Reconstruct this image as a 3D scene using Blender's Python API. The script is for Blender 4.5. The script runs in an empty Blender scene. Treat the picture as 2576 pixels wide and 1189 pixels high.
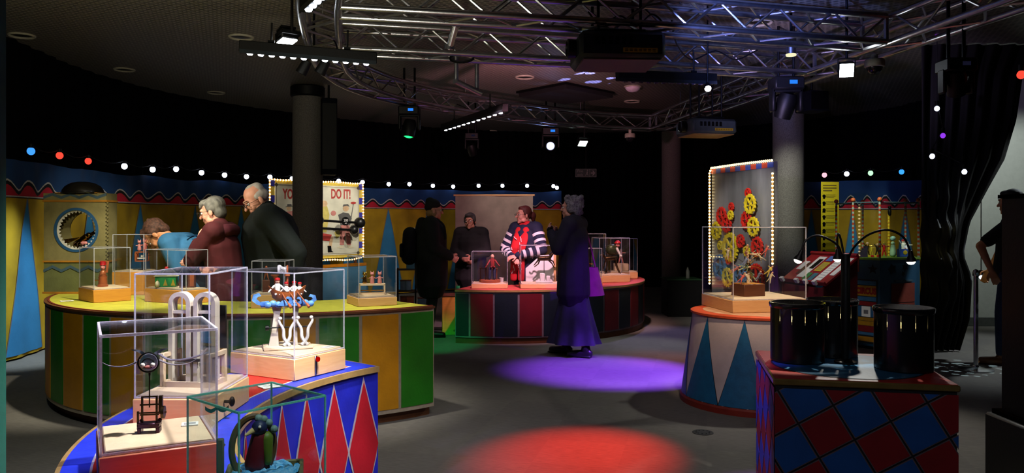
import bpy, bmesh, math, random
from mathutils import Vector, Matrix, noise as mnoise
random.seed(7)
PI = math.pi
SC = bpy.context.scene
COL = SC.collection
F, HZ, H = 1965.0, 556.0, 1.42          # focal length in px, horizon row, eye height of the photograph

def W(x, y, d):
    """point at true distance d (metres) seen at pixel (x, y)"""
    return Vector(((x - 1288) * d / F, d, H - (y - HZ) * d / F))
def WX(x, d): return (x - 1288) * d / F
def WZ(y, d): return H - (y - HZ) * d / F

# ------------------------------------------------------------------ camera, world, exposure
cam_d = bpy.data.cameras.new('camera'); cam = bpy.data.objects.new('camera', cam_d); COL.objects.link(cam)
cam_d.sensor_width = 36; cam_d.lens = 36 * F / 2576; cam_d.shift_y = -(594.5 - HZ) / 2576
cam.location = (0, 0, H); cam.rotation_euler = (PI / 2, 0, 0); cam_d.clip_start = 0.05
SC.camera = cam
wd = bpy.data.worlds.new('world'); SC.world = wd; wd.use_nodes = True
wd.node_tree.nodes['Background'].inputs[0].default_value = (0.010, 0.012, 0.016, 1)
wd.node_tree.nodes['Background'].inputs[1].default_value = 0.3
SC.view_settings.view_transform = 'Standard'; SC.view_settings.look = 'None'
SC.view_settings.exposure = 0.0; SC.view_settings.gamma = 1.0; SC.view_settings.use_curve_mapping = False
cy = SC.cycles
cy.max_bounces = 8; cy.diffuse_bounces = 3; cy.glossy_bounces = 4; cy.transparent_max_bounces = 40; cy.transmission_bounces = 6
cy.sample_clamp_indirect = 2.0; cy.use_denoising = True; cy.caustics_reflective = False; cy.caustics_refractive = False

# ------------------------------------------------------------------ lamps of the rig and added fill lamps
def spot(name, loc, tgt, energy, color=(1, 1, 1), angle=40, blend=0.4, size=0.05):
    l = bpy.data.lights.new(name, 'SPOT'); l.energy = energy; l.color = color
    l.spot_size = math.radians(angle); l.spot_blend = blend; l.shadow_soft_size = size
    o = bpy.data.objects.new(name, l); COL.objects.link(o); o.location = loc
    o.rotation_euler = (Vector(tgt) - Vector(loc)).to_track_quat('-Z', 'Y').to_euler()
    return o
def point(name, loc, energy, color=(1, 1, 1), size=0.03):
    l = bpy.data.lights.new(name, 'POINT'); l.energy = energy; l.color = color; l.shadow_soft_size = size
    o = bpy.data.objects.new(name, l); COL.objects.link(o); o.location = loc
    return o
spot('lamp_red_floor', (1.5, 6.3, 2.8), (0.42, 4.75, 0), 1900, (1, 0.025, 0.01), 24, 1.0)
spot('lamp_purple_floor', (2.35, 6.75, 2.75), (1.0, 7.35, 0), 2700, (0.24, 0.06, 1.0), 34, 0.7)
spot('lamp_purple_woman', (2.3, 5.6, 2.8), (0.9, 8.3, 0.75), 560, (0.25, 0.04, 1.0), 15, 0.6)
spot('lamp_red_floor_far', (2.4, 6.9, 2.75), (1.62, 8.0, 0), 160, (1.0, 0.06, 0.04), 24, 0.9)
spot('lamp_green', (-1.0, 5.4, 2.85), (-0.85, 9.0, 0.1), 700, (0.0, 1.0, 0.22), 15, 0.8)
spot('lamp_case_front', (-0.25, 2.4, 2.75), (-1.1, 2.6, 0.8), 420, (1.0, 0.93, 0.95), 62, 0.5)
spot('lamp_case_front_blue', (-1.75, 1.2, 2.75), (-1.15, 2.6, 0.8), 150, (0.5, 0.45, 1.0), 55, 0.6)
spot('lamp_case_ship', (-0.6, 2.9, 2.8), (-1.02, 3.55, 0.9), 420, (1.0, 0.95, 0.86), 24, 0.6)
spot('lamp_diamond_front', (0.5, 1.6, 2.9), (-0.85, 3.5, 0.3), 190, (0.95, 0.93, 1.0), 50, 0.6)
spot('lamp_counter_yellow_a', (-2.3, 5.2, 2.75), (-3.1, 6.2, 0.85), 330, (1.0, 0.93, 0.72), 55, 0.6)
spot('lamp_counter_yellow_b', (-1.2, 5.1, 2.75), (-1.5, 5.7, 0.85), 210, (1.0, 0.95, 0.82), 58, 0.6)
spot('fill_yellow_front', (0.1, 3.0, 2.85), (-1.15, 5.3, 0.35), 85, (1.0, 0.95, 0.85), 48, 0.7)  # added front fill for the dark counter face
spot('fill_yellow_front_left', (-2.4, 3.4, 2.85), (-3.0, 5.4, 0.35), 60, (0.95, 1.0, 0.85), 60, 0.7)  # added fill for the left part of the counter front
spot('lamp_counter_red_a', (0.35, 8.1, 2.75), (0.15, 9.55, 0.85), 560, (1.0, 0.5, 0.66), 44, 0.7)
spot('lamp_counter_red_b', (1.2, 8.9, 2.75), (1.25, 10.3, 0.75), 330, (1.0, 0.56, 0.54), 38, 0.7)
spot('lamp_red_front', (0.3, 6.6, 2.85), (0.4, 9.0, 0.35), 40, (0.9, 0.8, 1.0), 50, 0.7)
spot('lamp_plinth', (1.55, 4.9, 2.75), (1.95, 6.15, 0.85), 230, (1.0, 0.70, 0.42), 32, 0.6)
spot('lamp_gear_panel', (1.7, 7.2, 2.8), (2.75, 9.4, 1.3), 420, (1.0, 0.95, 0.86), 32, 0.7)
spot('lamp_flood_right', (2.9, 6.6, 2.7), (1.4, 5.0, 0), 145, (1.0, 0.97, 0.88), 85, 0.6)
spot('fill_box_front', (0.4, 0.4, 3.0), (1.6, 3.4, 0.35), 70, (0.85, 0.9, 1.0), 46, 0.7)  # added front fill for the harlequin box, no fixture there
spot('lamp_pedestal_front', (0.8, 2.6, 2.9), (1.75, 5.8, 0.3), 95, (1.0, 0.85, 0.85), 30, 0.7)
spot('lamp_floor_middle', (0.6, 6.0, 2.85), (0.7, 8.3, 0), 60, (0.9, 0.95, 1.0), 60, 0.8)
spot('lamp_floor_far', (1.9, 11.2, 2.7), (1.9, 9.6, 0), 150, (0.5, 0.42, 1.0), 44, 0.8)
spot('lamp_banner_left', (-3.9, 7.2, 2.9), (-5.1, 8.1, 0.2), 600, (0.7, 0.88, 1.0), 36, 0.9)
spot('lamp_banner_a', (-2.1, 8.3, 2.8), (-5.1, 9.6, 0.75), 190, (1.0, 0.97, 0.8), 50, 0.8)
spot('lamp_banner_b', (-1.2, 10.6, 2.75), (-3.3, 14.2, 0.6), 230, (1.0, 0.95, 0.8), 56, 0.8)
spot('lamp_banner_c', (0.3, 11.9, 2.75), (-0.3, 16.0, 0.6), 70, (1.0, 0.85, 0.75), 56, 0.8)
spot('lamp_banner_right', (2.9, 9.3, 2.8), (4.9, 12.3, 0.9), 190, (0.95, 1.0, 0.85), 42, 0.8)
spot('lamp_poster', (-1.3, 11.2, 2.9), (-2.72, 12.65, 1.5), 115, (1.0, 0.95, 0.85), 34, 0.5)
spot('lamp_poster_left', (-4.1, 10.2, 2.85), (-3.45, 11.95, 1.5), 85, (1.0, 0.95, 0.85), 26, 0.5)
spot('lamp_drape', (3.6, 7.0, 2.6), (4.85, 8.4, 0.75), 22, (1.0, 0.93, 0.35), 22, 0.8)
spot('lamp_booth', (3.3, 7.9, 2.7), (4.4, 9.4, 0.9), 170, (0.85, 1.0, 0.75), 30, 0.7)
spot('lamp_box_side', (0.2, 4.6, 2.5), (1.28, 4.1, 0.4), 260, (0.42, 0.12, 1.0), 20, 0.6)
spot('lamp_truss_blue', (1.3, 4.9, 2.35), (1.9, 6.3, 3.05), 800, (0.2, 0.28, 1.0), 48, 0.7)
spot('lamp_truss_white', (-0.6, 4.2, 1.7), (-0.9, 6.6, 3.1), 110, (1.0, 0.95, 0.75), 70, 0.7)
spot('lamp_truss_pink', (0.2, 8.3, 2.3), (0.1, 11.2, 2.98), 240, (1.0, 0.42, 0.58), 76, 0.6)
spot('lamp_truss_violet', (1.7, 6.6, 2.2), (3.0, 8.4, 3.0), 200, (0.65, 0.5, 1.0), 62, 0.7)
spot('fill_faces', (-3.5, 4.6, 2.2), (-2.15, 6.5, 1.55), 190, (1.0, 0.88, 0.7), 17, 0.7)  # added warm fill standing in for bounce on the faces
spot('fill_ceiling_left', (-2.6, 4.2, 2.0), (-2.9, 6.4, 3.35), 120, (1.0, 0.9, 0.62), 130, 0.9)  # added upward fill in place of light bounced to the ceiling
spot('lamp_ceiling_middle', (0.9, 8.2, 2.2), (0.9, 10.0, 3.35), 14, (0.9, 0.6, 0.75), 110, 0.9)
spot('fill_red_people', (-0.2, 8.7, 2.8), (-0.2, 10.4, 1.4), 90, (1.0, 0.6, 0.66), 46, 0.7)  # added pinkish fill for the people behind the red counter
spot('lamp_floor_white', (2.0, 9.6, 2.8), (1.35, 8.7, 0), 110, (0.92, 1.0, 0.95), 46, 0.8)
spot('fill_lectern', (2.3, 7.1, 2.8), (3.15, 8.1, 0.95), 75, (1.0, 0.97, 0.95), 28, 0.7)  # added fill to brighten the sloping desk
spot('fill_parrot', (0.1, 1.1, 2.8), (-0.54, 1.66, 0.9), 110, (0.9, 0.97, 1.0), 16, 0.5)  # added fill so the parrot case is not dark
def gobo(o, scale, thr, strength=1.0):
    """glass pattern wheel in the lamp: breaks the beam into separate flecks"""
    l = o.data; l.use_nodes = True; n = l.node_tree.nodes; Lk = l.node_tree.links
    em = n['Emission']; tc = n.new('ShaderNodeTexCoord'); mp = n.new('ShaderNodeMapping'); mp.inputs['Scale'].default_value = (scale, scale * 1.6, scale)
    Lk.new(tc.outputs['Normal'], mp.inputs[0]); vo = n.new('ShaderNodeTexVoronoi'); vo.inputs['Scale'].default_value = 1.0
    Lk.new(mp.outputs[0], vo.inputs['Vector']); mt = n.new('ShaderNodeMath'); mt.operation = 'LESS_THAN'; mt.inputs[1].default_value = thr
    Lk.new(vo.outputs['Distance'], mt.inputs[0]); mu = n.new('ShaderNodeMath'); mu.operation = 'MULTIPLY'; mu.inputs[1].default_value = strength
    Lk.new(mt.outputs[0], mu.inputs[0]); Lk.new(mu.outputs[0], em.inputs['Strength'])
gobo(spot('lamp_ceiling_flecks', (1.75, 9.0, 2.55), (1.22, 10.3, 3.35), 4200, (0.26, 0.28, 1.0), 26, 0.1, 0.003), 10, 0.36)
gobo(spot('lamp_floor_flecks', (4.0, 6.6, 2.75), (4.35, 7.6, 0), 500, (0.6, 0.9, 1.0), 20, 0.2, 0.004), 22, 0.28)
spot('lamp_doorway', (6.1, 8.2, 2.9), (5.2, 8.3, 0), 200, (0.85, 0.95, 1.0), 75, 0.6)
spot('lamp_doorway_wall', (6.2, 8.9, 2.9), (6.9, 10.6, 1.6), 120, (0.9, 1.0, 0.95), 75, 0.6)

# ------------------------------------------------------------------ materials
def S(h):
    h = h.lstrip('#'); v = [int(h[i:i + 2], 16) / 255 for i in (0, 2, 4)]
    return tuple(((c / 12.92) if c <= 0.04045 else ((c + 0.055) / 1.055) ** 2.4) for c in v) + (1.0,)
MATS = {}
def mat(name, hexc, rough=0.6, metal=0.0, var=0.12, nscale=18.0, bump=0.05, bscale=60.0, hex2=None, spec=0.4, sheen=0.0, stretch=None, coat=0.0):
    if name in MATS: return MATS[name]
    m = bpy.data.materials.new(name); m.use_nodes = True; n = m.node_tree.nodes; L = m.node_tree.links
    b = n['Principled BSDF']; tc = n.new('ShaderNodeTexCoord')
    mp = n.new('ShaderNodeMapping'); L.new(tc.outputs['Object'], mp.inputs[0])
    if stretch: mp.inputs['Scale'].default_value = stretch
    nz = n.new('ShaderNodeTexNoise'); nz.inputs['Scale'].default_value = nscale; nz.inputs['Detail'].default_value = 4
    L.new(mp.outputs[0], nz.inputs['Vector'])
    mx = n.new('ShaderNodeMix'); mx.data_type = 'RGBA'
    c = S(hexc); c2 = S(hex2) if hex2 else tuple(x * (1 - var * 2) for x in c[:3]) + (1,)
    mx.inputs[6].default_value = c; mx.inputs[7].default_value = c2
    rp = n.new('ShaderNodeMapRange'); rp.inputs[1].default_value = 0.35; rp.inputs[2].default_value = 0.7
    L.new(nz.outputs[0], rp.inputs[0]); L.new(rp.outputs[0], mx.inputs[0]); L.new(mx.outputs[2], b.inputs['Base Color'])
    b.inputs['Roughness'].default_value = rough; b.inputs['Metallic'].default_value = metal
    b.inputs['Specular IOR Level'].default_value = spec
    if sheen: b.inputs['Sheen Weight'].default_value = sheen
    if coat: b.inputs['Coat Weight'].default_value = coat
    if bump:
        n2 = n.new('ShaderNodeTexNoise'); n2.inputs['Scale'].default_value = bscale
        L.new(mp.outputs[0], n2.inputs['Vector'])
        bp = n.new('ShaderNodeBump'); bp.inputs['Strength'].default_value = bump * 4; bp.inputs['Distance'].default_value = 0.004
        L.new(n2.outputs[0], bp.inputs['Height']); L.new(bp.outputs[0], b.inputs['Normal'])
    MATS[name] = m; return m
def emit(name, hexc, strength):
    if name in MATS: return MATS[name]
    m = bpy.data.materials.new(name); m.use_nodes = True; n = m.node_tree.nodes; L = m.node_tree.links
    n.remove(n['Principled BSDF']); e = n.new('ShaderNodeEmission'); e.inputs[0].default_value = S(hexc); e.inputs[1].default_value = strength
    L.new(e.outputs[0], n['Material Output'].inputs[0]); MATS[name] = m; return m
def wood(name, a, b, rough=0.5):
    if name in MATS: return MATS[name]
    m = bpy.data.materials.new(name); m.use_nodes = True; n = m.node_tree.nodes; L = m.node_tree.links
    p = n['Principled BSDF']; tc = n.new('ShaderNodeTexCoord'); mp = n.new('ShaderNodeMapping')
    mp.inputs['Scale'].default_value = (1.5, 1.5, 14); L.new(tc.outputs['Object'], mp.inputs[0])
    nz = n.new('ShaderNodeTexNoise'); nz.inputs['Scale'].default_value = 5; nz.inputs['Detail'].default_value = 6; nz.inputs['Distortion'].default_value = 1.2
    L.new(mp.outputs[0], nz.inputs['Vector'])
    vo = n.new('ShaderNodeTexVoronoi'); vo.inputs['Scale'].default_value = 6.5; L.new(tc.outputs['Object'], vo.inputs['Vector'])
    kn = n.new('ShaderNodeMapRange'); kn.inputs[1].default_value = 0.05; kn.inputs[2].default_value = 0.12; L.new(vo.outputs['Distance'], kn.inputs[0])
    mx = n.new('ShaderNodeMix'); mx.data_type = 'RGBA'; mx.inputs[6].default_value = S(a); mx.inputs[7].default_value = S(b)
    L.new(nz.outputs[0], mx.inputs[0])
    mk = n.new('ShaderNodeMix'); mk.data_type = 'RGBA'; mk.inputs[6].default_value = tuple(x * 0.35 for x in S(b)[:3]) + (1,)
    L.new(kn.outputs[0], mk.inputs[0]); L.new(mx.outputs[2], mk.inputs[7]); L.new(mk.outputs[2], p.inputs['Base Color'])
    p.inputs['Roughness'].default_value = rough; MATS[name] = m; return m
def acrylic(name, tint=(0.97, 0.98, 0.98, 1)):
    if name in MATS: return MATS[name]
    m = bpy.data.materials.new(name); m.use_nodes = True; n = m.node_tree.nodes; L = m.node_tree.links
    n.remove(n['Principled BSDF']); t = n.new('ShaderNodeBsdfTransparent'); t.inputs[0].default_value = tint
    g = n.new('ShaderNodeBsdfGlossy'); g.inputs['Roughness'].default_value = 0.015
    lw_ = n.new('ShaderNodeLayerWeight'); lw_.inputs[0].default_value = 0.5
    pw_ = n.new('ShaderNodeMath'); pw_.operation = 'POWER'; pw_.inputs[1].default_value = 4.5; L.new(lw_.outputs['Facing'], pw_.inputs[0])
    fr = n.new('ShaderNodeMapRange'); fr.inputs[3].default_value = 0.03; fr.inputs[4].default_value = 0.9; L.new(pw_.outputs[0], fr.inputs[0])
    nz = n.new('ShaderNodeTexNoise'); nz.inputs['Scale'].default_value = 3
    d = n.new('ShaderNodeBsdfDiffuse'); d.inputs[0].default_value = (0.8, 0.8, 0.85, 1)
    mr = n.new('ShaderNodeMapRange'); mr.inputs[1].default_value = 0.45; mr.inputs[2].default_value = 0.8; mr.inputs[3].default_value = 0.0; mr.inputs[4].default_value = 0.010
    L.new(nz.outputs[0], mr.inputs[0])
    m1 = n.new('ShaderNodeMixShader'); L.new(mr.outputs[0], m1.inputs[0]); L.new(t.outputs[0], m1.inputs[1]); L.new(d.outputs[0], m1.inputs[2])
    m2 = n.new('ShaderNodeMixShader'); L.new(fr.outputs[0], m2.inputs[0]); L.new(m1.outputs[0], m2.inputs[1]); L.new(g.outputs[0], m2.inputs[2])
    L.new(m2.outputs[0], n['Material Output'].inputs[0]); MATS[name] = m; return m
def edge_mat(name, hexc, k=0.6):
    if name in MATS: return MATS[name]
    m = bpy.data.materials.new(name); m.use_nodes = True; n = m.node_tree.nodes; L = m.node_tree.links
    n.remove(n['Principled BSDF']); t = n.new('ShaderNodeBsdfTransparent')
    nz = n.new('ShaderNodeTexNoise'); nz.inputs['Scale'].default_value = 40
    d = n.new('ShaderNodeBsdfDiffuse'); d.inputs[0].default_value = S(hexc); tl = n.new('ShaderNodeBsdfTranslucent'); tl.inputs[0].default_value = S(hexc)
    m0 = n.new('ShaderNodeMixShader'); m0.inputs[0].default_value = 0.5; L.new(d.outputs[0], m0.inputs[1]); L.new(tl.outputs[0], m0.inputs[2])
    mr = n.new('ShaderNodeMapRange'); mr.inputs[3].default_value = k - 0.25; mr.inputs[4].default_value = k + 0.25; L.new(nz.outputs[0], mr.inputs[0])
    m1 = n.new('ShaderNodeMixShader'); L.new(mr.outputs[0], m1.inputs[0]); L.new(t.outputs[0], m1.inputs[1]); L.new(m0.outputs[0], m1.inputs[2])
    L.new(m1.outputs[0], n['Material Output'].inputs[0]); MATS[name] = m; return m

M_black = mat('black_paint', '#060607', 0.5, spec=0.2)
M_blackm = mat('black_metal', '#0a0a0b', 0.4, 0.2, spec=0.2)
M_drape = mat('black_drape', '#060608', 0.95, spec=0.05)
M_chrome = mat('aluminium', '#b9b9bd', 0.28, 1.0, bump=0.02)
M_steel = mat('brushed_steel', '#8f8f94', 0.3, 1.0)
M_brass = mat('brass', '#b98b3c', 0.25, 1.0)
M_darkbrass = mat('dark_bronze', '#4c3a24', 0.35, 0.9)
M_copper = mat('copper_wood', '#a85a36', 0.4, 0.1)
M_white = mat('white_paint', '#e6e2da', 0.5)
M_cream = mat('cream_paint', '#d9cdb0', 0.6)
M_paper = mat('white_card', '#f2f0ea', 0.7, var=0.03)
M_red = mat('red_paint', '#b01218', 0.45, var=0.12)
M_blue = mat('blue_paint', '#10209a', 0.45, var=0.15)
M_lblue = mat('light_blue_paint', '#2f7fa8', 0.5)
M_yellow = mat('yellow_paint', '#c9a81c', 0.5)
M_green = mat('green_paint', '#1d7a1a', 0.5)
M_orange = mat('orange_paint', '#c47408', 0.5)
M_pink = mat('pink_paint', '#d98a84', 0.5)
M_gold = mat('gold_edge', '#b09058', 0.35, 0.2, coat=0.4)
M_wood = wood('pale_pine', '#dcb380', '#c4905c')
M_plate = mat('pale_plywood', '#e6cba8', 0.55, var=0.06)
M_woodo = wood('orange_pine', '#d99a3c', '#b8742a')
M_dwood = wood('dark_mahogany', '#6b3820', '#4a2412')
M_acr = acrylic('clear_acrylic')
M_glass = acrylic('green_glass', (0.955, 0.985, 0.975, 1))
M_edge = edge_mat('acrylic_edge_glow', '#f4f4ff')  # near-white stands in for light carried through the acrylic edges
M_gedge = edge_mat('glass_edge_glow', '#9cfbe6', 0.75)  # lightened turquoise puts the lit look into the glass edges
M_skin = mat('skin', '#c98f74', 0.5, var=0.06, bump=0.02)
M_led = emit('white_led', '#eef4ff', 14)

# ------------------------------------------------------------------ mesh building
class MB:
    def __init__(s): s.bm = bmesh.new()
    def _tr(s, vs, M):
        for v in vs: v.co = M @ v.co
    def box(s, c, size, rot=None, bev=0.0):
        r = bmesh.ops.create_cube(s.bm, size=1.0); vs = r['verts']
        for v in vs: v.co = Vector((v.co.x * size[0], v.co.y * size[1], v.co.z * size[2]))
        if bev:
            es = list({e for v in vs for e in v.link_edges})
            rr = bmesh.ops.bevel(s.bm, geom=es, offset=bev, segments=1, affect='EDGES', profile=0.5)
            vs = list({v for f in rr['faces'] for v in f.verts} | {v for v in vs if v.is_valid})
        M = Matrix.Translation(Vector(c)) @ (rot.to_4x4() if rot else Matrix())
        s._tr(vs, M); return s
    def tube(s, p0, p1, r0, r1=None, seg=10, cap=True):
        p0, p1 = Vector(p0), Vector(p1); r1 = r0 if r1 is None else r1
        d = p1 - p0
        if d.length < 1e-6: return s
        q = d.to_track_quat('Z', 'X').to_matrix()
        rings = []
        for p, r in ((p0, r0), (p1, r1)):
            rings.append([s.bm.verts.new(p + q @ Vector((math.cos(2 * PI * i / seg) * r, math.sin(2 * PI * i / seg) * r, 0))) for i in range(seg)])
        for i in range(seg):
            s.bm.faces.new((rings[0][i], rings[0][(i + 1) % seg], rings[1][(i + 1) % seg], rings[1][i]))
        if cap:
            s.bm.faces.new(list(reversed(rings[0]))); s.bm.faces.new(rings[1])
        return s
    def path(s, pts, r, seg=8, closed=False, radii=None):
        pts = [Vector(p) for p in pts]; n = len(pts); rings = []
        up = Vector((0, 0, 1)); prev = None
        for i, p in enumerate(pts):
            a = pts[(i - 1) % n] if (closed or i > 0) else p; b = pts[(i + 1) % n] if (closed or i < n - 1) else p
            t = (b - a).normalized()
            if prev is None:
                x = t.cross(up)
                if x.length < 1e-3: x = t.cross(Vector((1, 0, 0)))
                x.normalize()
            else:
                x = (prev - t * prev.dot(t)); x.normalize()
            prev = x; y = t.cross(x); rr = radii[i] if radii else r
            rings.append([s.bm.verts.new(p + x * math.cos(2 * PI * k / seg) * rr + y * math.sin(2 * PI * k / seg) * rr) for k in range(seg)])
        m = n if closed else n - 1
        for i in range(m):
            A, B = rings[i], rings[(i + 1) % n]
            for k in range(seg): s.bm.faces.new((A[k], A[(k + 1) % seg], B[(k + 1) % seg], B[k]))
        if not closed:
            s.bm.faces.new(list(reversed(rings[0]))); s.bm.faces.new(rings[-1])
        return s
    def lathe(s, prof, c=(0, 0, 0), seg=24, rot=None, a0=0.0, a1=2 * PI):
        full = abs(a1 - a0 - 2 * PI) < 1e-6; n = seg if full else seg + 1
        c = Vector(c); R = rot or Matrix.Identity(3); rings = []
        for r, z in prof:
            rings.append([s.bm.verts.new(c + R @ Vector((math.cos(a0 + (a1 - a0) * i / seg) * r, math.sin(a0 + (a1 - a0) * i / seg) * r, z))) for i in range(n)])
        for A, B in zip(rings, rings[1:]):
            for i in range(seg):
                j = (i + 1) % n
                s.bm.faces.new((A[i], A[j], B[j], B[i]))
        if full and tuple(prof[0]) != tuple(prof[-1]):
            if prof[0][0] > 1e-5: s.bm.faces.new(list(reversed(rings[0])))
            if prof[-1][0] > 1e-5: s.bm.faces.new(rings[-1])
        return s
    def ball(s, c, r, seg=12, rot=None):
        r = r if hasattr(r, '__len__') else (r, r, r)
        rr = bmesh.ops.create_uvsphere(s.bm, u_segments=seg, v_segments=max(6, seg * 2 // 3), radius=1.0)
        M = Matrix.Translation(Vector(c)) @ (rot.to_4x4() if rot else Matrix()) @ Matrix.Diagonal((r[0], r[1], r[2], 1))
        s._tr(rr['verts'], M); return s
    def prism(s, poly, f0, f1):
        """poly: list of 2-D points; f0/f1 map a 2-D point to 3-D for the two sides"""
        A = [s.bm.verts.new(f0(p)) for p in poly]; B = [s.bm.verts.new(f1(p)) for p in poly]; n = len(poly)
        s.bm.faces.new(list(reversed(A))); s.bm.faces.new(B)
        for i in range(n): s.bm.faces.new((A[i], A[(i + 1) % n], B[(i + 1) % n], B[i]))
        return s
    def sheet(s, grid, thick=None):
        """grid: rows of points -> sheet"""
        V = [[s.bm.verts.new(p) for p in row] for row in grid]
        for A, B in zip(V, V[1:]):
            for i in range(len(A) - 1): s.bm.faces.new((A[i], A[i + 1], B[i + 1], B[i]))
        return s
    def cap(s, p0, p1, ra, rb, side=None, seg=12, n=3):
        """closed tapered capsule, elliptical section; ra, rb = radius or (side radius, other radius)"""
        p0, p1 = Vector(p0), Vector(p1)
        ra = ra if hasattr(ra, '__len__') else (ra, ra); rb = rb if hasattr(rb, '__len__') else (rb, rb)
        d = p1 - p0; L = max(d.length, 1e-5); t = d / L if d.length > 1e-6 else Vector((0, 0, 1))
        x = Vector(side) if side is not None else (t.cross(Vector((0, 0, 1))) if abs(t.z) < 0.95 else Vector((1, 0, 0)))
        x = x - t * x.dot(t); x.normalize(); y = t.cross(x)
        st = []
        ea, eb = min(ra), min(rb)
        for k in range(n): a = PI / 2 * (1 - k / n); st.append((p0 - t * ea * math.sin(a), ra[0] * math.cos(a) + 1e-5, ra[1] * math.cos(a) + 1e-5))
        st.append((p0, *ra)); st.append((p1, *rb))
        for k in range(1, n + 1): a = PI / 2 * k / n; st.append((p1 + t * eb * math.sin(a), rb[0] * math.cos(a) + 1e-5, rb[1] * math.cos(a) + 1e-5))
        rings = [[s.bm.verts.new(p + x * math.cos(2 * PI * k / seg) * a + y * math.sin(2 * PI * k / seg) * b) for k in range(seg)] for p, a, b in st]
        for A, B in zip(rings, rings[1:]):
            for k in range(seg): s.bm.faces.new((A[k], A[(k + 1) % seg], B[(k + 1) % seg], B[k]))
        s.bm.faces.new(list(reversed(rings[0]))); s.bm.faces.new(rings[-1]); return s
    def mesh(s, name, m, smooth=True, fix=True):
        if fix: bmesh.ops.recalc_face_normals(s.bm, faces=s.bm.faces)
        me = bpy.data.meshes.new(name); s.bm.to_mesh(me); s.bm.free()
        me.materials.append(m)
        if smooth:
            me.polygons.foreach_set('use_smooth', [True] * len(me.polygons))
            try: me.set_sharp_from_angle(angle=math.radians(38))
            except Exception: pass
        return me
    def build(s, name, m, parent=None, loc=None, rotz=None, smooth=True):
        return link(name, s.mesh(name, m, smooth), parent, loc, rotz)
def link(name, me, parent=None, loc=None, rotz=None):
    o = bpy.data.objects.new(name, me); COL.objects.link(o)
    if parent: o.parent = parent
    if loc is not None: o.location = loc
    if rotz is not None: o.rotation_euler = (0, 0, rotz)
    return o
def tag(o, label, cat=None, group=None, kind=None):
    if label: o['label'] = label
    if cat: o['category'] = cat
    if group: o['group'] = group
    if kind: o['kind'] = kind
    return o
def thing(name, label, cat, loc=(0, 0, 0), rotz=0.0, group=None):
    o = bpy.data.objects.new(name, None); COL.objects.link(o); o.empty_display_size = 0.1
    o.location = loc; o.rotation_euler = (0, 0, rotz); return tag(o, label, cat, group)
def struct(o): o['kind'] = 'structure'; return o
def text_mesh(name, s, size, m, parent, M, extrude=0.001, align='CENTER', xs=1.0, bold=0.0):
    cu = bpy.data.curves.new(name, 'FONT'); cu.body = s; cu.size = size; cu.extrude = extrude; cu.align_x = align; cu.align_y = 'CENTER'; cu.resolution_u = 3; cu.offset = bold
    t = bpy.data.objects.new(name, cu); COL.objects.link(t)
    dg = bpy.context.evaluated_depsgraph_get(); me = bpy.data.meshes.new_from_object(t.evaluated_get(dg))
    bpy.data.objects.remove(t); bpy.data.curves.remove(cu)
    me.transform(M @ Matrix.Diagonal((xs, 1, 1, 1))); me.materials.clear(); me.materials.append(m)
    return link(name, me, parent)
def remesh(mb, name, m, vox, parent=None, smooth_it=3, kind=None):
    me = mb.mesh(name + '_raw', m)
    o = bpy.data.objects.new(name, me); COL.objects.link(o)
    r = o.modifiers.new('r', 'REMESH'); r.mode = 'VOXEL'; r.voxel_size = vox; r.use_smooth_shade = True
    if smooth_it:
        sm = o.modifiers.new('s', 'SMOOTH'); sm.iterations = smooth_it; sm.factor = 0.5
    dg = bpy.context.evaluated_depsgraph_get(); me2 = bpy.data.meshes.new_from_object(o.evaluated_get(dg))
    o.modifiers.clear(); o.data = me2; bpy.data.meshes.remove(me); me2.name = name
    if not me2.materials: me2.materials.append(m)
    if parent: o.parent = parent
    return o
def catmull(P, n=6):
    P = [Vector(p) for p in P]; out = []
    Q = [P[0] * 2 - P[1]] + P + [P[-1] * 2 - P[-2]]
    for i in range(1, len(Q) - 2):
        for k in range(n):
            t = k / n; a, b, c, d = Q[i - 1:i + 3]
            out.append(0.5 * ((2 * b) + (c - a) * t + (2 * a - 5 * b + 4 * c - d) * t * t + (3 * b - a - 3 * c + d) * t ** 3))
    out.append(P[-1]); return out
def clip_poly(poly, x0, y0, x1, y1):
    def cl(p, ins, cut):
        o = []
        for i in range(len(p)):
            a, b = p[i], p[(i + 1) % len(p)]
            if ins(a): o.append(a)
            if ins(a) != ins(b): o.append(cut(a, b))
        return o
    def cx(v): return lambda a, b: (v, a[1] + (b[1] - a[1]) * (v - a[0]) / (b[0] - a[0]))
    def cyy(v): return lambda a, b: (a[0] + (b[0] - a[0]) * (v - a[1]) / (b[1] - a[1]), v)
    for ins, cut in ((lambda p: p[0] >= x0, cx(x0)), (lambda p: p[0] <= x1, cx(x1)), (lambda p: p[1] >= y0, cyy(y0)), (lambda p: p[1] <= y1, cyy(y1))):
        if not poly: return poly
        poly = cl(poly, ins, cut)
    return poly

# ------------------------------------------------------------------ room shell
def slab(name, x0, x1, y0, y1, z0, z1, m):
    return struct(MB().box(((x0 + x1) / 2, (y0 + y1) / 2, (z0 + z1) / 2), (x1 - x0, y1 - y0, z1 - z0)).build(name, m))
ZC = 3.35
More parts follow.
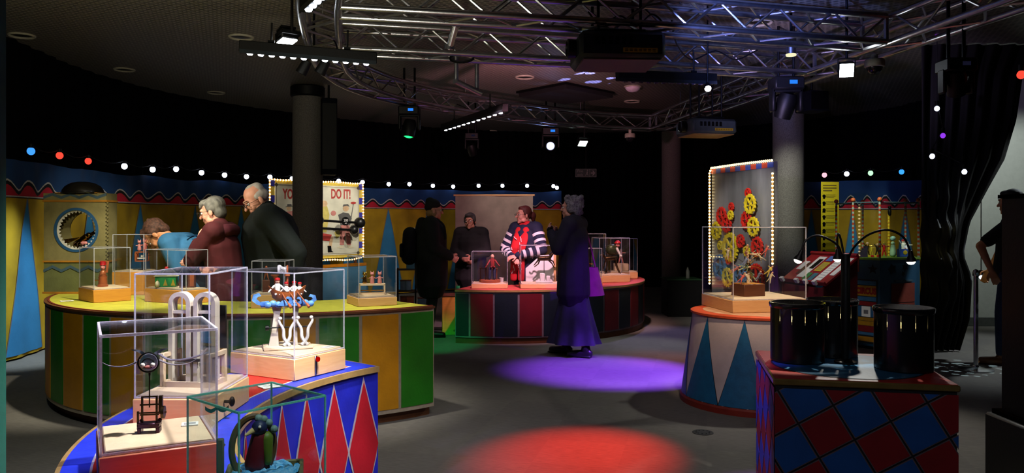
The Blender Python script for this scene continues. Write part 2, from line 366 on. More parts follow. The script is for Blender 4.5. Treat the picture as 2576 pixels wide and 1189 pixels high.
# carpet: grey with faint tile checks and a fine rib
def carpet():
    m = bpy.data.materials.new('grey_carpet'); m.use_nodes = True; n = m.node_tree.nodes; L = m.node_tree.links
    p = n['Principled BSDF']; tc = n.new('ShaderNodeTexCoord')
    ck = n.new('ShaderNodeTexChecker'); ck.inputs['Scale'].default_value = 2.0
    ck.inputs[1].default_value = S('#6e6a64'); ck.inputs[2].default_value = S('#6a6661')
    mp = n.new('ShaderNodeMapping'); mp.inputs['Rotation'].default_value = (0, 0, math.radians(14)); L.new(tc.outputs['Object'], mp.inputs[0]); L.new(mp.outputs[0], ck.inputs[0])
    mp2 = n.new('ShaderNodeMapping'); mp2.inputs['Scale'].default_value = (6, 60, 1); L.new(mp.outputs[0], mp2.inputs[0])
    nz = n.new('ShaderNodeTexNoise'); nz.inputs['Scale'].default_value = 2.5; nz.inputs['Detail'].default_value = 5; L.new(mp2.outputs[0], nz.inputs[0])
    mx = n.new('ShaderNodeMix'); mx.data_type = 'RGBA'; mx.blend_type = 'MULTIPLY'; mx.inputs[0].default_value = 0.6
    cr = n.new('ShaderNodeMapRange'); cr.inputs[1].default_value = 0.3; cr.inputs[2].default_value = 0.7; cr.inputs[3].default_value = 0.55; cr.inputs[4].default_value = 1.15
    L.new(nz.outputs[0], cr.inputs[0]); L.new(ck.outputs[0], mx.inputs[6]); L.new(cr.outputs[0], mx.inputs[7]); L.new(mx.outputs[2], p.inputs[0])
    p.inputs['Roughness'].default_value = 0.8; p.inputs['Specular IOR Level'].default_value = 0.25
    bp = n.new('ShaderNodeBump'); bp.inputs['Strength'].default_value = 0.4; bp.inputs['Distance'].default_value = 0.004; L.new(nz.outputs[0], bp.inputs['Height']); L.new(bp.outputs[0], p.inputs['Normal'])
    return m
def perforated():
    m = bpy.data.materials.new('perforated_metal'); m.use_nodes = True; n = m.node_tree.nodes; L = m.node_tree.links
    p = n['Principled BSDF']; tc = n.new('ShaderNodeTexCoord'); mp = n.new('ShaderNodeMapping')
    mp.inputs['Rotation'].default_value = (0, 0, math.radians(-20)); L.new(tc.outputs['Object'], mp.inputs[0])
    br = n.new('ShaderNodeTexBrick'); br.inputs['Scale'].default_value = 1.0; br.inputs['Brick Width'].default_value = 0.075; br.inputs['Row Height'].default_value = 0.042
    br.inputs['Mortar Size'].default_value = 0.013; br.inputs['Color1'].default_value = (0.012, 0.012, 0.011, 1); br.inputs['Color2'].default_value = (0.016, 0.016, 0.014, 1)
    br.inputs['Mortar'].default_value = (0.17, 0.155, 0.12, 1); br.inputs['Mortar Smooth'].default_value = 0.3
    L.new(mp.outputs[0], br.inputs[0]); L.new(br.outputs[0], p.inputs[0]); p.inputs['Roughness'].default_value = 0.5
    bp = n.new('ShaderNodeBump'); bp.inputs['Strength'].default_value = 0.3; bp.inputs['Distance'].default_value = 0.004
    L.new(br.outputs['Fac'], bp.inputs['Height']); L.new(bp.outputs[0], p.inputs['Normal']); return m
slab('floor', -9, 9.5, -3, 19, -0.1, 0, carpet())
slab('ceiling', -9, 9.5, -3, 19, ZC, ZC + 0.1, perforated())
M_wall = mat('dark_wall', '#161616', 0.8)
M_lwall = mat('pale_wall', '#a7a9a2', 0.7, var=0.04)
slab('wall_back', -9, 9.5, 19, 19.1, 0, ZC, M_wall); slab('wall_front', -9, 9.5, -3.1, -3, 0, ZC, M_wall)
slab('wall_left', -9.1, -9, -3, 19, 0, ZC, M_wall); slab('wall_right', 9.5, 9.6, -3, 19, 0, ZC, M_lwall)
slab('wall_doorway', 6.05, 9.5, 10.6, 10.7, 0, ZC, M_lwall)
struct(MB().box((7.5, 10.585, 0.06), (2.9, 0.03, 0.12), bev=0.005).build('baseboard_doorway', mat('grey_skirting', '#4b4d4a', 0.5)))

# curved line of the left / back wall: pixel column -> true distance
WT = [(-260, 6.2), (-120, 7.05), (20, 7.9), (60, 8.1), (150, 8.9), (222, 9.7), (313, 10.5), (384, 11.15), (443, 11.6), (507, 12.1), (565, 12.5), (620, 12.9), (680, 13.3), (760, 13.8), (900, 14.6), (1030, 15.4), (1140, 16.0), (1264, 16.4), (1410, 16.7), (1600, 16.8)]
def wd_at(px):
    for (a, da), (b, db) in zip(WT, WT[1:]):
        if px <= b: t = (px - a) / (b - a); return da + (db - da) * t
    return WT[-1][1]
WPL = []                     # dense smoothed wall line with arc length
_raw = [(px, WX(px, wd_at(px)), wd_at(px)) for px in range(-240, 1580, 5)]
for i in range(len(_raw)):
    w = _raw[max(0, i - 10):i + 11]; WPL.append((_raw[i][0], sum(a[1] for a in w) / len(w), sum(a[2] for a in w) / len(w)))
WS = [0.0]
for a, b in zip(WPL, WPL[1:]): WS.append(WS[-1] + math.hypot(b[1] - a[1], b[2] - a[2]))
def s_of(px):
    i = min(max(int((px + 240) / 5), 0), len(WPL) - 2); t = (px - WPL[i][0]) / 5
    return WS[i] + (WS[i + 1] - WS[i]) * t
import bisect
def wall(s, off=0.0):
    i = min(max(bisect.bisect(WS, s) - 1, 0), len(WPL) - 2); a, b = WPL[i], WPL[i + 1]
    t = (s - WS[i]) / max(WS[i + 1] - WS[i], 1e-6); dx, dy = b[1] - a[1], b[2] - a[2]; l = math.hypot(dx, dy)
    return (a[1] + dx * t + dy / l * off, a[2] + dy * t - dx / l * off)   # off > 0: into the room

M_cy = mat('yellow_cloth', '#b08e14', 0.85, nscale=3, bscale=25, bump=0.12, hex2='#8f7210')
M_cb = mat('blue_cloth_shaded', '#123a6a', 0.85, nscale=3, bscale=25, bump=0.12)  # valance blue darkened in place of light falling off upward
M_ctb = mat('sky_blue_cloth', '#2f7cae', 0.85, nscale=3, bscale=25, bump=0.1)
M_cr = mat('red_cloth', '#b31830', 0.85, nscale=4)
M_cw = mat('white_line_paint', '#b8b4b0', 0.8)
M_ck = mat('black_line_paint', '#0c0c10', 0.8)
M_cl = mat('grey_line_paint', '#6c6a70', 0.8)

def banner(px0, px1, peaks, apexes, pos, s_at, zt, zpk, zval, zb, half, zbot, label, lowered=0.0):
    t = thing('circus_banner', label, 'banner')
    s0, s1 = s_at(px0), s_at(px1); n = max(20, int((s1 - s0) / 0.05))
    sp = [s_at(p) for p in peaks]
    def wave(s):
        for a, b in zip(sp, sp[1:]):
            if a <= s <= b: return (zpk + zval) / 2 + (zpk - zval) / 2 * math.cos(2 * PI * (s - a) / (b - a))
        return zval + 0.02
    def rip(s, z): return 0.022 * math.sin(s * 5.3 + 1.3 * math.sin(z * 2)) * (1 - 0.35 * z / zt) + 0.010 * math.sin(s * 17 + z)
    def strip(name, lo, hi, off, m, rows=1, a=None, b=None):
        A, B = (s0 if a is None else a), (s1 if b is None else b); k = max(2, int((B - A) / 0.04))
        g = []
        for r in range(rows + 1):
            row = []
            for i in range(k + 1):
                s = A + (B - A) * i / k; z = lo(s) + (hi(s) - lo(s)) * r / rows; x, y = pos(s, off + rip(s, z)); row.append((x, y, z))
            g.append(row)
        return MB().sheet(g).build(name, m, t)
    top = lambda s: zt - 0.018 * abs(math.sin(s * 2.1)) - 0.012 * math.sin(s * 5)
    strip('cloth', lambda s: 0.02, top, 0.0, M_cy, 10)
    strip('blue_valance', wave, top, 0.006, M_cb, 3)
    strip('white_wave_line', lambda s: wave(s) - 0.013, lambda s: wave(s) + 0.006, 0.010, M_cw)
    strip('black_wave_line', lambda s: max(wave(s) - 0.05, zb), lambda s: max(wave(s) - 0.013, zb + 0.003), 0.008, M_ck)
    strip('red_scallops', lambda s: zb, lambda s: max(wave(s) - 0.05, zb + 0.003), 0.006, M_cr, 2)
    strip('border_line', lambda s: zb - 0.008, lambda s: zb + 0.004, 0.010, M_cw)
    strip('dark_border_line', lambda s: zb - 0.017, lambda s: zb - 0.008, 0.010, M_ck)
    for p in apexes:
        sc = s_at(p); g = []; g2 = [[], []]
        for r in range(11):
            z = zb - 0.02 - (zb - 0.02 - zbot) * r / 10; w = half * r / 10 + 0.002
            g.append([(*pos(sc + w * q, 0.008 + rip(sc + w * q, z)), z) for q in (-1, -0.6, -0.2, 0.2, 0.6, 1)])
            for k, sg in ((0, -1), (1, 1)):
                g2[k].append([(*pos(sc + sg * (w + e), 0.011 + rip(sc + sg * (w + e), z)), z) for e in (-0.006, 0.007)])
        tri = MB().sheet(g).build('blue_triangle', M_ctb, t)
        for k in (0, 1): MB().sheet(g2[k]).build('outline', M_cl, tri)
    return t
banner(-60, 1412, [-110, -45, 12, 66, 120, 170, 212, 253, 298, 348, 399, 443, 485, 525, 567, 609, 650, 690, 730, 772, 814, 856, 896, 937, 980, 1021, 1058, 1096, 1134, 1172, 1210, 1249, 1288, 1327, 1364, 1402, 1440],
       [-70, 65, 225, 352, 490, 606, 705, 800, 888, 975, 1075, 1165, 1255, 1340], wall, s_of, 2.06, 1.845, 1.74, 1.675, 0.36, 0.05,
       'long curved yellow circus banner with blue triangles and red scallops around the left wall')
# right hand banner panel, flat
RA, RB = Vector((WX(1985, 12.6), 12.6)), Vector((WX(2345, 12.2), 12.2))
RN = (RB - RA).normalized()
def rpos(s, off): p = RA + RN * s; return (p.x + RN.y * off, p.y - RN.x * off)
def rs_of(px):
    k = (px - 1288) / F   # solve (RA + RN s).x = k (RA + RN s).y
    return (k * RA.y - RA.x) / (RN.x - k * RN.y)
banner(2000, 2340, [1950, 1992, 2040, 2088, 2142, 2181, 2226, 2273, 2318, 2362], [2040, 2144, 2277], rpos, rs_of, 2.07, 1.835, 1.68, 1.62, 0.24, 0.05,
       'shorter circus banner with blue triangles hanging behind the blue circus booth on the right')

# black pleated curtains
def curtain(name, pts, z0, z1, label, amp=0.045, period=0.19, group=None, phase=0.0):
    seg = []; acc = 0.0
    P = [Vector((p[0], p[1])) for p in pts]
    for a, b in zip(P, P[1:]):
        l = (b - a).length; n = max(1, int(l / 0.045)); d = (b - a) / l; nn = Vector((d.y, -d.x))
        for i in range(n):
            s = acc + l * i / n; q = a + d * (l * i / n) + nn * amp * (math.sin(2 * PI * s / period + phase) + 0.35 * math.sin(2 * PI * s / period * 0.37))
            seg.append(q)
        acc += l
    zs = [z0, z0 + (z1 - z0) * 0.4, z1]
    g = [[(q.x, q.y, z) for q in seg] for z in zs]
    o = MB().sheet(g).build(name, M_drape); tag(o, label, 'curtain', group); return o
cpts = [wall(WS[-1] * i / 60, -0.32) for i in range(56)]
curtain('black_curtain', cpts, 0, ZC, 'long black pleated curtain around the curved wall behind the circus banner')
curtain('black_curtain', [(0.9, 17.15), (3.8, 16.7), (5.7, 14.8), (6.5, 13.2), (6.65, 10.9)], 0, ZC, 'black pleated curtain across the back right behind the columns')
# pelmet: the upper curtain hung in front at the left
curtain('curtain_pelmet', [wall(WS[-1] * i / 60, -0.2) for i in range(36)], 2.62, ZC, 'short black pelmet curtain hung under the ceiling on the left', 0.02, 0.3)

# tied back drape by the doorway
def drape():
    R = [(0, 2640), (120, 2610), (190, 2578), (300, 2562), (400, 2532), (470, 2492), (560, 2442), (640, 2425), (700, 2448), (800, 2442), (880, 2415), (905, 2405)]
    def right(y):
        for (a, xa), (b, xb) in zip(R, R[1:]):
            if y <= b: return xa + (xb - xa) * (y - a) / (b - a)
        return R[-1][1]
    D = 8.5; g = []; n = 90
    for j in range(41):
        y = 112 + (880 - 112) * j / 40; z = WZ(y, D); z = min(max(z, 0.01), ZC); row = []
        xl, xr = 2316, right(y)
        for i in range(n + 1):
            u = i / n; px = xl + (xr - xl) * u
            sw = math.exp(-((y - 640) / 150.0) ** 2)
            fold = 0.035 * math.sin(u * 42 + 0.8 * math.sin(y * 0.005)) * (1 - 0.7 * sw) + 0.05 * sw * math.sin(y * 0.075 + 22 * (u - 0.35) ** 2 + 2) * math.exp(-((u - 0.28) / 0.3) ** 2)
            row.append((WX(px, D), D - fold - 0.25 * sw * math.sin(PI * min(1, u * 1.2)), z))
        g.append(row)
    o = MB().sheet(g).build('tied_drape', mat('black_satin', '#070603', 0.55, var=0.1, spec=0.2)); tag(o, 'black satin drape tied back in swags beside the bright doorway', 'curtain')
drape()

# ceiling fittings
M_ring = mat('ring_white', '#a8a490', 0.5)
ringg = 'round recessed ceiling downlights'
for i, (px, py, lab) in enumerate([(55, 88, 'recessed ceiling downlight at the far left edge'), (607, 92, 'recessed ceiling downlight above the left end of the white lamp bar'), (313, 174, 'second recessed ceiling downlight along the left curtain'), (544, 232, 'recessed ceiling downlight farthest along the left curtain before the column'),
    (1320, 193, 'recessed ceiling downlight left of the blue projected flecks'), (1590, 254, 'recessed ceiling downlight inside the bend of the curved truss'), (1127, 263, 'recessed ceiling downlight behind the curved truss over the small moving head'), (1237, 329, 'small far recessed ceiling downlight behind the slanted lamp bar'), (1910, 55, 'recessed ceiling downlight seen through the front truss')]):
    d = (ZC - H) * F / (HZ - py); p = W(px, py, d); r = 32 * 7.9 / F
    t = thing('ceiling_downlight', lab, 'downlight', (p.x, p.y, ZC), 0, ringg)
    MB().lathe([(r * 0.8, 0), (r, 0), (r, -0.012), (r * 0.93, -0.018), (r * 0.8, -0.006), (r * 0.8, 0)], seg=28).build('trim_ring', M_ring, t)
    MB().lathe([(r * 0.78, -0.002), (r * 0.78, -0.004), (r * 0.3, -0.012), (0.0, -0.012)], seg=20).build('reflector', mat('dark_reflector', '#2a281f', 0.3, 0.6), t)
d = (ZC - H) * F / (HZ - 217); p = W(1592, 217, d)
t = thing('ceiling_dome', 'white dome fitting on the ceiling right of the black hatch', 'ceiling dome', (p.x, p.y, ZC))
MB().lathe([(0.11, 0), (0.11, -0.02), (0.095, -0.05), (0.06, -0.075), (0.0, -0.085)], seg=24).build('dome', mat('dome_white', '#c9b9c6', 0.4), t)
MB().lathe([(0.125, 0), (0.125, -0.015), (0.11, -0.018)], seg=24).build('rim', M_ring, t)
hp = [W(1306, 228, 11.6), W(1425, 206, 10.85), W(1542, 231, 11.65), W(1420, 247, 12.3)]
t = thing('ceiling_hatch', 'black square hatch panel under the ceiling', 'hatch', (1.0, 11.5, ZC))
MB().prism([(p.x - 1.0, p.y - 11.5) for p in hp], lambda q: (q[0], q[1], -0.09), lambda q: (q[0], q[1], 0)).build('panel', mat('matte_black', '#050506', 0.9), t)
MB().prism([(1.05 * (p.x - 1.0), 1.05 * (p.y - 11.5)) for p in hp], lambda q: (q[0], q[1], -0.03), lambda q: (q[0], q[1], 0)).build('frame', M_black, t)

# columns
M_col = mat('speckled_concrete', '#6f6a66', 0.8, nscale=90, var=0.25, bscale=200)
def column(px, d, r, label, z1=ZC):
    t = thing('round_column', label, 'column', (WX(px, d), d, 0))
    MB().lathe([(r, 0.1), (r, z1)], seg=40).build('shaft', M_col, t)
    MB().lathe([(r + 0.012, 0), (r + 0.012, 0.09), (r, 0.11)], seg=40).build('base_ring', M_black, t)
    MB().lathe([(r + 0.01, z1 - 0.16), (r + 0.03, z1 - 0.14), (r + 0.03, z1 - 0.02), (r + 0.01, z1)], seg=40).build('collar', M_black, t)
    return t
column(774, 11.2, 0.212, 'grey speckled column in front of the sideshow poster')
column(1983, 11.2, 0.215, 'grey speckled column just right of the gear panel')
column(1689, 15.5, 0.19, 'dim far column behind the gear panel near the black box')

# ------------------------------------------------------------------ counters
def arc(mb, c, r0, r1, a0, a1, z0, z1, n=None):
    n = n or max(2, int(abs(a1 - a0) / math.radians(2.0))); A = []
    for i in range(n + 1):
        a = a0 + (a1 - a0) * i / n; ca, sa = math.cos(a), math.sin(a)
        A.append([mb.bm.verts.new((c[0] + r * ca, c[1] + r * sa, z)) for r, z in ((r0, z0), (r1, z0), (r1, z1), (r0, z1))])
    for p, q in zip(A, A[1:]):
        for k in range(4): mb.bm.faces.new((p[k], p[(k + 1) % 4], q[(k + 1) % 4], q[k]))
    mb.bm.faces.new(A[0]); mb.bm.faces.new(list(reversed(A[-1]))); return mb
R_ = math.radians
# yellow / green striped counter
C1c = (0, 0)
t = thing('striped_counter', 'curved display counter striped green and orange with a yellow top', 'counter', (-1.95, 7.14, 0))
a0, a1 = R_(-46), R_(-182); zt = 0.805
arc(MB(), C1c, 1.15, 1.985, a0, a1, 0.07, zt - 0.018).build('body', mat('body_white', '#a99b86', 0.6), t)
arc(MB(), C1c, 1.2, 1.93, a0, a1, 0.0, 0.07).build('plinth_base', mat('base_brown', '#5d3416', 0.6), t)
arc(MB(), C1c, 1.14, 2.0, a0, a1, zt - 0.018, zt - 0.004).build('top_board', mat('top_edge_brown', '#6a3d20', 0.5), t)
arc(MB(), C1c, 1.16, 1.97, a0 - 0.015, a1 + 0.015, zt - 0.004, zt).build('painted_top', mat('yellow_top', '#c6c244', 0.45), t)
arc(MB(), C1c, 1.96, 1.975, a0, a1, zt - 0.004, zt + 0.001).build('top_border', mat('border_red', '#7a2a20', 0.5), t)
M_so = mat('stripe_orange', '#c98a0a', 0.5, nscale=5); M_sg = mat('stripe_green', '#1f7a12', 0.5, nscale=5)
step = R_(-8.4)
for i in range(16):
    b0, b1 = a0 + step * i, a0 + step * (i + 1)
    arc(MB(), C1c, 1.985, 1.991, b0 - 0.006, b1 + 0.006, 0.1, zt - 0.04).build('stripe_panel', M_sg if i % 2 == 0 else M_so, t)
MB().box((1.57 * math.cos(a0) + 0.003, 1.57 * math.sin(a0) + 0.003, 0.4), (0.8, 0.006, 0.62), Matrix.Rotation(a0, 3, 'Z')).build('end_panel', M_sg, t)

# red / dark striped counter
t = thing('striped_counter', 'curved display counter striped dark red and blue-black with a red top', 'counter', (-0.12, 10.97, 0))
a0, a1 = R_(-106.2), R_(60); zt = 0.625
arc(MB(), C1c, 1.2, 1.945, a0, a1, 0.07, zt - 0.025).build('body', mat('body_mauve', '#6d5f66', 0.6), t)
arc(MB(), C1c, 1.22, 1.93, a0, a1, 0.0, 0.07).build('plinth_base', mat('base_brown', '#5d3416', 0.6), t)
arc(MB(), C1c, 1.19, 1.96, a0, a1, zt - 0.025, zt - 0.003).build('top_board', M_gold, t)
arc(MB(), C1c, 1.2, 1.95, a0 + 0.004, a1 - 0.004, zt - 0.003, zt).build('painted_top', mat('red_top', '#c05048', 0.45), t)
M_sr = mat('stripe_red', '#5e0b18', 0.5, nscale=5); M_sd = mat('stripe_blueblack', '#0a1a24', 0.5, nscale=5)
b = a0; i = 0
while b < a1 - 0.02:
    w = R_(5.2) if i == 0 else R_(8.4); e = min(b + w, a1)
    arc(MB(), C1c, 1.945, 1.951, b + 0.006, e - 0.006, 0.09, zt - 0.045).build('stripe_panel', M_sd if i % 2 == 0 else M_sr, t); b = e; i += 1
MB().box((1.57 * math.cos(a0), 1.57 * math.sin(a0), 0.34), (0.72, 0.006, 0.48), Matrix.Rotation(a0, 3, 'Z')).build('end_panel', M_sd, t)

# blue counter with red diamonds (ring open towards the right, concave face seen)
BC = (0.343, 2.94); RI, RO = 1.30, 1.79; zt = 0.72
t = thing('diamond_counter', 'curved blue display counter with red diamonds and a gold rim in the foreground', 'counter', (BC[0], BC[1], 0))
a0, a1 = R_(139.3), R_(255)
arc(MB(), C1c, RI + 0.012, RO - 0.01, a0, a1, 0.0, zt - 0.028).build('body', mat('royal_blue', '#1a23b0', 0.5, var=0.15, nscale=8), t)
arc(MB(), C1c, RI, RO, a0, a1, zt - 0.03, zt - 0.003).build('gold_rim', M_gold, t)
mbt = mat('top_blue', '#2438c8', 0.4); mrt = mat('top_red', '#c0221c', 0.45)
arc(MB(), C1c, RI + 0.014, RO - 0.014, a0 + 0.01, a1, zt - 0.003, zt - 0.001).build('blue_border', mbt, t)
arc(MB(), C1c, RI + 0.088, RO - 0.088, a0 + 0.075, a1, zt - 0.001, zt).build('white_border', M_cw, t)
arc(MB(), C1c, RI + 0.095, RO - 0.095, a0 + 0.085, a1, zt, zt + 0.001).build('red_field', mrt, t)
step = R_(8.5); zc_, hz_ = 0.345, 0.335
def diamond(mb, ac, dz, da, r, n=10):
    rows = []
    for k in range(n + 1):
        z = zc_ - dz + 2 * dz * k / n; w = da * (1 - abs(2 * k / n - 1)); lo = max(ac - w, a0 + 0.002)
        hi = max(ac + w, a0 + 0.002)
        rows.append([(r * math.cos(a), r * math.sin(a), z) for a in (lo, (lo + hi) / 2, hi)])
    return mb.sheet(rows)
for i in range(-1, 13):
    ac = R_(143.4) + step * i
    if i == -1: ac = R_(143.4) - step
    diamond(MB(), ac, hz_, step / 2 + 0.004, RI + 0.008).build('diamond_outline', mat('diamond_line', '#9a8f9a', 0.6), t)
    diamond(MB(), ac, hz_ - 0.022, step / 2 - 0.004, RI + 0.005).build('diamond_panel', mat('diamond_red', '#a01222', 0.5, nscale=6), t)

# round tapered pedestal with blue triangles
t = thing('round_pedestal', 'tapered round white pedestal with blue triangles and an orange rim', 'pedestal', (1.945, 6.2, 0))
MB().lathe([(0.588, 0.05), (0.498, 0.69)], seg=60).build('body', mat('pedestal_white', '#c2b3b4', 0.6, nscale=6), t)
MB().lathe([(0.60, 0.0), (0.60, 0.04), (0.588, 0.055)], seg=60).build('base_ring', mat('base_red', '#7c2418', 0.5), t)
MB().lathe([(0.50, 0.69), (0.515, 0.695), (0.515, 0.711), (0.45, 0.713)], seg=60).build('top_disc', mat('rim_orange', '#d0502a', 0.45), t)
MB().lathe([(0.42, 0.7125), (0.42, 0.7145), (0.0, 0.7145)], seg=48).build('painted_top', mat('pedestal_top', '#c99a78', 0.5), t)
def cone_tri(ac, z0, z1, da, out, name, m, par):
    rows = []
    for k in range(9):
        z = z0 + (z1 - z0) * k / 8; w = da * (1 - k / 8) + 0.0015; r = 0.588 - 0.09 * (z - 0.05) / 0.64 + out
        rows.append([(r * math.cos(ac + w * q), r * math.sin(ac + w * q), z) for q in (-1, -0.5, 0, 0.5, 1)])
    return MB().sheet(rows).build(name, m, par)
for i in range(10):
    ac = R_(-90 + 4.5 - 36 + 36 * i + 4)
    o = cone_tri(ac, 0.058, 0.685, R_(17.6), 0.003, 'blue_triangle', mat('pedestal_blue', '#15608e', 0.5), t)
    cone_tri(ac, 0.054, 0.69, R_(18.3), 0.0015, 'outline', mat('outline_black', '#15151a', 0.6), o)

# harlequin box
A, B, Cc = Vector((1.206, 3.59)), Vector((1.964, 3.434)), Vector((1.329, 4.367))
ux = (B - A).normalized(); ang = math.atan2(ux.y, ux.x); wbx = 0.775; dbx = 0.785; zt = 0.70
t = thing('harlequin_box', 'square box stand painted in red and blue harlequin checks with a gold edge', 'box', (A.x, A.y, 0), ang)
MB().box((wbx / 2, dbx / 2, (zt - 0.03) / 2), (wbx - 0.012, dbx - 0.012, zt - 0.03)).build('body', mat('body_black', '#101016', 0.6), t)
MB().box((wbx / 2, dbx / 2, zt - 0.017), (wbx + 0.012, dbx + 0.012, 0.03), bev=0.006).build('gold_edge', mat('gold_trim', '#8f7440', 0.28, 0.5), t)
MB().box((wbx / 2, dbx / 2, zt - 0.001), (wbx - 0.006, dbx - 0.006, 0.003)).build('top_panel', mat('box_top_red', '#9a1c18', 0.4), t)
MB().lathe([(0.355, 0.0), (0.355, 0.0022), (0.0, 0.0022)], (wbx / 2, dbx / 2, zt), seg=48).build('top_disc_line', mat('outline_black', '#15151a', 0.6), t)
MB().lathe([(0.347, 0.0), (0.347, 0.003), (0.0, 0.003)], (wbx / 2, dbx / 2, zt), seg=48).build('top_disc', mat('box_top_blue', '#124d70', 0.4), t)
M_hr = mat('harlequin_red', '#7c0f18', 0.5, nscale=5); M_hb = mat('harlequin_blue', '#11488a', 0.5, nscale=5); M_hl = mat('harlequin_line', '#5a4a50', 0.6)
def harlequin(wid, hgt, f, th, side, ph):
    c, s = math.cos(th), math.sin(th)
    for i in range(-6, 10):
        for j in range(-6, 10):
            for g, m, e, nm in ((0.004, M_hl, 0.0006, 'line'), (0.0085, M_hb if (i + j) % 2 else M_hr, 0.002, 'panel')):
                q = [(i + g / side, j + g / side), (i + 1 - g / side, j + g / side), (i + 1 - g / side, j + 1 - g / side), (i + g / side, j + 1 - g / side)]
                P = [((x * c - y * s) * side + ph[0], (x * s + y * c) * side + ph[1]) for x, y in q]
                P = clip_poly(P, 0.002, 0.01, wid - 0.002, hgt)
                if not P or len(P) < 3: continue
                area = abs(sum(P[k][0] * P[(k + 1) % len(P)][1] - P[(k + 1) % len(P)][0] * P[k][1] for k in range(len(P)))) / 2
                if area < 2e-4: continue
                o = MB().prism(P, lambda p: f(p, 0), lambda p: f(p, e)).build('harlequin_panel', m, t if nm == 'line' else last)
                if nm == 'line': last = o; o.name = 'harlequin_tile'
harlequin(wbx, zt - 0.045, lambda p, e: (p[0], 0.006 - 0.006 - e, p[1]), R_(31), 0.176, (0.255, 0.586))
harlequin(dbx, zt - 0.045, lambda p, e: (-e, p[0], p[1]), R_(-58), 0.165, (0.09, 0.42))

# ------------------------------------------------------------------ display cases
def case(label, Fp, u, w, dp, z0, bh, ztop, woodm=None, group='clear display cases', pane=None, edge=None, th=0.005, plate=True, eb=0.0045, name='display_case'):
    u = Vector(u).normalized(); rz = math.atan2(u.y, u.x)
    t = thing(name, label, 'display case', (Fp[0], Fp[1], z0 + 0.0012), rz, group)
    woodm = woodm or M_wood; pane = pane or M_acr; edge = edge or M_edge
    MB().box((w / 2, dp / 2, bh / 2), (w, dp, bh), bev=0.003).build('wooden_base', woodm, t)
    pz = bh + (0.012 if plate else 0.002)
    if plate: MB().box((w / 2, dp / 2, bh + 0.006), (w - 0.03, dp - 0.03, 0.012), bev=0.003).build('plywood_plate', M_plate, t)
    hh = ztop - z0 - bh; g = 0.006; zc = bh + 0.001 + hh / 2
    for c, s in (((w / 2, g, zc), (w - 2 * g, th, hh)), ((w / 2, dp - g, zc), (w - 2 * g, th, hh)), ((g, dp / 2, zc), (th, dp - 2 * g - th, hh)), ((w - g, dp / 2, zc), (th, dp - 2 * g - th, hh)), ((w / 2, dp / 2, bh + hh), (w - 2 * g + th, dp - 2 * g + th, th))):
        MB().box(c, s).build('acrylic_pane' if pane is M_acr else 'glass_pane', pane, t)
    e = MB(); b = eb
    xs, ys, zs = (g, w - g), (g, dp - g), (bh + b, bh + hh)
    for x in xs:
        for y in ys: e.box((x, y, bh + hh / 2), (b, b, hh))
        for z in zs: e.box((x, dp / 2, z), (b, dp - 2 * g, b * (1.2 if z > bh + 0.02 else 0.7)))
    for y in ys:
        for z in zs: e.box((w / 2, y, z), (w - 2 * g, b, b * (1.2 if z > bh + 0.02 else 0.7)))
    e.build('polished_edge', edge, t)
    return t, z0 + 0.0012 + pz
def inside(t, w, dp, fx, fy):
    r = t.rotation_euler.z; x, y = w * fx, dp * fy
    return (t.location.x + x * math.cos(r) - y * math.sin(r), t.location.y + x * math.sin(r) + y * math.cos(r))
def card(label, x, y, z, rz, w=0.06, d=0.045):
    o = MB().box((0, 0, 0.002), (w, d, 0.003)).build('label_card', M_paper, None, (x, y, z), rz); tag(o, label, 'card', 'white label cards')
    q = MB()
    for k in range(3): q.box((0, d * (0.22 - 0.2 * k), 0.0038), (w * 0.7, d * 0.05, 0.0006))
    q.build('text_lines', mat('print_grey', '#77757a', 0.8), o)

# C1, C2, C3, C4 on the diamond counter
k1, z1 = case('clear display case with the winged fish machine, nearest on the left', (-1.054, 1.99), (0.875, 0.485), 0.292, 0.31, 0.72, 0.095, 1.124, wood('red_pine', '#c5785a', '#a85c40'), eb=0.006)
k2, z2 = case('tall clear display case holding two pale wooden arches', (-1.288, 2.65), (1, 0), 0.265, 0.39, 0.72, 0.095, 1.239)
k3, z3 = case('clear display case holding the pirate rowing boat', (-0.95, 3.41), (0.16, 0.29), 0.335, 0.40, 0.72, 0.095, 1.19)
k4, z4 = case('small green-edged glass case over the parrot, nearest to the camera', (-0.532, 1.515), (0.66, 0.75), 0.212, 0.222, 0.72, 0.095, 1.045, M_dwood, None, M_glass, M_gedge, plate=False, eb=0.0034, name='glass_case')
# red push button and lever on C3, knob on C2
b = MB().box((0.13, -0.004, 0.05), (0.014, 0.006, 0.085), bev=0.002).build('button_bracket', M_steel, k3)
MB().ball((0.13, -0.016, 0.078), (0.011, 0.010, 0.012)).build('red_button', emit('red_lit_button', '#e0140c', 0.6), b)
MB().tube((0.268, 0.12, 0.06), (0.29, 0.12, 0.06), 0.006).ball((0.295, 0.12, 0.06), (0.01, 0.012, 0.018)).build('crank_knob', M_black, k2)
MB().lathe([(0.022, 0), (0.022, 0.006), (0.008, 0.01), (0.008, 0.024), (0.0, 0.03)], (0.294, 0.1, 0.06), rot=Matrix.Rotation(PI / 2, 3, 'Y'), seg=16).build('crank_wheel', M_chrome, k1)
x, y = inside(k2, 0.265, 0.39, 0.88, 0.12); card('white card on the base beside the two wooden arches', x, y, 0.829, 0.1, 0.03, 0.05)
x, y = inside(k1, 0.292, 0.31, 0.82, 0.62); card('white card on the plate behind the winged fish machine', x, y, z1, 0.35, 0.045, 0.04)
x, y = inside(k3, 0.335, 0.40, 0.8, 0.12); card('white card beside the pirate rowing boat', x, y, z3, 1.1, 0.06, 0.04)
card('white card lying on the red counter top in front of the pirate case', -1.02, 3.30, 0.7225, 0.7, 0.09, 0.07)

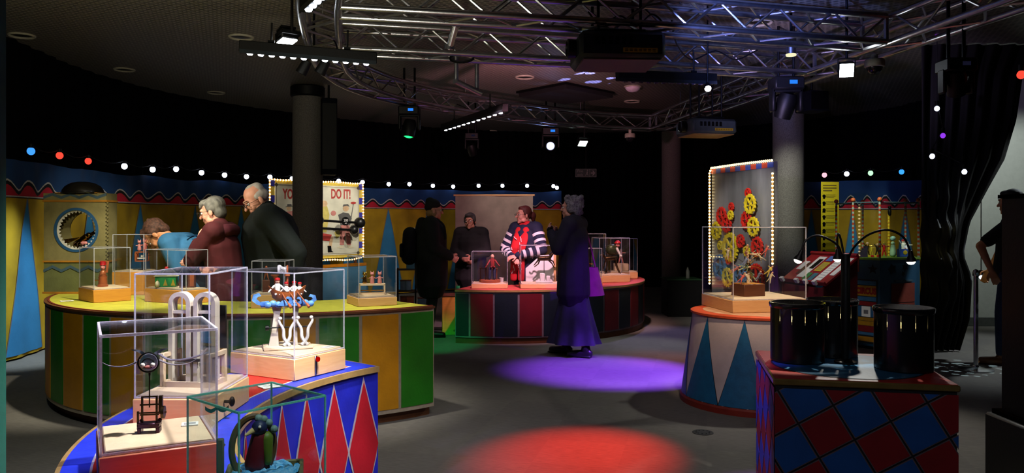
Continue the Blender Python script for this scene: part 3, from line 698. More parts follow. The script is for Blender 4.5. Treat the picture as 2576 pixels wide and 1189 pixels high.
# --- automaton 1: winged fish machine
def rotz(a): return Matrix.Rotation(a, 3, 'Z')
x, y = inside(k1, 0.292, 0.31, 0.46, 0.5)
t = thing('fish_automaton', 'winged metal fish on a rod above a small bronze crank frame', 'automaton', (x - 0.005, y, z1), 0.2)
q = MB().box((0, 0, 0.022), (0.058, 0.036, 0.014), bev=0.003)
for sx in (-1, 1):
    q.box((sx * 0.024, 0, 0.008), (0.01, 0.03, 0.016), bev=0.002)
    for sy in (-1, 1): q.ball((sx * 0.024, sy * 0.014, 0.03), 0.006, 8)
q.build('base', mat('bronze_purple', '#3a2230', 0.3, 0.8), t)
q = MB()
for sx in (-1, 1): q.box((sx * 0.019, 0, 0.063), (0.005, 0.006, 0.075))
for z in (0.05, 0.078, 0.1): q.box((0, 0, z), (0.05 if z < 0.09 else 0.043, 0.004, 0.004))
q.tube((-0.03, 0, 0.055), (0.045, 0, 0.055), 0.002).tube((0.032, 0, 0.055), (0.04, 0, 0.055), 0.018, seg=16); q.box((-0.03, 0, 0.035), (0.005, 0.006, 0.05)).box((0.028, 0.008, 0.075), (0.01, 0.012, 0.05))
q.build('frame', M_darkbrass, t)
q = MB().tube((0, 0, 0.07), (0, 0, 0.172), 0.0018).tube((0, 0, 0.16), (0, 0, 0.172), 0.003)
q.build('rod', M_darkbrass, t)
R = Matrix.Rotation(PI / 2, 3, 'X')
MB().lathe([(0.0, -0.02), (0.017, -0.014), (0.024, 0.0), (0.023, 0.012), (0.014, 0.015), (0.0, 0.016)], (0, 0, 0.198), rot=R, seg=24).build('fish_body', mat('fish_silver', '#9aa3b8', 0.35, 0.5), t)
q = MB().path([(0.027 * math.cos(a * PI / 12), -0.012, 0.198 + 0.027 * math.sin(a * PI / 12)) for a in range(24)], 0.0024, 6, True)
q.path([(0.015 * math.cos(a * PI / 10), -0.016, 0.196 + 0.014 * math.sin(a * PI / 10)) for a in range(20)], 0.0018, 6, True); q.build('eye_ring', M_black, t)
for sx in (-1, 1): MB().ball((sx * 0.013, -0.02, 0.192), 0.0065, 10).build('eye', M_white, t)
MB().ball((0, -0.019, 0.187), (0.009, 0.004, 0.004)).build('mouth', M_pink, t)
for sx in (-1, 1):
    q = MB().sheet([[(sx * (0.012 + 0.036 * k / 6), 0.004 * math.sin(k), 0.216 + 0.010 * math.sin(k / 6 * 2.6) + 0.012 * (k / 6) ** 2 + dz * (1 - k / 6.6)) for k in range(7)] for dz in (-0.006, 0.0, 0.007)])
    q.build('wing', mat('feather_grey', '#6d7486', 0.6), t)
    q = MB().path(catmull([(sx * 0.022, 0, 0.203), (sx * 0.06, 0.0, 0.188), (sx * 0.10, 0.0, 0.189), (sx * 0.125, 0, 0.201)], 5), 0.0016, 5, radii=[0.0026 * (1 - i / 17) + 0.0006 for i in range(16)])
    q.build('whisker', mat('whisker_grey', '#8d8796', 0.5), t)

# --- automaton 2: two tall wooden arches on an open frame
x, y = inside(k2, 0.265, 0.39, 0.49, 0.5)
t = thing('arch_automaton', 'machine of two tall pale wooden arches on an open box frame', 'automaton', (x, y, z2), -0.12)
def arch(cx, cyy, w, h, th, dep, name):
    out = []; inn = []
    n = 20
    for i in range(n + 1):
        a = PI * i / n
        out.append((cx + w / 2 * math.cos(a), h - w / 2 + w / 2 * math.sin(a))); inn.append((cx + (w / 2 - th) * math.cos(a), h - w / 2 + (w / 2 - th) * math.sin(a)))
    poly_o = [(cx + w / 2, 0.0)] + out + [(cx - w / 2, 0.0)]; poly_i = [(cx + w / 2 - th, 0.0)] + inn + [(cx - w / 2 + th, 0.0)]
    m = MB()
    A = []
    for a, b in zip(poly_o, poly_i): A.append([m.bm.verts.new((p[0], cyy + e, p[1])) for p, e in ((a, -dep / 2), (b, -dep / 2), (b, dep / 2), (a, dep / 2))])
    for p, q_ in zip(A, A[1:]):
        for k in range(4): m.bm.faces.new((p[k], p[(k + 1) % 4], q_[(k + 1) % 4], q_[k]))
    m.bm.faces.new(A[0]); m.bm.faces.new(list(reversed(A[-1]))); return m.build(name, M_cream, t)
M_pale = mat('whitewashed_wood', '#d9cdbb', 0.55, nscale=8)
for cx in (-0.048, 0.048):
    arch(cx, 0.0, 0.084, 0.335, 0.016, 0.035, 'wooden_arch').data.materials[0] = M_pale
    MB().box((cx, 0, 0.262), (0.055, 0.026, 0.01)).build('crossbar', M_pale, t)
for cx, w in ((0.0, 0.010), (0.062, 0.010)): MB().box((cx, 0.07, 0.2), (0.055, 0.006, 0.16), bev=0.002).build('dark_panel', M_black, t)
q = MB()
for sx in (-0.088, 0.088):
    for sy in (-0.055, 0.055): q.box((sx, sy, 0.06), (0.016, 0.016, 0.12), bev=0.002)
    q.box((sx, 0, 0.009), (0.016, 0.1, 0.018)).box((sx, 0, 0.111), (0.016, 0.1, 0.014))
for sy in (-0.055, 0.055): q.box((0, sy, 0.009), (0.17, 0.016, 0.018))
q.build('box_frame', M_plate, t)
MB().box((0, -0.02, 0.09), (0.07, 0.012, 0.01)).tube((-0.085, 0, 0.075), (0.085, 0, 0.075), 0.004).build('axle', M_steel, t)
MB().path(catmull([(-0.1, -0.075, 0.125), (-0.05, -0.075, 0.10), (0.02, -0.075, 0.105), (0.1, -0.075, 0.13)], 5), 0.004, 6).build('hanging_ribbon', mat('ribbon_grey', '#8c8590', 0.5), t)

# --- small wooden people used by several machines
def figure(par, name, base, h, m_body, m_head, arms=((-1, 0.3), (1, 0.3)), legs=0.15, lean=(0, 0), sit=False, hat=None):
    bx, by, bz = base; r = h
    hip = Vector((bx, by, bz + (0.05 if sit else 0.45) * r)); ch = hip + Vector((lean[0] * r, lean[1] * r, 0.3 * r)); hd = ch + Vector((lean[0] * 0.4 * r, lean[1] * 0.4 * r, 0.16 * r))
    q = MB().cap(hip, ch, 0.085 * r, 0.11 * r, n=2, seg=8)
    for sx in (-1, 1):
        if sit: q.cap(hip + Vector((sx * 0.05 * r, 0, 0)), hip + Vector((sx * 0.07 * r, -0.24 * r, 0.02 * r)), 0.05 * r, 0.045 * r, n=2, seg=6)
        else: q.cap(hip + Vector((sx * 0.05 * r, 0, 0)), (bx + sx * legs * r, by, bz + 0.03 * r), 0.055 * r, 0.035 * r, n=2, seg=6)
    for sx, up in arms: q.cap(ch + Vector((sx * 0.11 * r, 0, 0)), ch + Vector((sx * 0.3 * r, -0.12 * r, (up - 0.3) * r)), 0.04 * r, 0.028 * r, n=2, seg=6)
    o = q.build(name, m_body, par)
    MB().ball(hd, (0.085 * r, 0.085 * r, 0.1 * r), 10).ball(hd + Vector((0, -0.085 * r, -0.01 * r)), 0.02 * r, 6).build('head', m_head, o)
    if hat: MB().lathe([(0.1 * r, 0), (0.1 * r, 0.02 * r), (0.085 * r, 0.07 * r), (0.0, 0.1 * r)], hd + Vector((0, 0, 0.04 * r)), seg=12).build('cap', hat, o)
    return o
M_fl = mat('flesh_paint', '#d8a58a', 0.5)

# --- automaton 3: pirate rowing boat
x, y = inside(k3, 0.335, 0.40, 0.5, 0.52)
t = thing('pirate_boat_automaton', 'rowing boat of red-capped sailors on blue waves above white lyre brackets', 'automaton', (x, y, z3), 0.35)
MB().box((0, 0, 0.006), (0.22, 0.15, 0.012), bev=0.003).build('board', M_plate, t)
hull = MB(); g = []  # keel to gunwale
for i in range(11):
    u = -1 + 2 * i / 10; w = 0.040 * (1 - abs(u) ** 2.6) + 0.004; zt_ = 0.262 + 0.03 * u * u
    g.append([(u * (0.085 - 0.018 * math.sin(a)), w * math.cos(a), 0.205 + 0.03 * u * u + (zt_ - 0.205 - 0.03 * u * u) * (1 - math.sin(a))) for a in [PI * k / 8 for k in range(9)]])
for r0 in g: pass
hull.sheet(g).build('hull', mat('hull_orange', '#b8642a', 0.45), t)
MB().box((0, 0, 0.262), (0.13, 0.05, 0.004)).build('deck', M_dwood, t)
for i, (px_, s) in enumerate(((-0.045, 1.25), (-0.005, 0.95), (0.03, 1.0), (0.055, 0.9))):
    figure(t, 'sailor', (px_, 0, 0.245), 0.105 * s, M_white, M_fl, sit=True, hat=M_red, arms=((-1, 0.1), (1, 0.1)))
MB().tube((0.0, 0.01, 0.262), (0.0, 0.01, 0.385), 0.0055, 0.004).build('mast', M_copper, t)
MB().tube((0, 0.01, 0.335), (0, 0.01, 0.345), 0.012).build('crow_nest', M_copper, t)
fl = MB().sheet([[(-0.004 - 0.04 * k / 6, 0.01 + 0.004 * math.sin(k * 1.4), 0.382 - zz - 0.006 * math.sin(k)) for k in range(7)] for zz in (0, 0.012, 0.026)]).build('pirate_flag', mat('flag_black', '#e4e2e8', 0.8, hex2='#2a2a30', nscale=60), t)
for i in range(3):
    MB().tube((-0.03 + 0.035 * i, -0.03, 0.265), (0.0 + 0.04 * i, -0.09, 0.21), 0.003).tube((0.0 + 0.04 * i, -0.088, 0.212), (0.008 + 0.04 * i, -0.105, 0.198), 0.006, 0.007).build('oar', M_copper, t)
M_wave = mat('wave_blue', '#6fa8dc', 0.4, hex2='#2b57a8', nscale=30)
def curl(cx, cyy, s, flip):
    P = [(0, 0), (0.5, 0.12), (0.9, 0.5), (0.8, 1.0), (0.35, 1.15), (0.2, 0.9), (0.45, 0.85), (0.55, 0.65), (0.3, 0.35), (-0.35, 0.4), (-0.6, 0.1)]
    return MB().prism([(cx + flip * p[0] * s, 0.200 + p[1] * s * 0.85) for p in P], lambda q_: (q_[0], cyy - 0.011, q_[1]), lambda q_: (q_[0], cyy + 0.011, q_[1]))
for cx, cyy, s, f_ in ((-0.105, 0.0, 0.06, -1), (-0.02, -0.04, 0.045, 1), (0.03, -0.045, 0.042, 1), (0.085, -0.02, 0.05, 1), (0.02, 0.045, 0.05, -1)):
    curl(cx, cyy, s, f_).build('wave', M_wave, t)
for k in range(9): MB().ball((-0.09 + 0.024 * k, -0.038 + 0.004 * (k % 3), 0.206 + 0.006 * (k % 2)), (0.017, 0.012, 0.015), 10).build('wave_crest', M_wave, t)
MB().box((-0.02, 0, 0.2), (0.2, 0.08, 0.006)).build('wave_board', mat('wave_dark', '#23346e', 0.4), t)
q = MB()
q.prism([(-0.085, 0.012), (-0.04, 0.012), (-0.043, 0.08), (-0.035, 0.16), (-0.022, 0.212), (-0.075, 0.212), (-0.062, 0.16), (-0.072, 0.08)], lambda p: (p[0], -0.015, p[1]), lambda p: (p[0], 0.015, p[1]))
q.build('stand', M_pale, t)
q = MB().prism([(0.025, 0.012), (0.045, 0.012), (0.042, 0.12), (0.055, 0.212), (0.02, 0.212), (0.03, 0.12)], lambda p: (p[0], -0.012, p[1]), lambda p: (p[0], 0.012, p[1]))
q.build('stand', M_pale, t)
for cx in (-0.005, 0.075):
    for f_ in (-1, 1):
        pts = catmull([(cx - f_ * 0.012, -0.035, 0.015), (cx + f_ * 0.012, -0.035, 0.05), (cx + f_ * 0.016, -0.035, 0.09), (cx + f_ * 0.034, -0.035, 0.125), (cx + f_ * 0.03, -0.035, 0.142)], 5)
        MB().path(pts, 0.006, 7, radii=[0.0085 - 0.003 * i / len(pts) for i in range(len(pts))]).ball(pts[-1], 0.009, 8).build('lyre_bracket', M_white, t)
MB().tube((-0.09, -0.03, 0.1), (0.09, -0.03, 0.1), 0.003).tube((-0.1, -0.03, 0.1), (-0.085, -0.03, 0.1), 0.012).build('crankshaft', M_blackm, t)

# --- automaton 4: parrot in a ring
x, y = inside(k4, 0.212, 0.222, 0.46, 0.5)
t = thing('parrot_automaton', 'dark red and green parrot perched inside a wooden hoop over blue rope', 'automaton', (x, y, z4), 0.25); t.scale = (1.16, 1.16, 1.16)
M_perch = mat('olive_wood', '#6b6a44', 0.5)
q = MB()
for s in (-1, 1):
    q.box((0.02, s * 0.055, 0.052), (0.13, 0.008, 0.018), bev=0.002).box((0.02 + s * 0.065, 0, 0.052), (0.008, 0.118, 0.018), bev=0.002)
    for s2 in (-1, 1): q.box((0.02 + s * 0.06, s2 * 0.05, 0.025), (0.012, 0.012, 0.05))
q.tube((0.075, -0.062, 0.055), (0.1, -0.062, 0.055), 0.006)
q.build('perch_frame', M_perch, t)
MB().path([(0.0 + 0.036 * math.cos(a * PI / 16), 0.012 * math.cos(a * PI / 16), 0.105 + 0.056 * math.sin(a * PI / 16)) for a in range(32)], 0.006, 8, True).build('hoop', mat('hoop_brown', '#5a4326', 0.45), t)
pts = [(0.02 + (0.008 + 0.05 * (i / 90)) * math.cos(i * 0.42), (0.008 + 0.038 * (i / 90)) * math.sin(i * 0.42), 0.06 + 0.004 * math.sin(i * 1.9)) for i in range(91)]
MB().path(pts, 0.006, 6).build('blue_rope', mat('rope_blue', '#2c9ad8', 0.7, hex2='#9bd4ee', nscale=120), t)
b = MB(); b.cap((0.004, -0.002, 0.075), (0.012, -0.004, 0.125), 0.019, 0.015, n=4).cap((0.02, 0.0, 0.06), (0.012, 0, 0.09), 0.007, 0.014)
body = b.build('parrot_body', mat('parrot_red', '#6a1420', 0.5), t)
MB().cap((0.026, -0.006, 0.08), (0.024, -0.006, 0.122), 0.008, 0.012, n=4).build('wing', mat('parrot_green', '#5f7a22', 0.5), t)
MB().ball((0.012, -0.008, 0.142), 0.014, 12).build('head', mat('parrot_blue', '#1d2a52', 0.5), t)
q = MB()
for k in range(4): q.ball((0.01 + 0.009 * k, -0.004, 0.158 - 0.004 * k * k * 0.6), 0.0075, 8)
q.build('crest', mat('crest_grey', '#7b9a92', 0.6), t)
MB().tube((0.002, -0.018, 0.14), (-0.012, -0.024, 0.133), 0.006, 0.002).build('beak', mat('beak', '#d9c48a', 0.4), t)
MB().ball((0.013, -0.021, 0.146), 0.003, 8).build('eye', M_white, t)
MB().box((-0.055, -0.012, 0.09), (0.012, 0.012, 0.075), bev=0.002).ball((-0.055, -0.012, 0.045), (0.016, 0.014, 0.022), 8).build('post', mat('grey_post', '#5a564c', 0.6), t)
q = MB().tube((-0.06, -0.02, 0.06), (-0.06, -0.02, 0.185), 0.001)
for s in (-1, 1): q.sheet([[(-0.06 + s * 0.02 * k / 4, -0.02, 0.185 - 0.006 * math.sin(k / 4 * PI) + e) for k in range(5)] for e in (-0.003, 0.004)])
q.build('paddle', mat('paddle_teal', '#1f5660', 0.5), t)

# cases on the yellow counter
ZY = 0.805
y1, zy1 = case('clear display case with the copper bust on the left of the yellow counter', (-3.14, 5.86), (0.70, 0.71), 0.27, 0.35, ZY, 0.095, 1.215, M_woodo)
y2, zy2 = case('tall clear display case with the pink cats, in front of the bending man', (-3.33, 6.5), (1, 0), 0.27, 0.25, ZY, 0.19, 1.307, M_woodo)
y3, zy3 = case('wide clear display case with a brown cabinet and a green tent', (-2.40, 5.75), (0.48, 0.87), 0.205, 0.47, ZY, 0.1, 1.203, M_woodo)
y4, zy4 = case('small clear display case with a brown figure on the yellow counter, left of the column', (-1.84, 5.5), (1, 0), 0.245, 0.24, ZY, 0.095, 1.137)
y5, zy5 = case('clear display case with three small wooden cats at the right of the yellow counter', (-1.10, 5.59), (0.894, 0.45), 0.29, 0.32, ZY, 0.06, 1.16)
x, y = inside(y1, 0.27, 0.35, 0.45, 0.5)
t = thing('bust_automaton', 'copper coloured bust with a red hat on a round plinth', 'automaton', (x, y, zy1), 0.3)
M_cop = mat('copper_paint', '#b4623a', 0.35, 0.3)
MB().lathe([(0.038, 0), (0.038, 0.012), (0.032, 0.018), (0.03, 0.07), (0.034, 0.078), (0.0, 0.08)], seg=24).build('plinth', M_cop, t)
MB().cap((0, 0, 0.085), (0, 0, 0.11), 0.028, 0.02, n=3).cap((0, 0, 0.11), (0, 0, 0.135), 0.012, 0.012).build('shoulders', M_cop, t)
MB().ball((0, -0.003, 0.15), (0.018, 0.02, 0.024)).ball((0, -0.024, 0.148), 0.005, 8).build('head', M_pink, t)
MB().lathe([(0.024, 0), (0.022, 0.006), (0.02, 0.03), (0.0, 0.034)], (0, 0, 0.165), seg=16).build('hat', M_red, t)
MB().box((0.03, 0.005, 0.15), (0.018, 0.008, 0.09), Matrix.Rotation(0.1, 3, 'Y'), 0.002).build('board', M_copper, t)
MB().tube((-0.03, 0, 0.05), (-0.05, 0, 0.05), 0.004).ball((-0.052, 0, 0.05), 0.007, 8).build('crank', M_brass, t)
card('white card on the green counter edge left of the copper bust case', -3.42, 6.0, 0.8065, 0.6, 0.09, 0.06)
def cat(par, name, c, s, m):
    q = MB().cap(c, (c[0], c[1], c[2] + 0.5 * s), 0.22 * s, 0.16 * s, n=3, seg=8).ball((c[0], c[1] - 0.02 * s, c[2] + 0.82 * s), (0.2 * s, 0.18 * s, 0.17 * s), 8)
    for sx in (-1, 1):
        q.tube((c[0] + sx * 0.12 * s, c[1], c[2] + 0.93 * s), (c[0] + sx * 0.16 * s, c[1], c[2] + 1.14 * s), 0.07 * s, 0.005 * s, 6)
        q.cap((c[0] + sx * 0.17 * s, c[1], c[2] + 0.45 * s), (c[0] + sx * 0.33 * s, c[1] - 0.1 * s, c[2] + 0.4 * s), 0.05 * s, 0.04 * s, n=2, seg=6)
    return q.build(name, m, par)
x, y = inside(y2, 0.27, 0.25, 0.78, 0.35)
t = thing('cat_automaton', 'two pink cats on an open copper box raised on a post', 'automaton', (x, y, zy2), 0.1)
q = MB()
for sx in (-1, 1):
    for sy in (-1, 1): q.box((sx * 0.042, sy * 0.03, 0.115), (0.009, 0.009, 0.085))
for z in (0.077, 0.153):
    for sy in (-1, 1): q.box((0, sy * 0.03, z), (0.092, 0.009, 0.009))
    for sx in (-1, 1): q.box((sx * 0.042, 0, z), (0.009, 0.066, 0.009))
q.build('box_frame', M_cop, t)
MB().box((-0.045, 0, 0.115), (0.02, 0.06, 0.07), bev=0.008).build('side_drum', M_copper, t)
MB().box((0, 0, 0.1), (0.07, 0.02, 0.008)).ball((0.0, 0, 0.118), 0.012).build('cam', M_white, t)
MB().lathe([(0.035, 0), (0.035, 0.004), (0.006, 0.008), (0.005, 0.072)], seg=16).build('post', M_steel, t)
cat(t, 'cat', (-0.022, 0, 0.175), 0.075, M_pink); cat(t, 'cat', (0.022, 0, 0.175), 0.085, mat('cat_rose', '#c9685e', 0.5))
MB().tube((0.047, 0, 0.12), (0.075, -0.01, 0.125), 0.003).build('crank', M_brass, t)
x, y = inside(y3, 0.205, 0.47, 0.62, 0.3)
t = thing('cabinet_automaton', 'small dark brown cabinet with an open dark front in the wide case', 'automaton', (x, y, zy3), 0.25)
MB().box((0, 0, 0.055), (0.11, 0.075, 0.11), bev=0.003).build('cabinet', M_dwood, t)
MB().box((-0.02, -0.039, 0.055), (0.05, 0.004, 0.085)).build('dark_opening', M_black, t)
MB().box((0.035, -0.039, 0.055), (0.03, 0.005, 0.09), bev=0.001).build('door', M_copper, t)
x, y = inside(y3, 0.205, 0.47, 0.45, 0.72)
t = thing('tent_automaton', 'green box scene with yellow triangles and a small tent roof in the wide case', 'automaton', (x, y, zy3), 0.2)
MB().box((0, 0, 0.04), (0.15, 0.07, 0.08), bev=0.002).build('green_box', mat('tent_green', '#1f9a4a', 0.5), t)
for k in range(3): MB().prism([(-0.055 + 0.055 * k - 0.016, 0.01), (-0.055 + 0.055 * k + 0.016, 0.01), (-0.055 + 0.055 * k, 0.06)], lambda p: (p[0], -0.038, p[1]), lambda p: (p[0], -0.035, p[1])).build('yellow_triangle', M_yellow, t)
MB().prism([(-0.085, 0.08), (0.085, 0.08), (0.03, 0.13), (-0.03, 0.13)], lambda p: (p[0], -0.04, p[1]), lambda p: (p[0], 0.04, p[1])).build('tent_roof', M_cream, t)
MB().ball((0.0, 0, 0.142), 0.013).build('ball', M_red, t)
MB().ball((-0.05, -0.065, 0.025), (0.016, 0.016, 0.025)).build('tassel', M_cream, t)
x, y = inside(y4, 0.245, 0.24, 0.4, 0.5)
t = thing('horn_automaton', 'small brown figure beside a horn on a box', 'automaton', (x, y, zy4), 0.2)
MB().box((0, 0, 0.008), (0.09, 0.07, 0.016), bev=0.002).box((-0.025, 0.005, 0.05), (0.05, 0.05, 0.07), bev=0.003).build('box', M_dwood, t)
figure(t, 'brown_figure', (-0.025, 0.0, 0.085), 0.10, M_copper, M_copper, arms=((1, 0.25), (-1, 0.1)))
MB().tube((0.035, 0, 0.016), (0.035, 0, 0.085), 0.006).lathe([(0.006, 0.08), (0.012, 0.1), (0.03, 0.118), (0.031, 0.12), (0.0, 0.112)], (0.035, 0, 0), seg=16).build('horn', M_cop, t)
x, y = inside(y5, 0.29, 0.32, 0.5, 0.45)
t = thing('three_cat_automaton', 'three small wooden cats standing above a long open wooden box', 'automaton', (x, y, zy5), 0.2)
q = MB()
for sy in (-1, 1): q.box((0, sy * 0.03, 0.008), (0.19, 0.008, 0.016)).box((0, sy * 0.03, 0.074), (0.19, 0.008, 0.012))
q.box((0, 0, 0.078), (0.19, 0.065, 0.006))
for sx in (-1, 1): q.box((sx * 0.09, 0, 0.04), (0.01, 0.068, 0.08))
q.build('open_box', M_plate, t)
MB().tube((-0.1, 0, 0.03), (0.1, 0, 0.03), 0.004).build('crankshaft', M_brass, t)
for k, m in enumerate((M_brass, M_pink, M_pink)): cat(t, 'cat', (-0.055 + 0.055 * k, 0, 0.09), 0.075, m)

# cases on the red counter
ZR = 0.625
r1, zr1 = case('clear display case with the seated drummer at the left of the red counter', (-0.48, 9.22), (1, 0.0), 0.43, 0.34, ZR, 0.05, 1.057)
r2, zr2 = case('clear display case with the galloping horse and white backdrop', (0.10, 9.2), (1, 0.05), 0.56, 0.34, ZR, 0.05, 1.133)
r3, zr3 = case('tall dark display case behind the purple-lit woman', (0.98, 10.6), (1, 0.0), 0.30, 0.28, ZR, 0.09, 1.247)
r4, zr4 = case('clear display case with the green beast under a red rider', (1.13, 10.1), (0.97, 0.25), 0.43, 0.30, ZR, 0.09, 1.20)
r5, zr5 = case('clear display case farthest right on the red counter', (1.36, 10.78), (1, 0.05), 0.38, 0.28, ZR, 0.09, 1.176)
r6, zr6 = case('low clear display case at the right elbow of the purple-lit woman', (0.80, 9.62), (0.96, 0.28), 0.34, 0.28, ZR, 0.09, 1.081)
x, y = inside(r1, 0.43, 0.34, 0.5, 0.45)
t = thing('drummer_automaton', 'seated figure in a red jacket drumming at a small table', 'automaton', (x, y, zr1), 0.1)
MB().lathe([(0.13, 0), (0.13, 0.028), (0.12, 0.034), (0.0, 0.034)], seg=32).build('round_base', M_copper, t)
q = MB().box((0.04, 0, 0.165), (0.1, 0.08, 0.015))
for sx in (0, 0.08):
    for sy in (-0.03, 0.03): q.box((sx, sy, 0.1), (0.01, 0.01, 0.13))
q.build('stool', M_dwood, t)
q = MB().box((-0.085, -0.03, 0.17), (0.08, 0.07, 0.01))
for sx in (-0.115, -0.055):
    for sy in (-0.055, -0.005): q.box((sx, sy, 0.1), (0.008, 0.008, 0.13))
q.build('table', M_darkbrass, t)
figure(t, 'drummer', (0.03, 0, 0.17), 0.27, mat('jacket_red', '#8a2620', 0.6), M_fl, sit=True, arms=((-1, 0.0), (1, 0.05)))
MB().cap((0.0, -0.03, 0.165), (-0.01, -0.05, 0.05), 0.02, 0.016).cap((0.05, -0.03, 0.165), (0.05, -0.05, 0.05), 0.02, 0.016).build('trousers', mat('trouser_navy', '#1a2440', 0.7), t)
MB().lathe([(0.025, 0), (0.028, 0.05), (0.03, 0.055), (0, 0.05)], (0.14, -0.02, 0.0), seg=16).build('cup', M_white, t)
x, y = inside(r2, 0.56, 0.34, 0.52, 0.4)
t = thing('horse_automaton', 'dark galloping horse on a rod over a white block', 'automaton', (x, y, zr2), 0.0)
MB().box((0, 0, 0.01), (0.2, 0.14, 0.02), bev=0.003).box((-0.02, 0, 0.06), (0.06, 0.06, 0.1), bev=0.006).box((0.05, 0, 0.045), (0.045, 0.05, 0.07), bev=0.006).build('white_block', M_white, t)
MB().tube((0, 0, 0.1), (0, 0, 0.275), 0.004).build('rod', M_steel, t)
q = MB().cap((-0.055, 0, 0.285), (0.055, 0, 0.29), 0.027, 0.03).cap((0.065, 0, 0.295), (0.105, 0, 0.35), 0.02, 0.015).cap((0.105, 0, 0.35), (0.145, 0, 0.335), 0.014, 0.009)
q.tube((0.1, 0, 0.36), (0.1, 0, 0.378), 0.006, 0.001)
for a, b_, c_ in (((0.06, 0.275), (0.11, 0.25), (0.125, 0.205)), ((0.05, 0.27), (0.095, 0.225), (0.12, 0.175)), ((-0.06, 0.275), (-0.095, 0.235), (-0.12, 0.205)), ((-0.05, 0.27), (-0.07, 0.22), (-0.115, 0.185))):
    yy = 0.012
    q.cap((a[0], yy, a[1]), (b_[0], yy, b_[1]), 0.012, 0.008, n=2, seg=6).cap((b_[0], yy, b_[1]), (c_[0], yy, c_[1]), 0.008, 0.006, n=2, seg=6)
horse = q.build('horse', M_darkbrass, t)
MB().path(catmull([(-0.075, 0, 0.3), (-0.11, 0, 0.315), (-0.135, 0, 0.285), (-0.16, 0, 0.3)], 4), 0.007, 6).build('tail', M_black, horse)
MB().path(catmull([(0.105, 0.0, 0.372), (0.085, 0, 0.355), (0.06, 0, 0.33)], 4), 0.009, 6).build('mane', M_black, horse)
x, y = inside(r2, 0.56, 0.34, 0.5, 0.82)
t = thing('display_backdrop', 'tilted white paper backdrop behind the galloping horse', 'backdrop', (x, y, zr2), 0.06)
MB().prism([(-0.2, 0), (0.14, 0), (0.14, 0.33), (-0.02, 0.315), (-0.2, 0.16)], lambda p: (p[0], 0.0, p[1]), lambda p: (p[0], 0.006, p[1])).build('sheet', M_paper, t)
MB().box((0.155, 0.0, 0.165), (0.03, 0.03, 0.33), bev=0.002).build('wooden_edge', M_wood, t)
x, y = inside(r4, 0.43, 0.30, 0.5, 0.5)
t = thing('beast_automaton', 'dark green long-legged beast carrying a round red-capped rider', 'automaton', (x, y, zr4), 0.2)
M_beast = mat('beast_green', '#3f4a2a', 0.35, 0.5)
q = MB().cap((-0.06, 0, 0.2), (0.06, 0, 0.21), 0.03, 0.034).cap((-0.06, 0, 0.2), (-0.11, 0, 0.25), 0.02, 0.012).cap((-0.11, 0, 0.25), (-0.15, 0, 0.24), 0.016, 0.01)
for sx, sy in ((-0.06, 1), (-0.05, -1), (0.07, 1), (0.06, -1)):
    q.cap((sx, sy * 0.02, 0.2), (sx * 1.2, sy * 0.04, 0.11), 0.014, 0.009, n=2, seg=6).cap((sx * 1.2, sy * 0.04, 0.11), (sx * 1.9, sy * 0.05, 0.008), 0.009, 0.007, n=2, seg=6)
q.build('beast', M_darkbrass, t)
MB().ball((0.02, 0, 0.315), (0.09, 0.06, 0.075), 16).build('round_body', M_beast, t)
q = MB()
for k in range(5): q.path([(0.02 + 0.09 * math.cos(a) * 1.01, -0.061 * math.sin(a) * 0.6, 0.26 + 0.025 * k + 0.01 * math.sin(3 * a)) for a in [PI * j / 10 for j in range(11)]], 0.003, 5)
q.build('straps', M_brass, t)
MB().ball((0.09, -0.02, 0.38), (0.032, 0.03, 0.036)).build('rider_head', M_pink, t)
MB().lathe([(0.042, 0), (0.04, 0.012), (0.02, 0.035), (0, 0.04)], (0.09, -0.02, 0.4), seg=16).build('rider_cap', M_red, t)
MB().cap((0.07, -0.05, 0.33), (0.11, -0.07, 0.24), 0.018, 0.012).ball((0.115, -0.07, 0.235), 0.02).build('rider_arm', M_white, t)
x, y = inside(r5, 0.38, 0.28, 0.45, 0.5)
t = thing('pink_automaton', 'small pink figure on a pale box in the farthest right case', 'automaton', (x, y, zr5), 0)
MB().box((0, 0, 0.05), (0.2, 0.12, 0.1), bev=0.005).build('pale_box', M_plate, t)
figure(t, 'pink_figure', (0, 0, 0.1), 0.2, M_pink, M_fl)
x, y = inside(r6, 0.34, 0.28, 0.6, 0.5)
t = thing('small_automaton', 'small brass figure in the low case beside the purple-lit woman', 'automaton', (x, y, zr6), 0)
MB().lathe([(0.06, 0), (0.06, 0.02), (0, 0.025)], seg=20).build('base', M_dwood, t); figure(t, 'brass_figure', (0, 0, 0.022), 0.18, M_brass, M_brass)
x, y = inside(r3, 0.30, 0.28, 0.5, 0.5)
t = thing('bottle_automaton', 'dark bottle shape inside the tall dark case', 'automaton', (x, y, zr3), 0)
MB().lathe([(0.03, 0), (0.032, 0.09), (0.012, 0.13), (0.012, 0.16), (0, 0.162)], seg=16).build('bottle', mat('bottle_dark', '#203026', 0.15), t)
MB().box((0, 0, 0.003), (0.14, 0.12, 0.006)).build('mat', M_black, t)

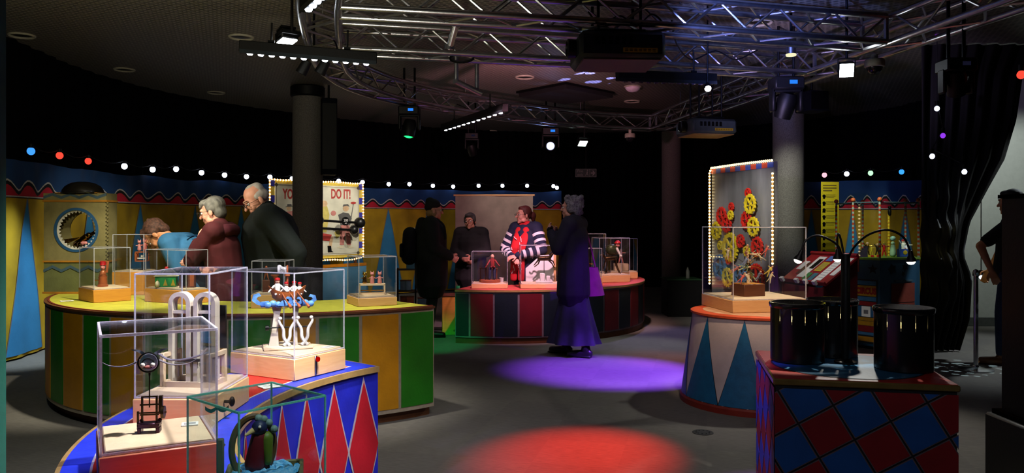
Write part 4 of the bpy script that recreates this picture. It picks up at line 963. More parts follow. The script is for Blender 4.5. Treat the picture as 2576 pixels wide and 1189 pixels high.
# case on the round pedestal with the acrobat tree
p1, zp1 = case('large clear display case on the round pedestal over the acrobat tree', (1.693, 5.99), (0.987, 0.16), 0.614, 0.6, 0.7145, 0.093, 1.371, eb=0.006)
x, y = inside(p1, 0.614, 0.6, 0.42, 0.45)
t = thing('acrobat_tree_automaton', 'tree of tumbling painted acrobats growing from a brown box', 'automaton', (x, y, zp1), 0.35)
MB().box((0, 0, 0.048), (0.2, 0.17, 0.096), bev=0.003).build('box', M_dwood, t)
MB().box((0, 0, 0.098), (0.18, 0.15, 0.004)).build('sawdust', M_woodo, t)
MB().tube((0, 0, 0.098), (0, 0, 0.2), 0.014, 0.012).tube((0, 0, 0.2), (0, 0, 0.36), 0.006, 0.003).build('trunk', M_plate, t)
MB().ball((0, 0, 0.235), (0.022, 0.022, 0.03)).lathe([(0.035, 0.0), (0.037, 0.006), (0.02, 0.015), (0, 0.015)], (0, 0, 0.198), seg=18).build('hub', M_darkbrass, t)
cols = [M_white, M_pink, mat('acrobat_yellow', '#e0cc60', 0.5), M_cream, mat('acrobat_rose', '#d0605a', 0.5), M_cream, mat('acrobat_blue', '#7888b0', 0.5), mat('acrobat_green', '#a8c090', 0.5)]
random.seed(11)
spots_ = [(-0.13, 0.31, 0.1), (-0.06, 0.33, -0.05), (0.02, 0.335, 0.05), (0.07, 0.32, -0.02), (0.16, 0.33, 0.0), (0.17, 0.28, 0.05), (-0.10, 0.255, -0.08), (-0.08, 0.22, -0.02), (0.08, 0.23, 0.09), (-0.12, 0.19, 0.04), (0.19, 0.17, 0.0), (0.17, 0.12, -0.05), (-0.11, 0.12, -0.05), (-0.06, 0.13, -0.09), (0.03, 0.14, -0.08), (0.06, 0.125, 0.02)]
for i, (ax, az, ay) in enumerate(spots_):
    if az > 0.15: MB().path(catmull([(0, 0, 0.24), (ax * 0.5, ay * 0.5, az * 0.5 + 0.14), (ax, ay, az)], 4), 0.002, 5).build('branch', M_brass, t)
    o = figure(t, 'acrobat', (0, 0, -0.03), 0.088 + 0.02 * random.random(), cols[i % 8], M_fl, arms=((-1, random.uniform(0.1, 0.6)), (1, random.uniform(0.1, 0.6))), legs=random.uniform(0.08, 0.25))
    o.location = (ax, ay, az + 0.01); o.rotation_euler = (random.uniform(-0.6, 0.6), random.uniform(-1.6, 1.6) if az > 0.15 else random.uniform(-0.4, 0.4), random.uniform(-2, 2))

# ------------------------------------------------------------------ zoetropes and gooseneck lamp on the harlequin box
BXZ = 0.7045
def drum(label, x, y, r=0.132, h=0.3):
    t = thing('zoetrope_drum', label, 'zoetrope', (x, y, BXZ), 0.3, 'black zoetrope drums')
    m = mat('drum_black', '#0b0b0d', 0.3, bump=0.02, coat=0.3)
    MB().lathe([(0.0, 0.0), (r * 0.97, 0.0), (r, 0.004), (r, 0.195), (r - 0.003, 0.195), (r - 0.003, 0.006), (0.0, 0.006)], seg=52).build('lower_wall', m, t)
    n = 13; gap = 0.0042 / r
    q = MB()
    for i in range(n): arc(q, (0, 0), r - 0.003, r, 2 * PI * i / n + gap / 2, 2 * PI * (i + 1) / n - gap / 2, 0.195, 0.272, 4)
    q.build('slotted_wall', m, t)
    MB().lathe([(r - 0.003, 0.272), (r, 0.272), (r + 0.006, 0.278), (r + 0.008, h - 0.006), (r + 0.004, h), (r - 0.003, h), (r - 0.003, 0.272)], seg=52).build('rim', mat('rim_gloss', '#101012', 0.12, coat=0.6), t)
    MB().lathe([(r - 0.0045, 0.1), (r - 0.0035, 0.1), (r - 0.0035, 0.21), (r - 0.0045, 0.21), (r - 0.0045, 0.1)], seg=52).build('picture_strip', mat('strip_paper', '#e4d49a', 0.7, hex2='#7d6a48', nscale=60), t)
drum('black zoetrope drum at the left front of the harlequin box', 1.468, 4.02)
drum('black zoetrope drum at the back behind the lamp post', 1.716, 4.185, 0.126)
drum('black zoetrope drum at the right front of the harlequin box', 1.902, 3.795)
t = thing('gooseneck_lamp', 'black three-armed gooseneck lamp standing between the zoetrope drums', 'lamp', (1.689, 3.955, BXZ))
L0 = Vector((1.689, 3.955, BXZ))
MB().lathe([(0.055, 0), (0.055, 0.008), (0.045, 0.014), (0.022, 0.02), (0.022, 0.54), (0.018, 0.55), (0.0, 0.55)], seg=28).build('post', M_black, t)
M_lampin = emit('lamp_face', '#fff6e0', 9)
for nm, P, hd in (('left', [W(2119, 650, 3.955), W(2108, 618, 3.96), W(2078, 598, 3.98), W(2050, 593, 4.0), W(2026, 606, 4.0), W(2016, 632, 4.0)], W(2010, 648, 4.0)),
                  ('back', [W(2124, 650, 3.97), W(2117, 610, 4.02), W(2110, 588, 4.08), W(2106, 600, 4.12), W(2107, 628, 4.14)], W(2107, 644, 4.14)),
                  ('right', [W(2133, 650, 3.955), W(2150, 620, 3.93), W(2185, 590, 3.88), W(2232, 578, 3.82), W(2272, 596, 3.8), W(2290, 632, 3.8)], W(2292, 660, 3.8))):
    arm = MB().path([p - L0 for p in catmull(P, 6)], 0.0055, 8).build('gooseneck_arm', M_black, t)
    d = (hd - P[-1]).normalized(); qx = d.to_track_quat('Z', 'X').to_matrix()
    MB().lathe([(0.008, -0.005), (0.011, 0.006), (0.012, 0.02), (0.022, 0.036), (0.024, 0.05), (0.0215, 0.05), (0.012, 0.028), (0.0, 0.028)], P[-1] - L0, rot=qx, seg=20).build('lamp_shade', M_black, arm)
    MB().lathe([(0.0, 0.044), (0.0195, 0.044), (0.0195, 0.054), (0.012, 0.062), (0.0, 0.065)], P[-1] - L0, rot=qx, seg=16).build('lamp_face', M_lampin, arm)
    e = P[-1] + d * 0.082
    tgt = e + Vector((0, 0, -0.3)) + d * 0.1
    spot('gooseneck_spot', e, tgt, 30.0, (1, 0.93, 0.78), 75, 0.5, 0.008)

# ------------------------------------------------------------------ trusses
UC = MB().tube((0, 0, 0), (0, 0, 1), 1.0, seg=6).mesh('brace', M_chrome)
def brace(par, p, q, r):
    o = bpy.data.objects.new('brace', UC); COL.objects.link(o); o.parent = par
    d = q - p; o.location = p; o.rotation_mode = 'QUATERNION'; o.rotation_quaternion = d.to_track_quat('Z', 'Y'); o.scale = (r, r, d.length)
def truss(label, pts, w=0.28, h=0.21, zb=2.9, step=0.26, rc=0.026, rb=0.0105):
    P = [Vector((p[0], p[1], 0)) for p in pts]; o0 = Vector((P[0].x, P[0].y, 0))
    t = thing('lighting_truss', label, 'truss', o0)
    # resample evenly
    L = [0.0]
    for a, b in zip(P, P[1:]): L.append(L[-1] + (b - a).length)
    n = max(2, round(L[-1] / step)); Q = []
    for i in range(n + 1):
        s = L[-1] * i / n; j = min(max(bisect.bisect(L, s) - 1, 0), len(P) - 2)
        Q.append(P[j].lerp(P[j + 1], (s - L[j]) / (L[j + 1] - L[j])))
    N = []
    for i in range(n + 1):
        d = (Q[min(i + 1, n)] - Q[max(i - 1, 0)]).normalized(); N.append(Vector((d.y, -d.x, 0)))
    ch = {}
    for sx in (-1, 1):
        for sz in (0, 1):
            c = [Q[i] + N[i] * sx * w / 2 + Vector((0, 0, zb + sz * h)) - o0 for i in range(n + 1)]; ch[(sx, sz)] = c
            MB().path(c, rc, 10).build('chord', M_chrome, t)
    for i in range(n):
        j = i % 2
        for sx in (-1, 1): brace(t, ch[(sx, j)][i], ch[(sx, 1 - j)][i + 1], rb)
        for sz in (0, 1): brace(t, ch[(-1 if j else 1, sz)][i], ch[(1 if j else -1, sz)][i + 1], rb)
    for i in (0, n):
        for a, b in (((-1, 0), (1, 0)), ((-1, 1), (1, 1)), ((-1, 0), (-1, 1)), ((1, 0), (1, 1))): brace(t, ch[a][i], ch[b][i], rc * 0.8)
    for i in range(3, n, 7):
        c = (ch[(1, 1)][i] + ch[(-1, 1)][i]) / 2; MB().tube(c, (c.x, c.y, ZC + 0.005), 0.006, seg=6).build('hanging_rod', M_steel, t)
    return t
truss('curved lighting truss sweeping round the back from the left', catmull([(-0.75, 3.2), (-1.02, 4.3), (-1.29, 5.2), (-1.53, 6.3), (-1.73, 7.4), (-1.77, 8.0), (-1.72, 8.6), (-1.52, 9.3), (-1.22, 9.85), (-0.85, 10.4), (0, 11.3), (0.75, 11.95), (1.45, 12.4), (2.28, 12.66)], 5), w=0.26, step=0.33)
truss('nearest straight lighting truss crossing at the top of the picture', [(-1.22, 5.52), (1.1, 6.02), (3.05, 6.58)])
truss('second straight lighting truss crossing behind the big projector', [(-1.5, 6.8), (1.38, 7.48), (2.98, 7.92)])
truss('long straight lighting truss running from the back bend to the upper right', [(2.36, 12.6), (2.8, 9.6), (3.28, 6.4), (3.72, 3.5)], step=0.33)

# ------------------------------------------------------------------ lamps and gear hung from the trusses
ZT = 2.89
def clamp(q, x, y, z0, z1=None): q.tube((x, y, z0), (x, y, z1 if z1 else 0.0), 0.012).box((x, y, (z1 or 0) - 0.01), (0.045, 0.045, 0.03), bev=0.004)
def batten(label, p0, p1, n=12, lit=True, hang=2.95):
    p0, p1 = Vector(p0), Vector(p1); d = p1 - p0; L = d.length; rz = math.atan2(d.y, d.x)
    t = thing('led_batten', label, 'stage light', p0, 0.0); t.rotation_euler = (0, -math.asin(d.z / L), rz)
    MB().box((L / 2, 0, 0.045), (L + 0.08, 0.075, 0.09), bev=0.006).build('housing', M_black, t)
    MB().box((L / 2, -0.036, 0.006), (L + 0.07, 0.006, 0.03)).build('front_lip', mat('lip_steel', '#2a3036', 0.3, 0.5), t)
    M = emit('batten_led', '#eaf3ff', 16) if lit else mat('led_off', '#5a4a70', 0.2)
    lens = MB().lathe([(0.0, -0.014), (0.018, -0.012), (0.024, 0.0), (0.0, 0.0)], (0, 0, 0), seg=14).mesh('led_lens', M)
    for i in range(n): link('led_lens', lens, t, (L * (i + 0.5) / n, -0.005, -0.001))
    q = MB()
    for f in (0.2, 0.8): q.box((L * f, 0, 0.1), (0.05, 0.02, 0.03)).tube((L * f, 0, 0.1), (L * f, 0, max(0.14, hang - p0.z)), 0.008, seg=8)
    q.build('hanging_bracket', M_blackm, t); return t
batten('long white lamp bar of twelve lit lenses at the upper left', W(615, 133, 5.95), W(934, 161, 6.2))
batten('slanted white lamp bar hung under the curved truss', W(1117, 328, 10.9), W(1268, 281, 8.9))
batten('unlit lamp bar hung under the big projector on the right', W(1563, 203, 6.85), W(1790, 211, 7.15), lit=False)
batten('steep lamp bar at the top edge by the truss corner', W(773, 28, 4.75), W(842, -34, 4.35), n=6, hang=2.8)
def moving_head(label, px, py0, py1, d, aim, lensc, strength, disp='#2a86ff', s=1.0, zt=ZT):
    x = WX(px, d); z1 = WZ(py0, d); z0 = WZ(py1, d); hgt = z1 - z0
    t = thing('moving_head', label, 'stage light', (x, d, z1), 0)
    w = 0.27 * s
    MB().box((0, 0, -0.06 * s), (w, w * 0.85, 0.12 * s), bev=0.015 * s).build('base', M_black, t)
    MB().box((0.03 * s, -w * 0.43, -0.055 * s), (0.07 * s, 0.006, 0.035 * s)).build('display', emit('display_' + disp, disp, 1.0), t)
    q = MB()
    for sx in (-1, 1): q.box((sx * w * 0.46, 0, -0.20 * s), (0.035 * s, 0.11 * s, 0.22 * s), bev=0.012 * s)
    q.box((0, 0, -0.125 * s), (w, 0.11 * s, 0.03 * s), bev=0.008); q.build('yoke', M_black, t)
    aim = Vector(aim).normalized(); qx = aim.to_track_quat('Z', 'X').to_matrix(); c = Vector((0, 0, -hgt * 0.66))
    hd = MB().lathe([(0.0, -0.11 * s), (0.07 * s, -0.1 * s), (0.09 * s, -0.04 * s), (0.085 * s, 0.06 * s), (0.075 * s, 0.13 * s), (0.065 * s, 0.13 * s), (0.06 * s, 0.12 * s), (0, 0.12 * s)], c, rot=qx, seg=24).build('head', M_black, t)
    MB().lathe([(0.0, 0.121 * s), (0.058 * s, 0.121 * s), (0.04 * s, 0.132 * s), (0, 0.136 * s)], c, rot=qx, seg=20).build('lens', emit('lens_' + lensc, lensc, strength) if strength else mat('lens_dark', '#10131a', 0.1), hd)
    q = MB()
    for sx in (-0.07, 0.07): q.tube((sx * s, 0, 0), (sx * s, 0, ZC - z1 + 0.002), 0.014)
    q.build('clamp', M_blackm, t); return t
moving_head('large dark moving head lamp in front of the right column', 1977, 196, 296, 7.75, (-0.2, 0.3, -1), '#222', 0, s=1.08)
moving_head('moving head lamp with a green lens under the curved truss', 1030, 268, 348, 9.85, (-0.1, -0.15, -1), '#18ff60', 4, s=0.95)
moving_head('moving head lamp shining blue at the back of the curved truss', 1385, 322, 385, 12.3, (-0.06, -1, -0.28), '#9db4ff', 30, s=1.0)
moving_head('dim moving head lamp at the far right under the long truss', 2405, 150, 232, 6.0, (0.3, 0.5, -1), '#222', 0, s=0.85, disp='#101020')
moving_head('small dim moving head lamp near the back left curtain', 1187, 335, 395, 12.3, (0.2, 0.5, -1), '#222', 0, s=0.8, disp='#101020')
def flood(label, px, py, d, aim, w, h, col='#f2fbff', st=18):
    p = W(px, py, d); t = thing('flood_light', label, 'stage light', p, 0)
    aim = Vector(aim).normalized(); R = aim.to_track_quat('-Y', 'Z').to_matrix()
    MB().box(R @ Vector((0, w * 0.3, 0)), (w, w * 0.55, h), R, 0.01).build('housing', M_black, t)
    MB().box(R @ Vector((0, -0.002, 0)), (w * 0.86, 0.01, h * 0.86), R).build('lamp_panel', emit('flood_' + col + str(st), col, st), t)
    q = MB()
    for sx in (-1, 1): q.box(R @ Vector((sx * w * 0.53, w * 0.3, h * 0.3)), (0.008, 0.03, h * 0.9), R)
    top = R @ Vector((0, w * 0.3, h * 0.72)); q.box(top, (w * 1.08, 0.03, 0.008), R).tube(top, (top.x, top.y, ZC - p.z + 0.002), 0.012)
    for k in range(5): q.box(R @ Vector((0, w * (0.62 + 0.03 * k), h * (-0.3 + 0.15 * k))), (w * 0.9, 0.02, 0.008), R)
    q.build('yoke', M_blackm, t); return t
flood('bright square flood lamp facing the room at the upper right', 2130, 177, 6.75, (-0.25, -0.85, -0.35), 0.13, 0.13, st=24)
flood('flood lamp pointing down beside the left truss leg', 722, 104, 6.25, (0.1, -0.12, -1), 0.14, 0.14)
flood('small flood lamp with a pale lens at the back below the curved truss', 1466, 361, 12.4, (0.15, -0.5, -0.8), 0.15, 0.14, '#d8f5e8', 7)
t = thing('spot_lamp', 'tiny round spot lamp shining under the unlit lamp bar', 'stage light', W(1780, 214, 7.0))
MB().lathe([(0.0, 0.03), (0.03, 0.0), (0.036, -0.03), (0.03, -0.032), (0, -0.02)], (0, 0, 0), seg=16).build('shade', M_black, t)
MB().ball((0, -0.01, -0.03), 0.03, 12).build('bulb', emit('spot_bulb', '#fff8dc', 22), t)
MB().tube((0, 0, 0.02), (0, 0, ZC - WZ(214, 7.0)), 0.008).build('stem', M_blackm, t)
t = thing('spot_lamp', 'dark pair of spot lamps hung below the left lamp bar', 'stage light', W(790, 172, 6.7))
for sx in (-0.09, 0.07): MB().lathe([(0.0, 0.08), (0.04, 0.07), (0.05, -0.05), (0.045, -0.05), (0, 0.0)], (sx, 0, 0), rot=Matrix.Rotation(0.5, 3, 'Y'), seg=16).build('can', M_black, t)
MB().box((0, 0, 0.1), (0.26, 0.03, 0.02)).tube((0, 0, 0.1), (0, 0, ZC - WZ(172, 6.7)), 0.01).build('bracket', M_blackm, t)
# projectors
def projector(label, px0, px1, py0, py1, d, rz, fm, bm_, warn=True):
    w = (px1 - px0) * d / F; z1, z0 = WZ(py0, d), WZ(py1, d); hgt = (z1 - z0) * 0.82; cx = WX((px0 + px1) / 2, d); dp = w * 0.85
    t = thing('projector', label, 'projector', (cx, d + dp / 2, z0), rz)
    MB().box((0, 0, hgt / 2 + 0.004), (w, dp, hgt), bev=0.03).build('body', fm, t)
    MB().box((0, 0, 0.0), (w * 0.9, dp * 0.9, 0.012), bev=0.004).build('underside', bm_, t)
    if warn:
        o = MB().box((w * 0.2, -dp / 2 - 0.001, hgt * 0.3), (w * 0.4, 0.004, hgt * 0.17)).build('warning_label', mat('label_olive', '#b59a1c', 0.6), t)
        q = MB()
        for k in range(2):
            for j in range(7): q.box((w * (0.04 + 0.053 * j), -dp / 2 - 0.0035, hgt * (0.33 - 0.06 * k)), (w * 0.036, 0.001, hgt * 0.025))
        q.build('warning_print', M_black, o)
    MB().lathe([(0.0, -0.03), (0.07, -0.03), (0.075, 0.05), (0.06, 0.06), (0.055, 0.045), (0, 0.04)], (-w / 2 - 0.01, -dp * 0.1, hgt * 0.55), rot=Matrix.Rotation(-PI / 2, 3, 'Y'), seg=20).build('lens', M_blackm, t)
    q = MB()
    for k in range(6): q.box((-w * 0.3 + 0.05 * k, -dp / 2 - 0.002, hgt * 0.65), (0.03, 0.004, hgt * 0.3))
    q.build('vent_slats', M_blackm, t)
    q = MB()
    for sx in (-0.25, 0.25):
        for sy in (-0.25, 0.25): q.tube((w * sx, dp * sy, hgt), (w * sx, dp * sy, ZC - z0 + 0.002), 0.012)
    q.box((0, 0, hgt + 0.03), (w * 0.6, dp * 0.6, 0.02)); q.build('ceiling_mount', M_blackm, t); return t
projector('big dark projector hung under the truss at the top centre', 1452, 1672, 62, 146, 5.75, 0.06, mat('projector_dark', '#0f1a24', 0.5), mat('projector_under', '#5a4a44', 0.5))
projector('smaller grey projector hung at the back right by the column', 1727, 1850, 290, 336, 9.4, 0.2, mat('projector_grey', '#3a4648', 0.5), mat('projector_under_tan', '#a08050', 0.5))
def wedge(label, px0, px1, y0, y1, d):
    w = (px1 - px0) * d / F; t = thing('stage_speaker', label, 'speaker', (WX((px0 + px1) / 2, d), d, WZ(y1, d)), 0.3)
    h = (y1 - y0) * d / F
    MB().box((0, 0, h / 2), (w, 0.3, h), bev=0.01).build('cabinet', mat('speaker_blue_black', '#0a0c16', 0.8, spec=0.1), t)
    MB().box((0, -0.152, h / 2), (w * 0.9, 0.006, h * 0.86)).build('grille', M_black, t)
    MB().tube((0, 0, h), (0, 0, ZC - WZ(y1, d) + 0.002), 0.015).build('hanging_pole', M_blackm, t)
wedge('dark blue box speaker hung right of the large moving head', 2014, 2070, 232, 282, 9.6)
wedge('tall black speaker hung beside the top of the left column', 808, 846, 250, 440, 11.1)
# dome cameras
def dome_cam(label, px, py, d, r):
    p = W(px, py, d); t = thing('dome_camera', label, 'camera', p)
    MB().lathe([(r * 0.9, r * 0.75), (r, r * 0.6), (r, 0.0), (r * 0.86, -r * 0.05), (0.0, -r * 0.05)], seg=24).build('housing', M_ring, t)
    MB().lathe([(r * 0.8, -r * 0.05), (r * 0.72, -r * 0.4), (r * 0.4, -r * 0.72), (0.0, -r * 0.82)], seg=20).build('dark_dome', mat('smoke_dome', '#18181c', 0.08), t)
    MB().tube((0, 0, r * 0.6), (0, 0, max(r, (2.89 if d < 13 else ZC) - p.z)), r * 0.3).build('mount', M_ring, t)
dome_cam('white dome security camera under the bend of the curved truss', 1585, 346, 12.5, 0.085)
dome_cam('pale dome security camera at the upper right beside the bright flood', 2200, 168, 6.9, 0.085)
# hanging pipe frame
t = thing('hanging_pipe', 'short grey pipe hung on two drop tubes under the truss', 'pipe', W(1148, 205, 7.1))
o = W(1148, 205, 7.1); a = W(1205, 233, 7.4) - o
MB().tube((0, 0, 0), (0, 0, 2.93 - o.z), 0.02).build('drop_tube', M_chrome, t); MB().tube(a + Vector((-0.02, 0, 0.02)), (a.x - 0.02, a.y, 2.93 - o.z), 0.02).build('drop_tube', M_chrome, t)
MB().tube(-a * 0.06, a * 1.06, 0.027).build('cross_pipe', M_chrome, t)
MB().path([Vector((0.05, 0, 0.2)) + Vector((0.11 * math.cos(k), 0.05 * math.sin(k), 0.05 * math.sin(k) + 0.002 * k)) for k in [0.4 * j for j in range(32)]], 0.006, 5).build('coiled_cable', M_black, t)
# truss hanging cylinder with pale end (vertical coupler) on the second truss
for lab, px, y0, y1, d in (('stubby cylinder coupler with a pale end on the second truss at the right', 1990, 92, 140, 6.9),):
    t = thing('truss_coupler', lab, 'stage light', W(px, y1, d)); h = (y1 - y0) * d / F
    MB().lathe([(0.04, 0), (0.045, h), (0.0, h + 0.005)], seg=20).build('can', M_chrome, t)
    MB().lathe([(0.0, -0.002), (0.043, -0.002), (0.046, 0.012), (0.04, 0.016)], seg=20).build('pale_rim', emit('pale_rim_glow', '#e8e4b8', 1.2), t)  # pale end of the coupler painted as a glow
    MB().tube((0, 0, h), (0, 0, ZC - WZ(y1, d)), 0.012).build('clamp', M_blackm, t)
for lab, px, py0, py1, d in (('thick slanted clamp tube joining the two straight trusses', 1130, 62, 122, 6.2),):
    t = thing('clamp_tube', lab, 'tube', W(px, py1, d)); v = W(px + 16, py0, d - 0.1) - W(px, py1, d)
    MB().tube((0, 0, 0), v, 0.03).build('tube', M_chrome, t); MB().tube((0, 0, -0.01), (0, 0, 0.03), 0.042).tube(v * 0.95, v * 1.05, 0.042).build('collar', M_steel, t)
# drooping cables on the trusses
def cable(label, pts, r=0.007):
    pts = catmull(pts, 6); o = MB().path([p - pts[0] for p in pts], r, 6).build('black_cable', M_black, None, pts[0]); tag(o, label, 'cable')
cable('black cable drooping over the nearest truss at the top centre', [W(1480, 30, 5.8), W(1510, 62, 5.75), W(1560, 40, 5.85), W(1600, 66, 5.8), W(1640, 36, 5.9), W(1672, 60, 5.9)])
cable('black cable hung between the two trusses at the top right', [W(1690, 52, 6.1), W(1702, 110, 6.5), W(1740, 150, 7.2), W(1800, 128, 7.3), W(1850, 150, 7.4), W(1905, 126, 7.5)])
cable('black cable looped along the left lamp bar hanger', [W(780, 70, 6.1), W(800, 84, 6.2), W(830, 92, 6.3), W(845, 110, 6.4), W(850, 135, 6.5)])
cable('black cable running along the curved truss above the slanted lamp bar', [W(1150, 262, 10.3), W(1190, 278, 10.6), W(1240, 286, 11.0), W(1290, 300, 11.4), W(1350, 306, 11.9)])

# ------------------------------------------------------------------ festoon bulbs
CLR = {'w': '#d8e2ff', 'b': '#3f96ff', 'r': '#ff4a38', 'p': '#ffb8c8', 'g': '#b8ffc4', 'v': '#a040ff', 'B': '#3aa0ff'}
BST = {'w': 5, 'b': 1.3, 'r': 1.2, 'p': 1.4, 'g': 1.4, 'v': 0.9, 'B': 1.3}
M_cablek = mat('cable_black', '#0a0a0a', 0.7)
def festoon(label, items, r=0.043, sag=0.06):
    pts = [W(px, py, d) for px, py, d, c in items]; o0 = pts[0].copy()
    t = thing('festoon_lights', label, 'string lights', o0)
    cp = []
    for a, b in zip(pts, pts[1:]):
        for k in range(8):
            f = k / 8; p = a.lerp(b, f); cp.append(p - o0 + Vector((0, 0, 0.075 - sag * 4 * f * (1 - f))))
    cp.append(pts[-1] - o0 + Vector((0, 0, 0.075)))
    MB().path(cp, 0.005, 5).build('cable', M_cablek, t)
    sk = MB().tube((0, 0, 0.03), (0, 0, 0.078), 0.02, seg=10).mesh('socket', M_black); bl = {}
    for (px, py, d, c), p in zip(items, pts):
        if c not in bl: bl[c] = MB().ball((0, 0, 0), (r * 0.92, r * 0.92, r * 0.97), 14).mesh('bulb', emit('bulb_' + c, CLR[c], BST[c]))
        o = link('bulb', bl[c], t, p - o0)
        link('socket', sk, o)
    return t
def wdist(px): x, y = wall(s_of(px), 0.12); return y
fl = [(78, 380, 'b'), (150, 391, 'r'), (222, 405, 'r'), (313, 418, 'w'), (384, 426, 'w'), (443, 425, 'w'), (507, 434, 'w'), (565, 440, 'w'), (620, 444, 'w'), (679, 445, 'w'), (735, 449, 'w'), (795, 452, 'w'), (852, 455, 'w'), (912, 458, 'w'), (978, 463, 'w'), (1030, 463, 'w'), (1089, 467, 'w'), (1140, 469, 'w'), (1204, 467, 'w'), (1264, 467, 'w'), (1326, 467, 'w'), (1392, 468, 'w'), (1401, 472, 'w')]
festoon('long string of coloured and white bulbs along the top of the left banner', [(px, py, wdist(px), c) for px, py, c in fl])
festoon('short string of pink, white, green and blue bulbs above the right banner', [(2074, 440, 12.3, 'p'), (2130, 437, 12.2, 'w'), (2190, 435, 12.1, 'g'), (2268, 432, 12.0, 'B')], 0.042)
festoon('string of bulbs hung over the black drape at the right', [(2357, 84, 8.1, 'v'), (2357, 273, 8.1, 'w'), (2372, 341, 8.1, 'v'), (2345, 393, 8.1, 'w'), (2426, 432, 8.1, 'w')], 0.028, 0.0)
festoon('bulbs hung in the doorway beside the chrome post', [(2468, 112, 8.6, 'v'), (2468, 627, 8.6, 'w'), (2468, 697, 8.6, 'w')], 0.022, 0.0)
festoon('single red bulb lamp at the upper right edge', [(2569, 188, 6.0, 'r'), (2600, 180, 6.0, 'r')], 0.034, 0.02)

# ------------------------------------------------------------------ exit sign, white screen
t = thing('exit_sign', 'dim fire exit sign with running man and arrow on the black curtain', 'sign', (WX(1474, 16.0), 16.0, WZ(435, 16.0)), 0.0)
MB().box((0, 0, 0), (0.43, 0.03, 0.17), bev=0.004).build('sign_board', mat('exit_green', '#0c2a1c', 0.5), t)
Ms = mat('exit_white', '#8a8a84', 0.6)
MX = Matrix.Translation((0, -0.017, 0)) @ Matrix.Rotation(PI / 2, 4, 'X')
text_mesh('lettering', 'Fire', 0.075, Ms, t, Matrix.Translation((-0.12, 0, 0.04)) @ MX); text_mesh('lettering', 'exit', 0.075, Ms, t, Matrix.Translation((-0.12, 0, -0.035)) @ MX)
MB().ball((0.03, -0.018, 0.055), (0.014, 0.002, 0.014), 8).cap((0.03, -0.018, 0.03), (0.02, -0.018, -0.005), (0.014, 0.002), (0.012, 0.002), side=(1, 0, 0)).cap((0.02, -0.018, -0.005), (0.045, -0.018, -0.05), (0.008, 0.002), (0.006, 0.002), side=(1, 0, 0)).cap((0.02, -0.018, -0.005), (-0.01, -0.018, -0.05), (0.008, 0.002), (0.006, 0.002), side=(1, 0, 0)).build('running_man', Ms, t)
MB().prism([(0.1, -0.012), (0.15, -0.012), (0.128, -0.05), (0.148, -0.05), (0.19, 0), (0.148, 0.05), (0.128, 0.05), (0.15, 0.012), (0.1, 0.012)], lambda p: (p[0], -0.017, p[1]), lambda p: (p[0], -0.02, p[1])).build('arrow', Ms, t)
q = MB()
for z in (-0.08, 0.08): q.box((0, -0.016, z), (0.42, 0.004, 0.006))
for x in (-0.21, 0.075, 0.21): q.box((x, -0.016, 0), (0.006, 0.004, 0.16))
q.build('frame_line', Ms, t)
MB().tube((0, 0, 0.085), (0, 0, ZC - WZ(435, 16.0) + 0.002), 0.008).build('drop_rod', M_blackm, t)
t = thing('pull_up_screen', 'blank pale fabric screen standing behind the three talking women', 'screen', (WX(1243, 13.4), 13.4, 0), 0.0)
sw = 195 * 13.4 / F
MB().sheet([[(-sw / 2 + sw * i / 10, 0.012 * math.sin(i * 0.9 + z), z) for i in range(11)] for z in (0.08, 0.5, 1.0, 1.5, 1.86)]).build('fabric', mat('screen_fabric', '#8f8478', 0.9, nscale=5), t)
MB().tube((-sw / 2 - 0.03, 0, 1.865), (sw / 2 + 0.03, 0, 1.865), 0.016).build('top_rail', M_wood, t)
MB().box((0, 0, 0.045), (sw, 0.1, 0.09), bev=0.01).build('base_case', M_black, t)
MB().tube((0, 0.04, 0.08), (0, 0.03, 1.86), 0.012).build('support_pole', M_steel, t)

# ------------------------------------------------------------------ sideshow poster with rope light and barbell
pA = Vector((WX(680, 11.8), 11.8)); pB = Vector((WX(912, 13.2), 13.2)); pu = (pB - pA).normalized(); pw = (pB - pA).length; prz = math.atan2(pu.y, pu.x)
pz0, pz1 = 0.82, 2.045
def on_poster(px):
    k = (px - 1288) / F; return (k * pA.y - pA.x) / (pu.x - k * pu.y)
def pz_(px, py): s = on_poster(px); y = pA.y + pu.y * s; return WZ(py, y)
t = thing('sideshow_poster', 'sideshow strongman poster board edged with rope light behind the column', 'poster', (pA.x, pA.y, 0), prz)
MB().box((pw / 2, 0.02, (pz0 + pz1) / 2), (pw, 0.03, pz1 - pz0)).build('board', mat('poster_border_yellow', '#c8b04a', 0.6), t)
MB().box((pw / 2, 0.0, (pz0 + pz1) / 2), (pw - 0.16, 0.012, pz1 - pz0 - 0.1)).build('poster_print', mat('poster_cream', '#d8d2bd', 0.7, nscale=4), t)
for k in range(10):
    z = pz0 + 0.03 + (pz1 - pz0) * k / 10
    if k % 2:
        for x in (0.04, pw - 0.04): MB().box((x, 0.003, z + 0.05), (0.076, 0.006, 0.11)).build('blue_border_block', mat('border_blue', '#2a2c9c', 0.6), t)
q = MB()
for (x0, z0, x1, z1) in ((0.1, pz0 + 0.07, pw - 0.1, pz0 + 0.07), (0.1, pz1 - 0.07, pw - 0.1, pz1 - 0.07), (0.1, pz0 + 0.07, 0.1, pz1 - 0.07), (pw - 0.1, pz0 + 0.07, pw - 0.1, pz1 - 0.07)):
    q.box(((x0 + x1) / 2, -0.0065, (z0 + z1) / 2), (abs(x1 - x0) + 0.006, 0.003, abs(z1 - z0) + 0.006))
for sx in (0.1, pw - 0.1):
    for sz in (pz0 + 0.07, pz1 - 0.07): q.box((sx, -0.0065, sz), (0.05, 0.003, 0.05), Matrix.Rotation(PI / 4, 3, 'Y'))
q.build('corner_frame', mat('frame_brown', '#5a5040', 0.6), t)
Mt = mat('poster_red_ink', '#b43a34', 0.7)
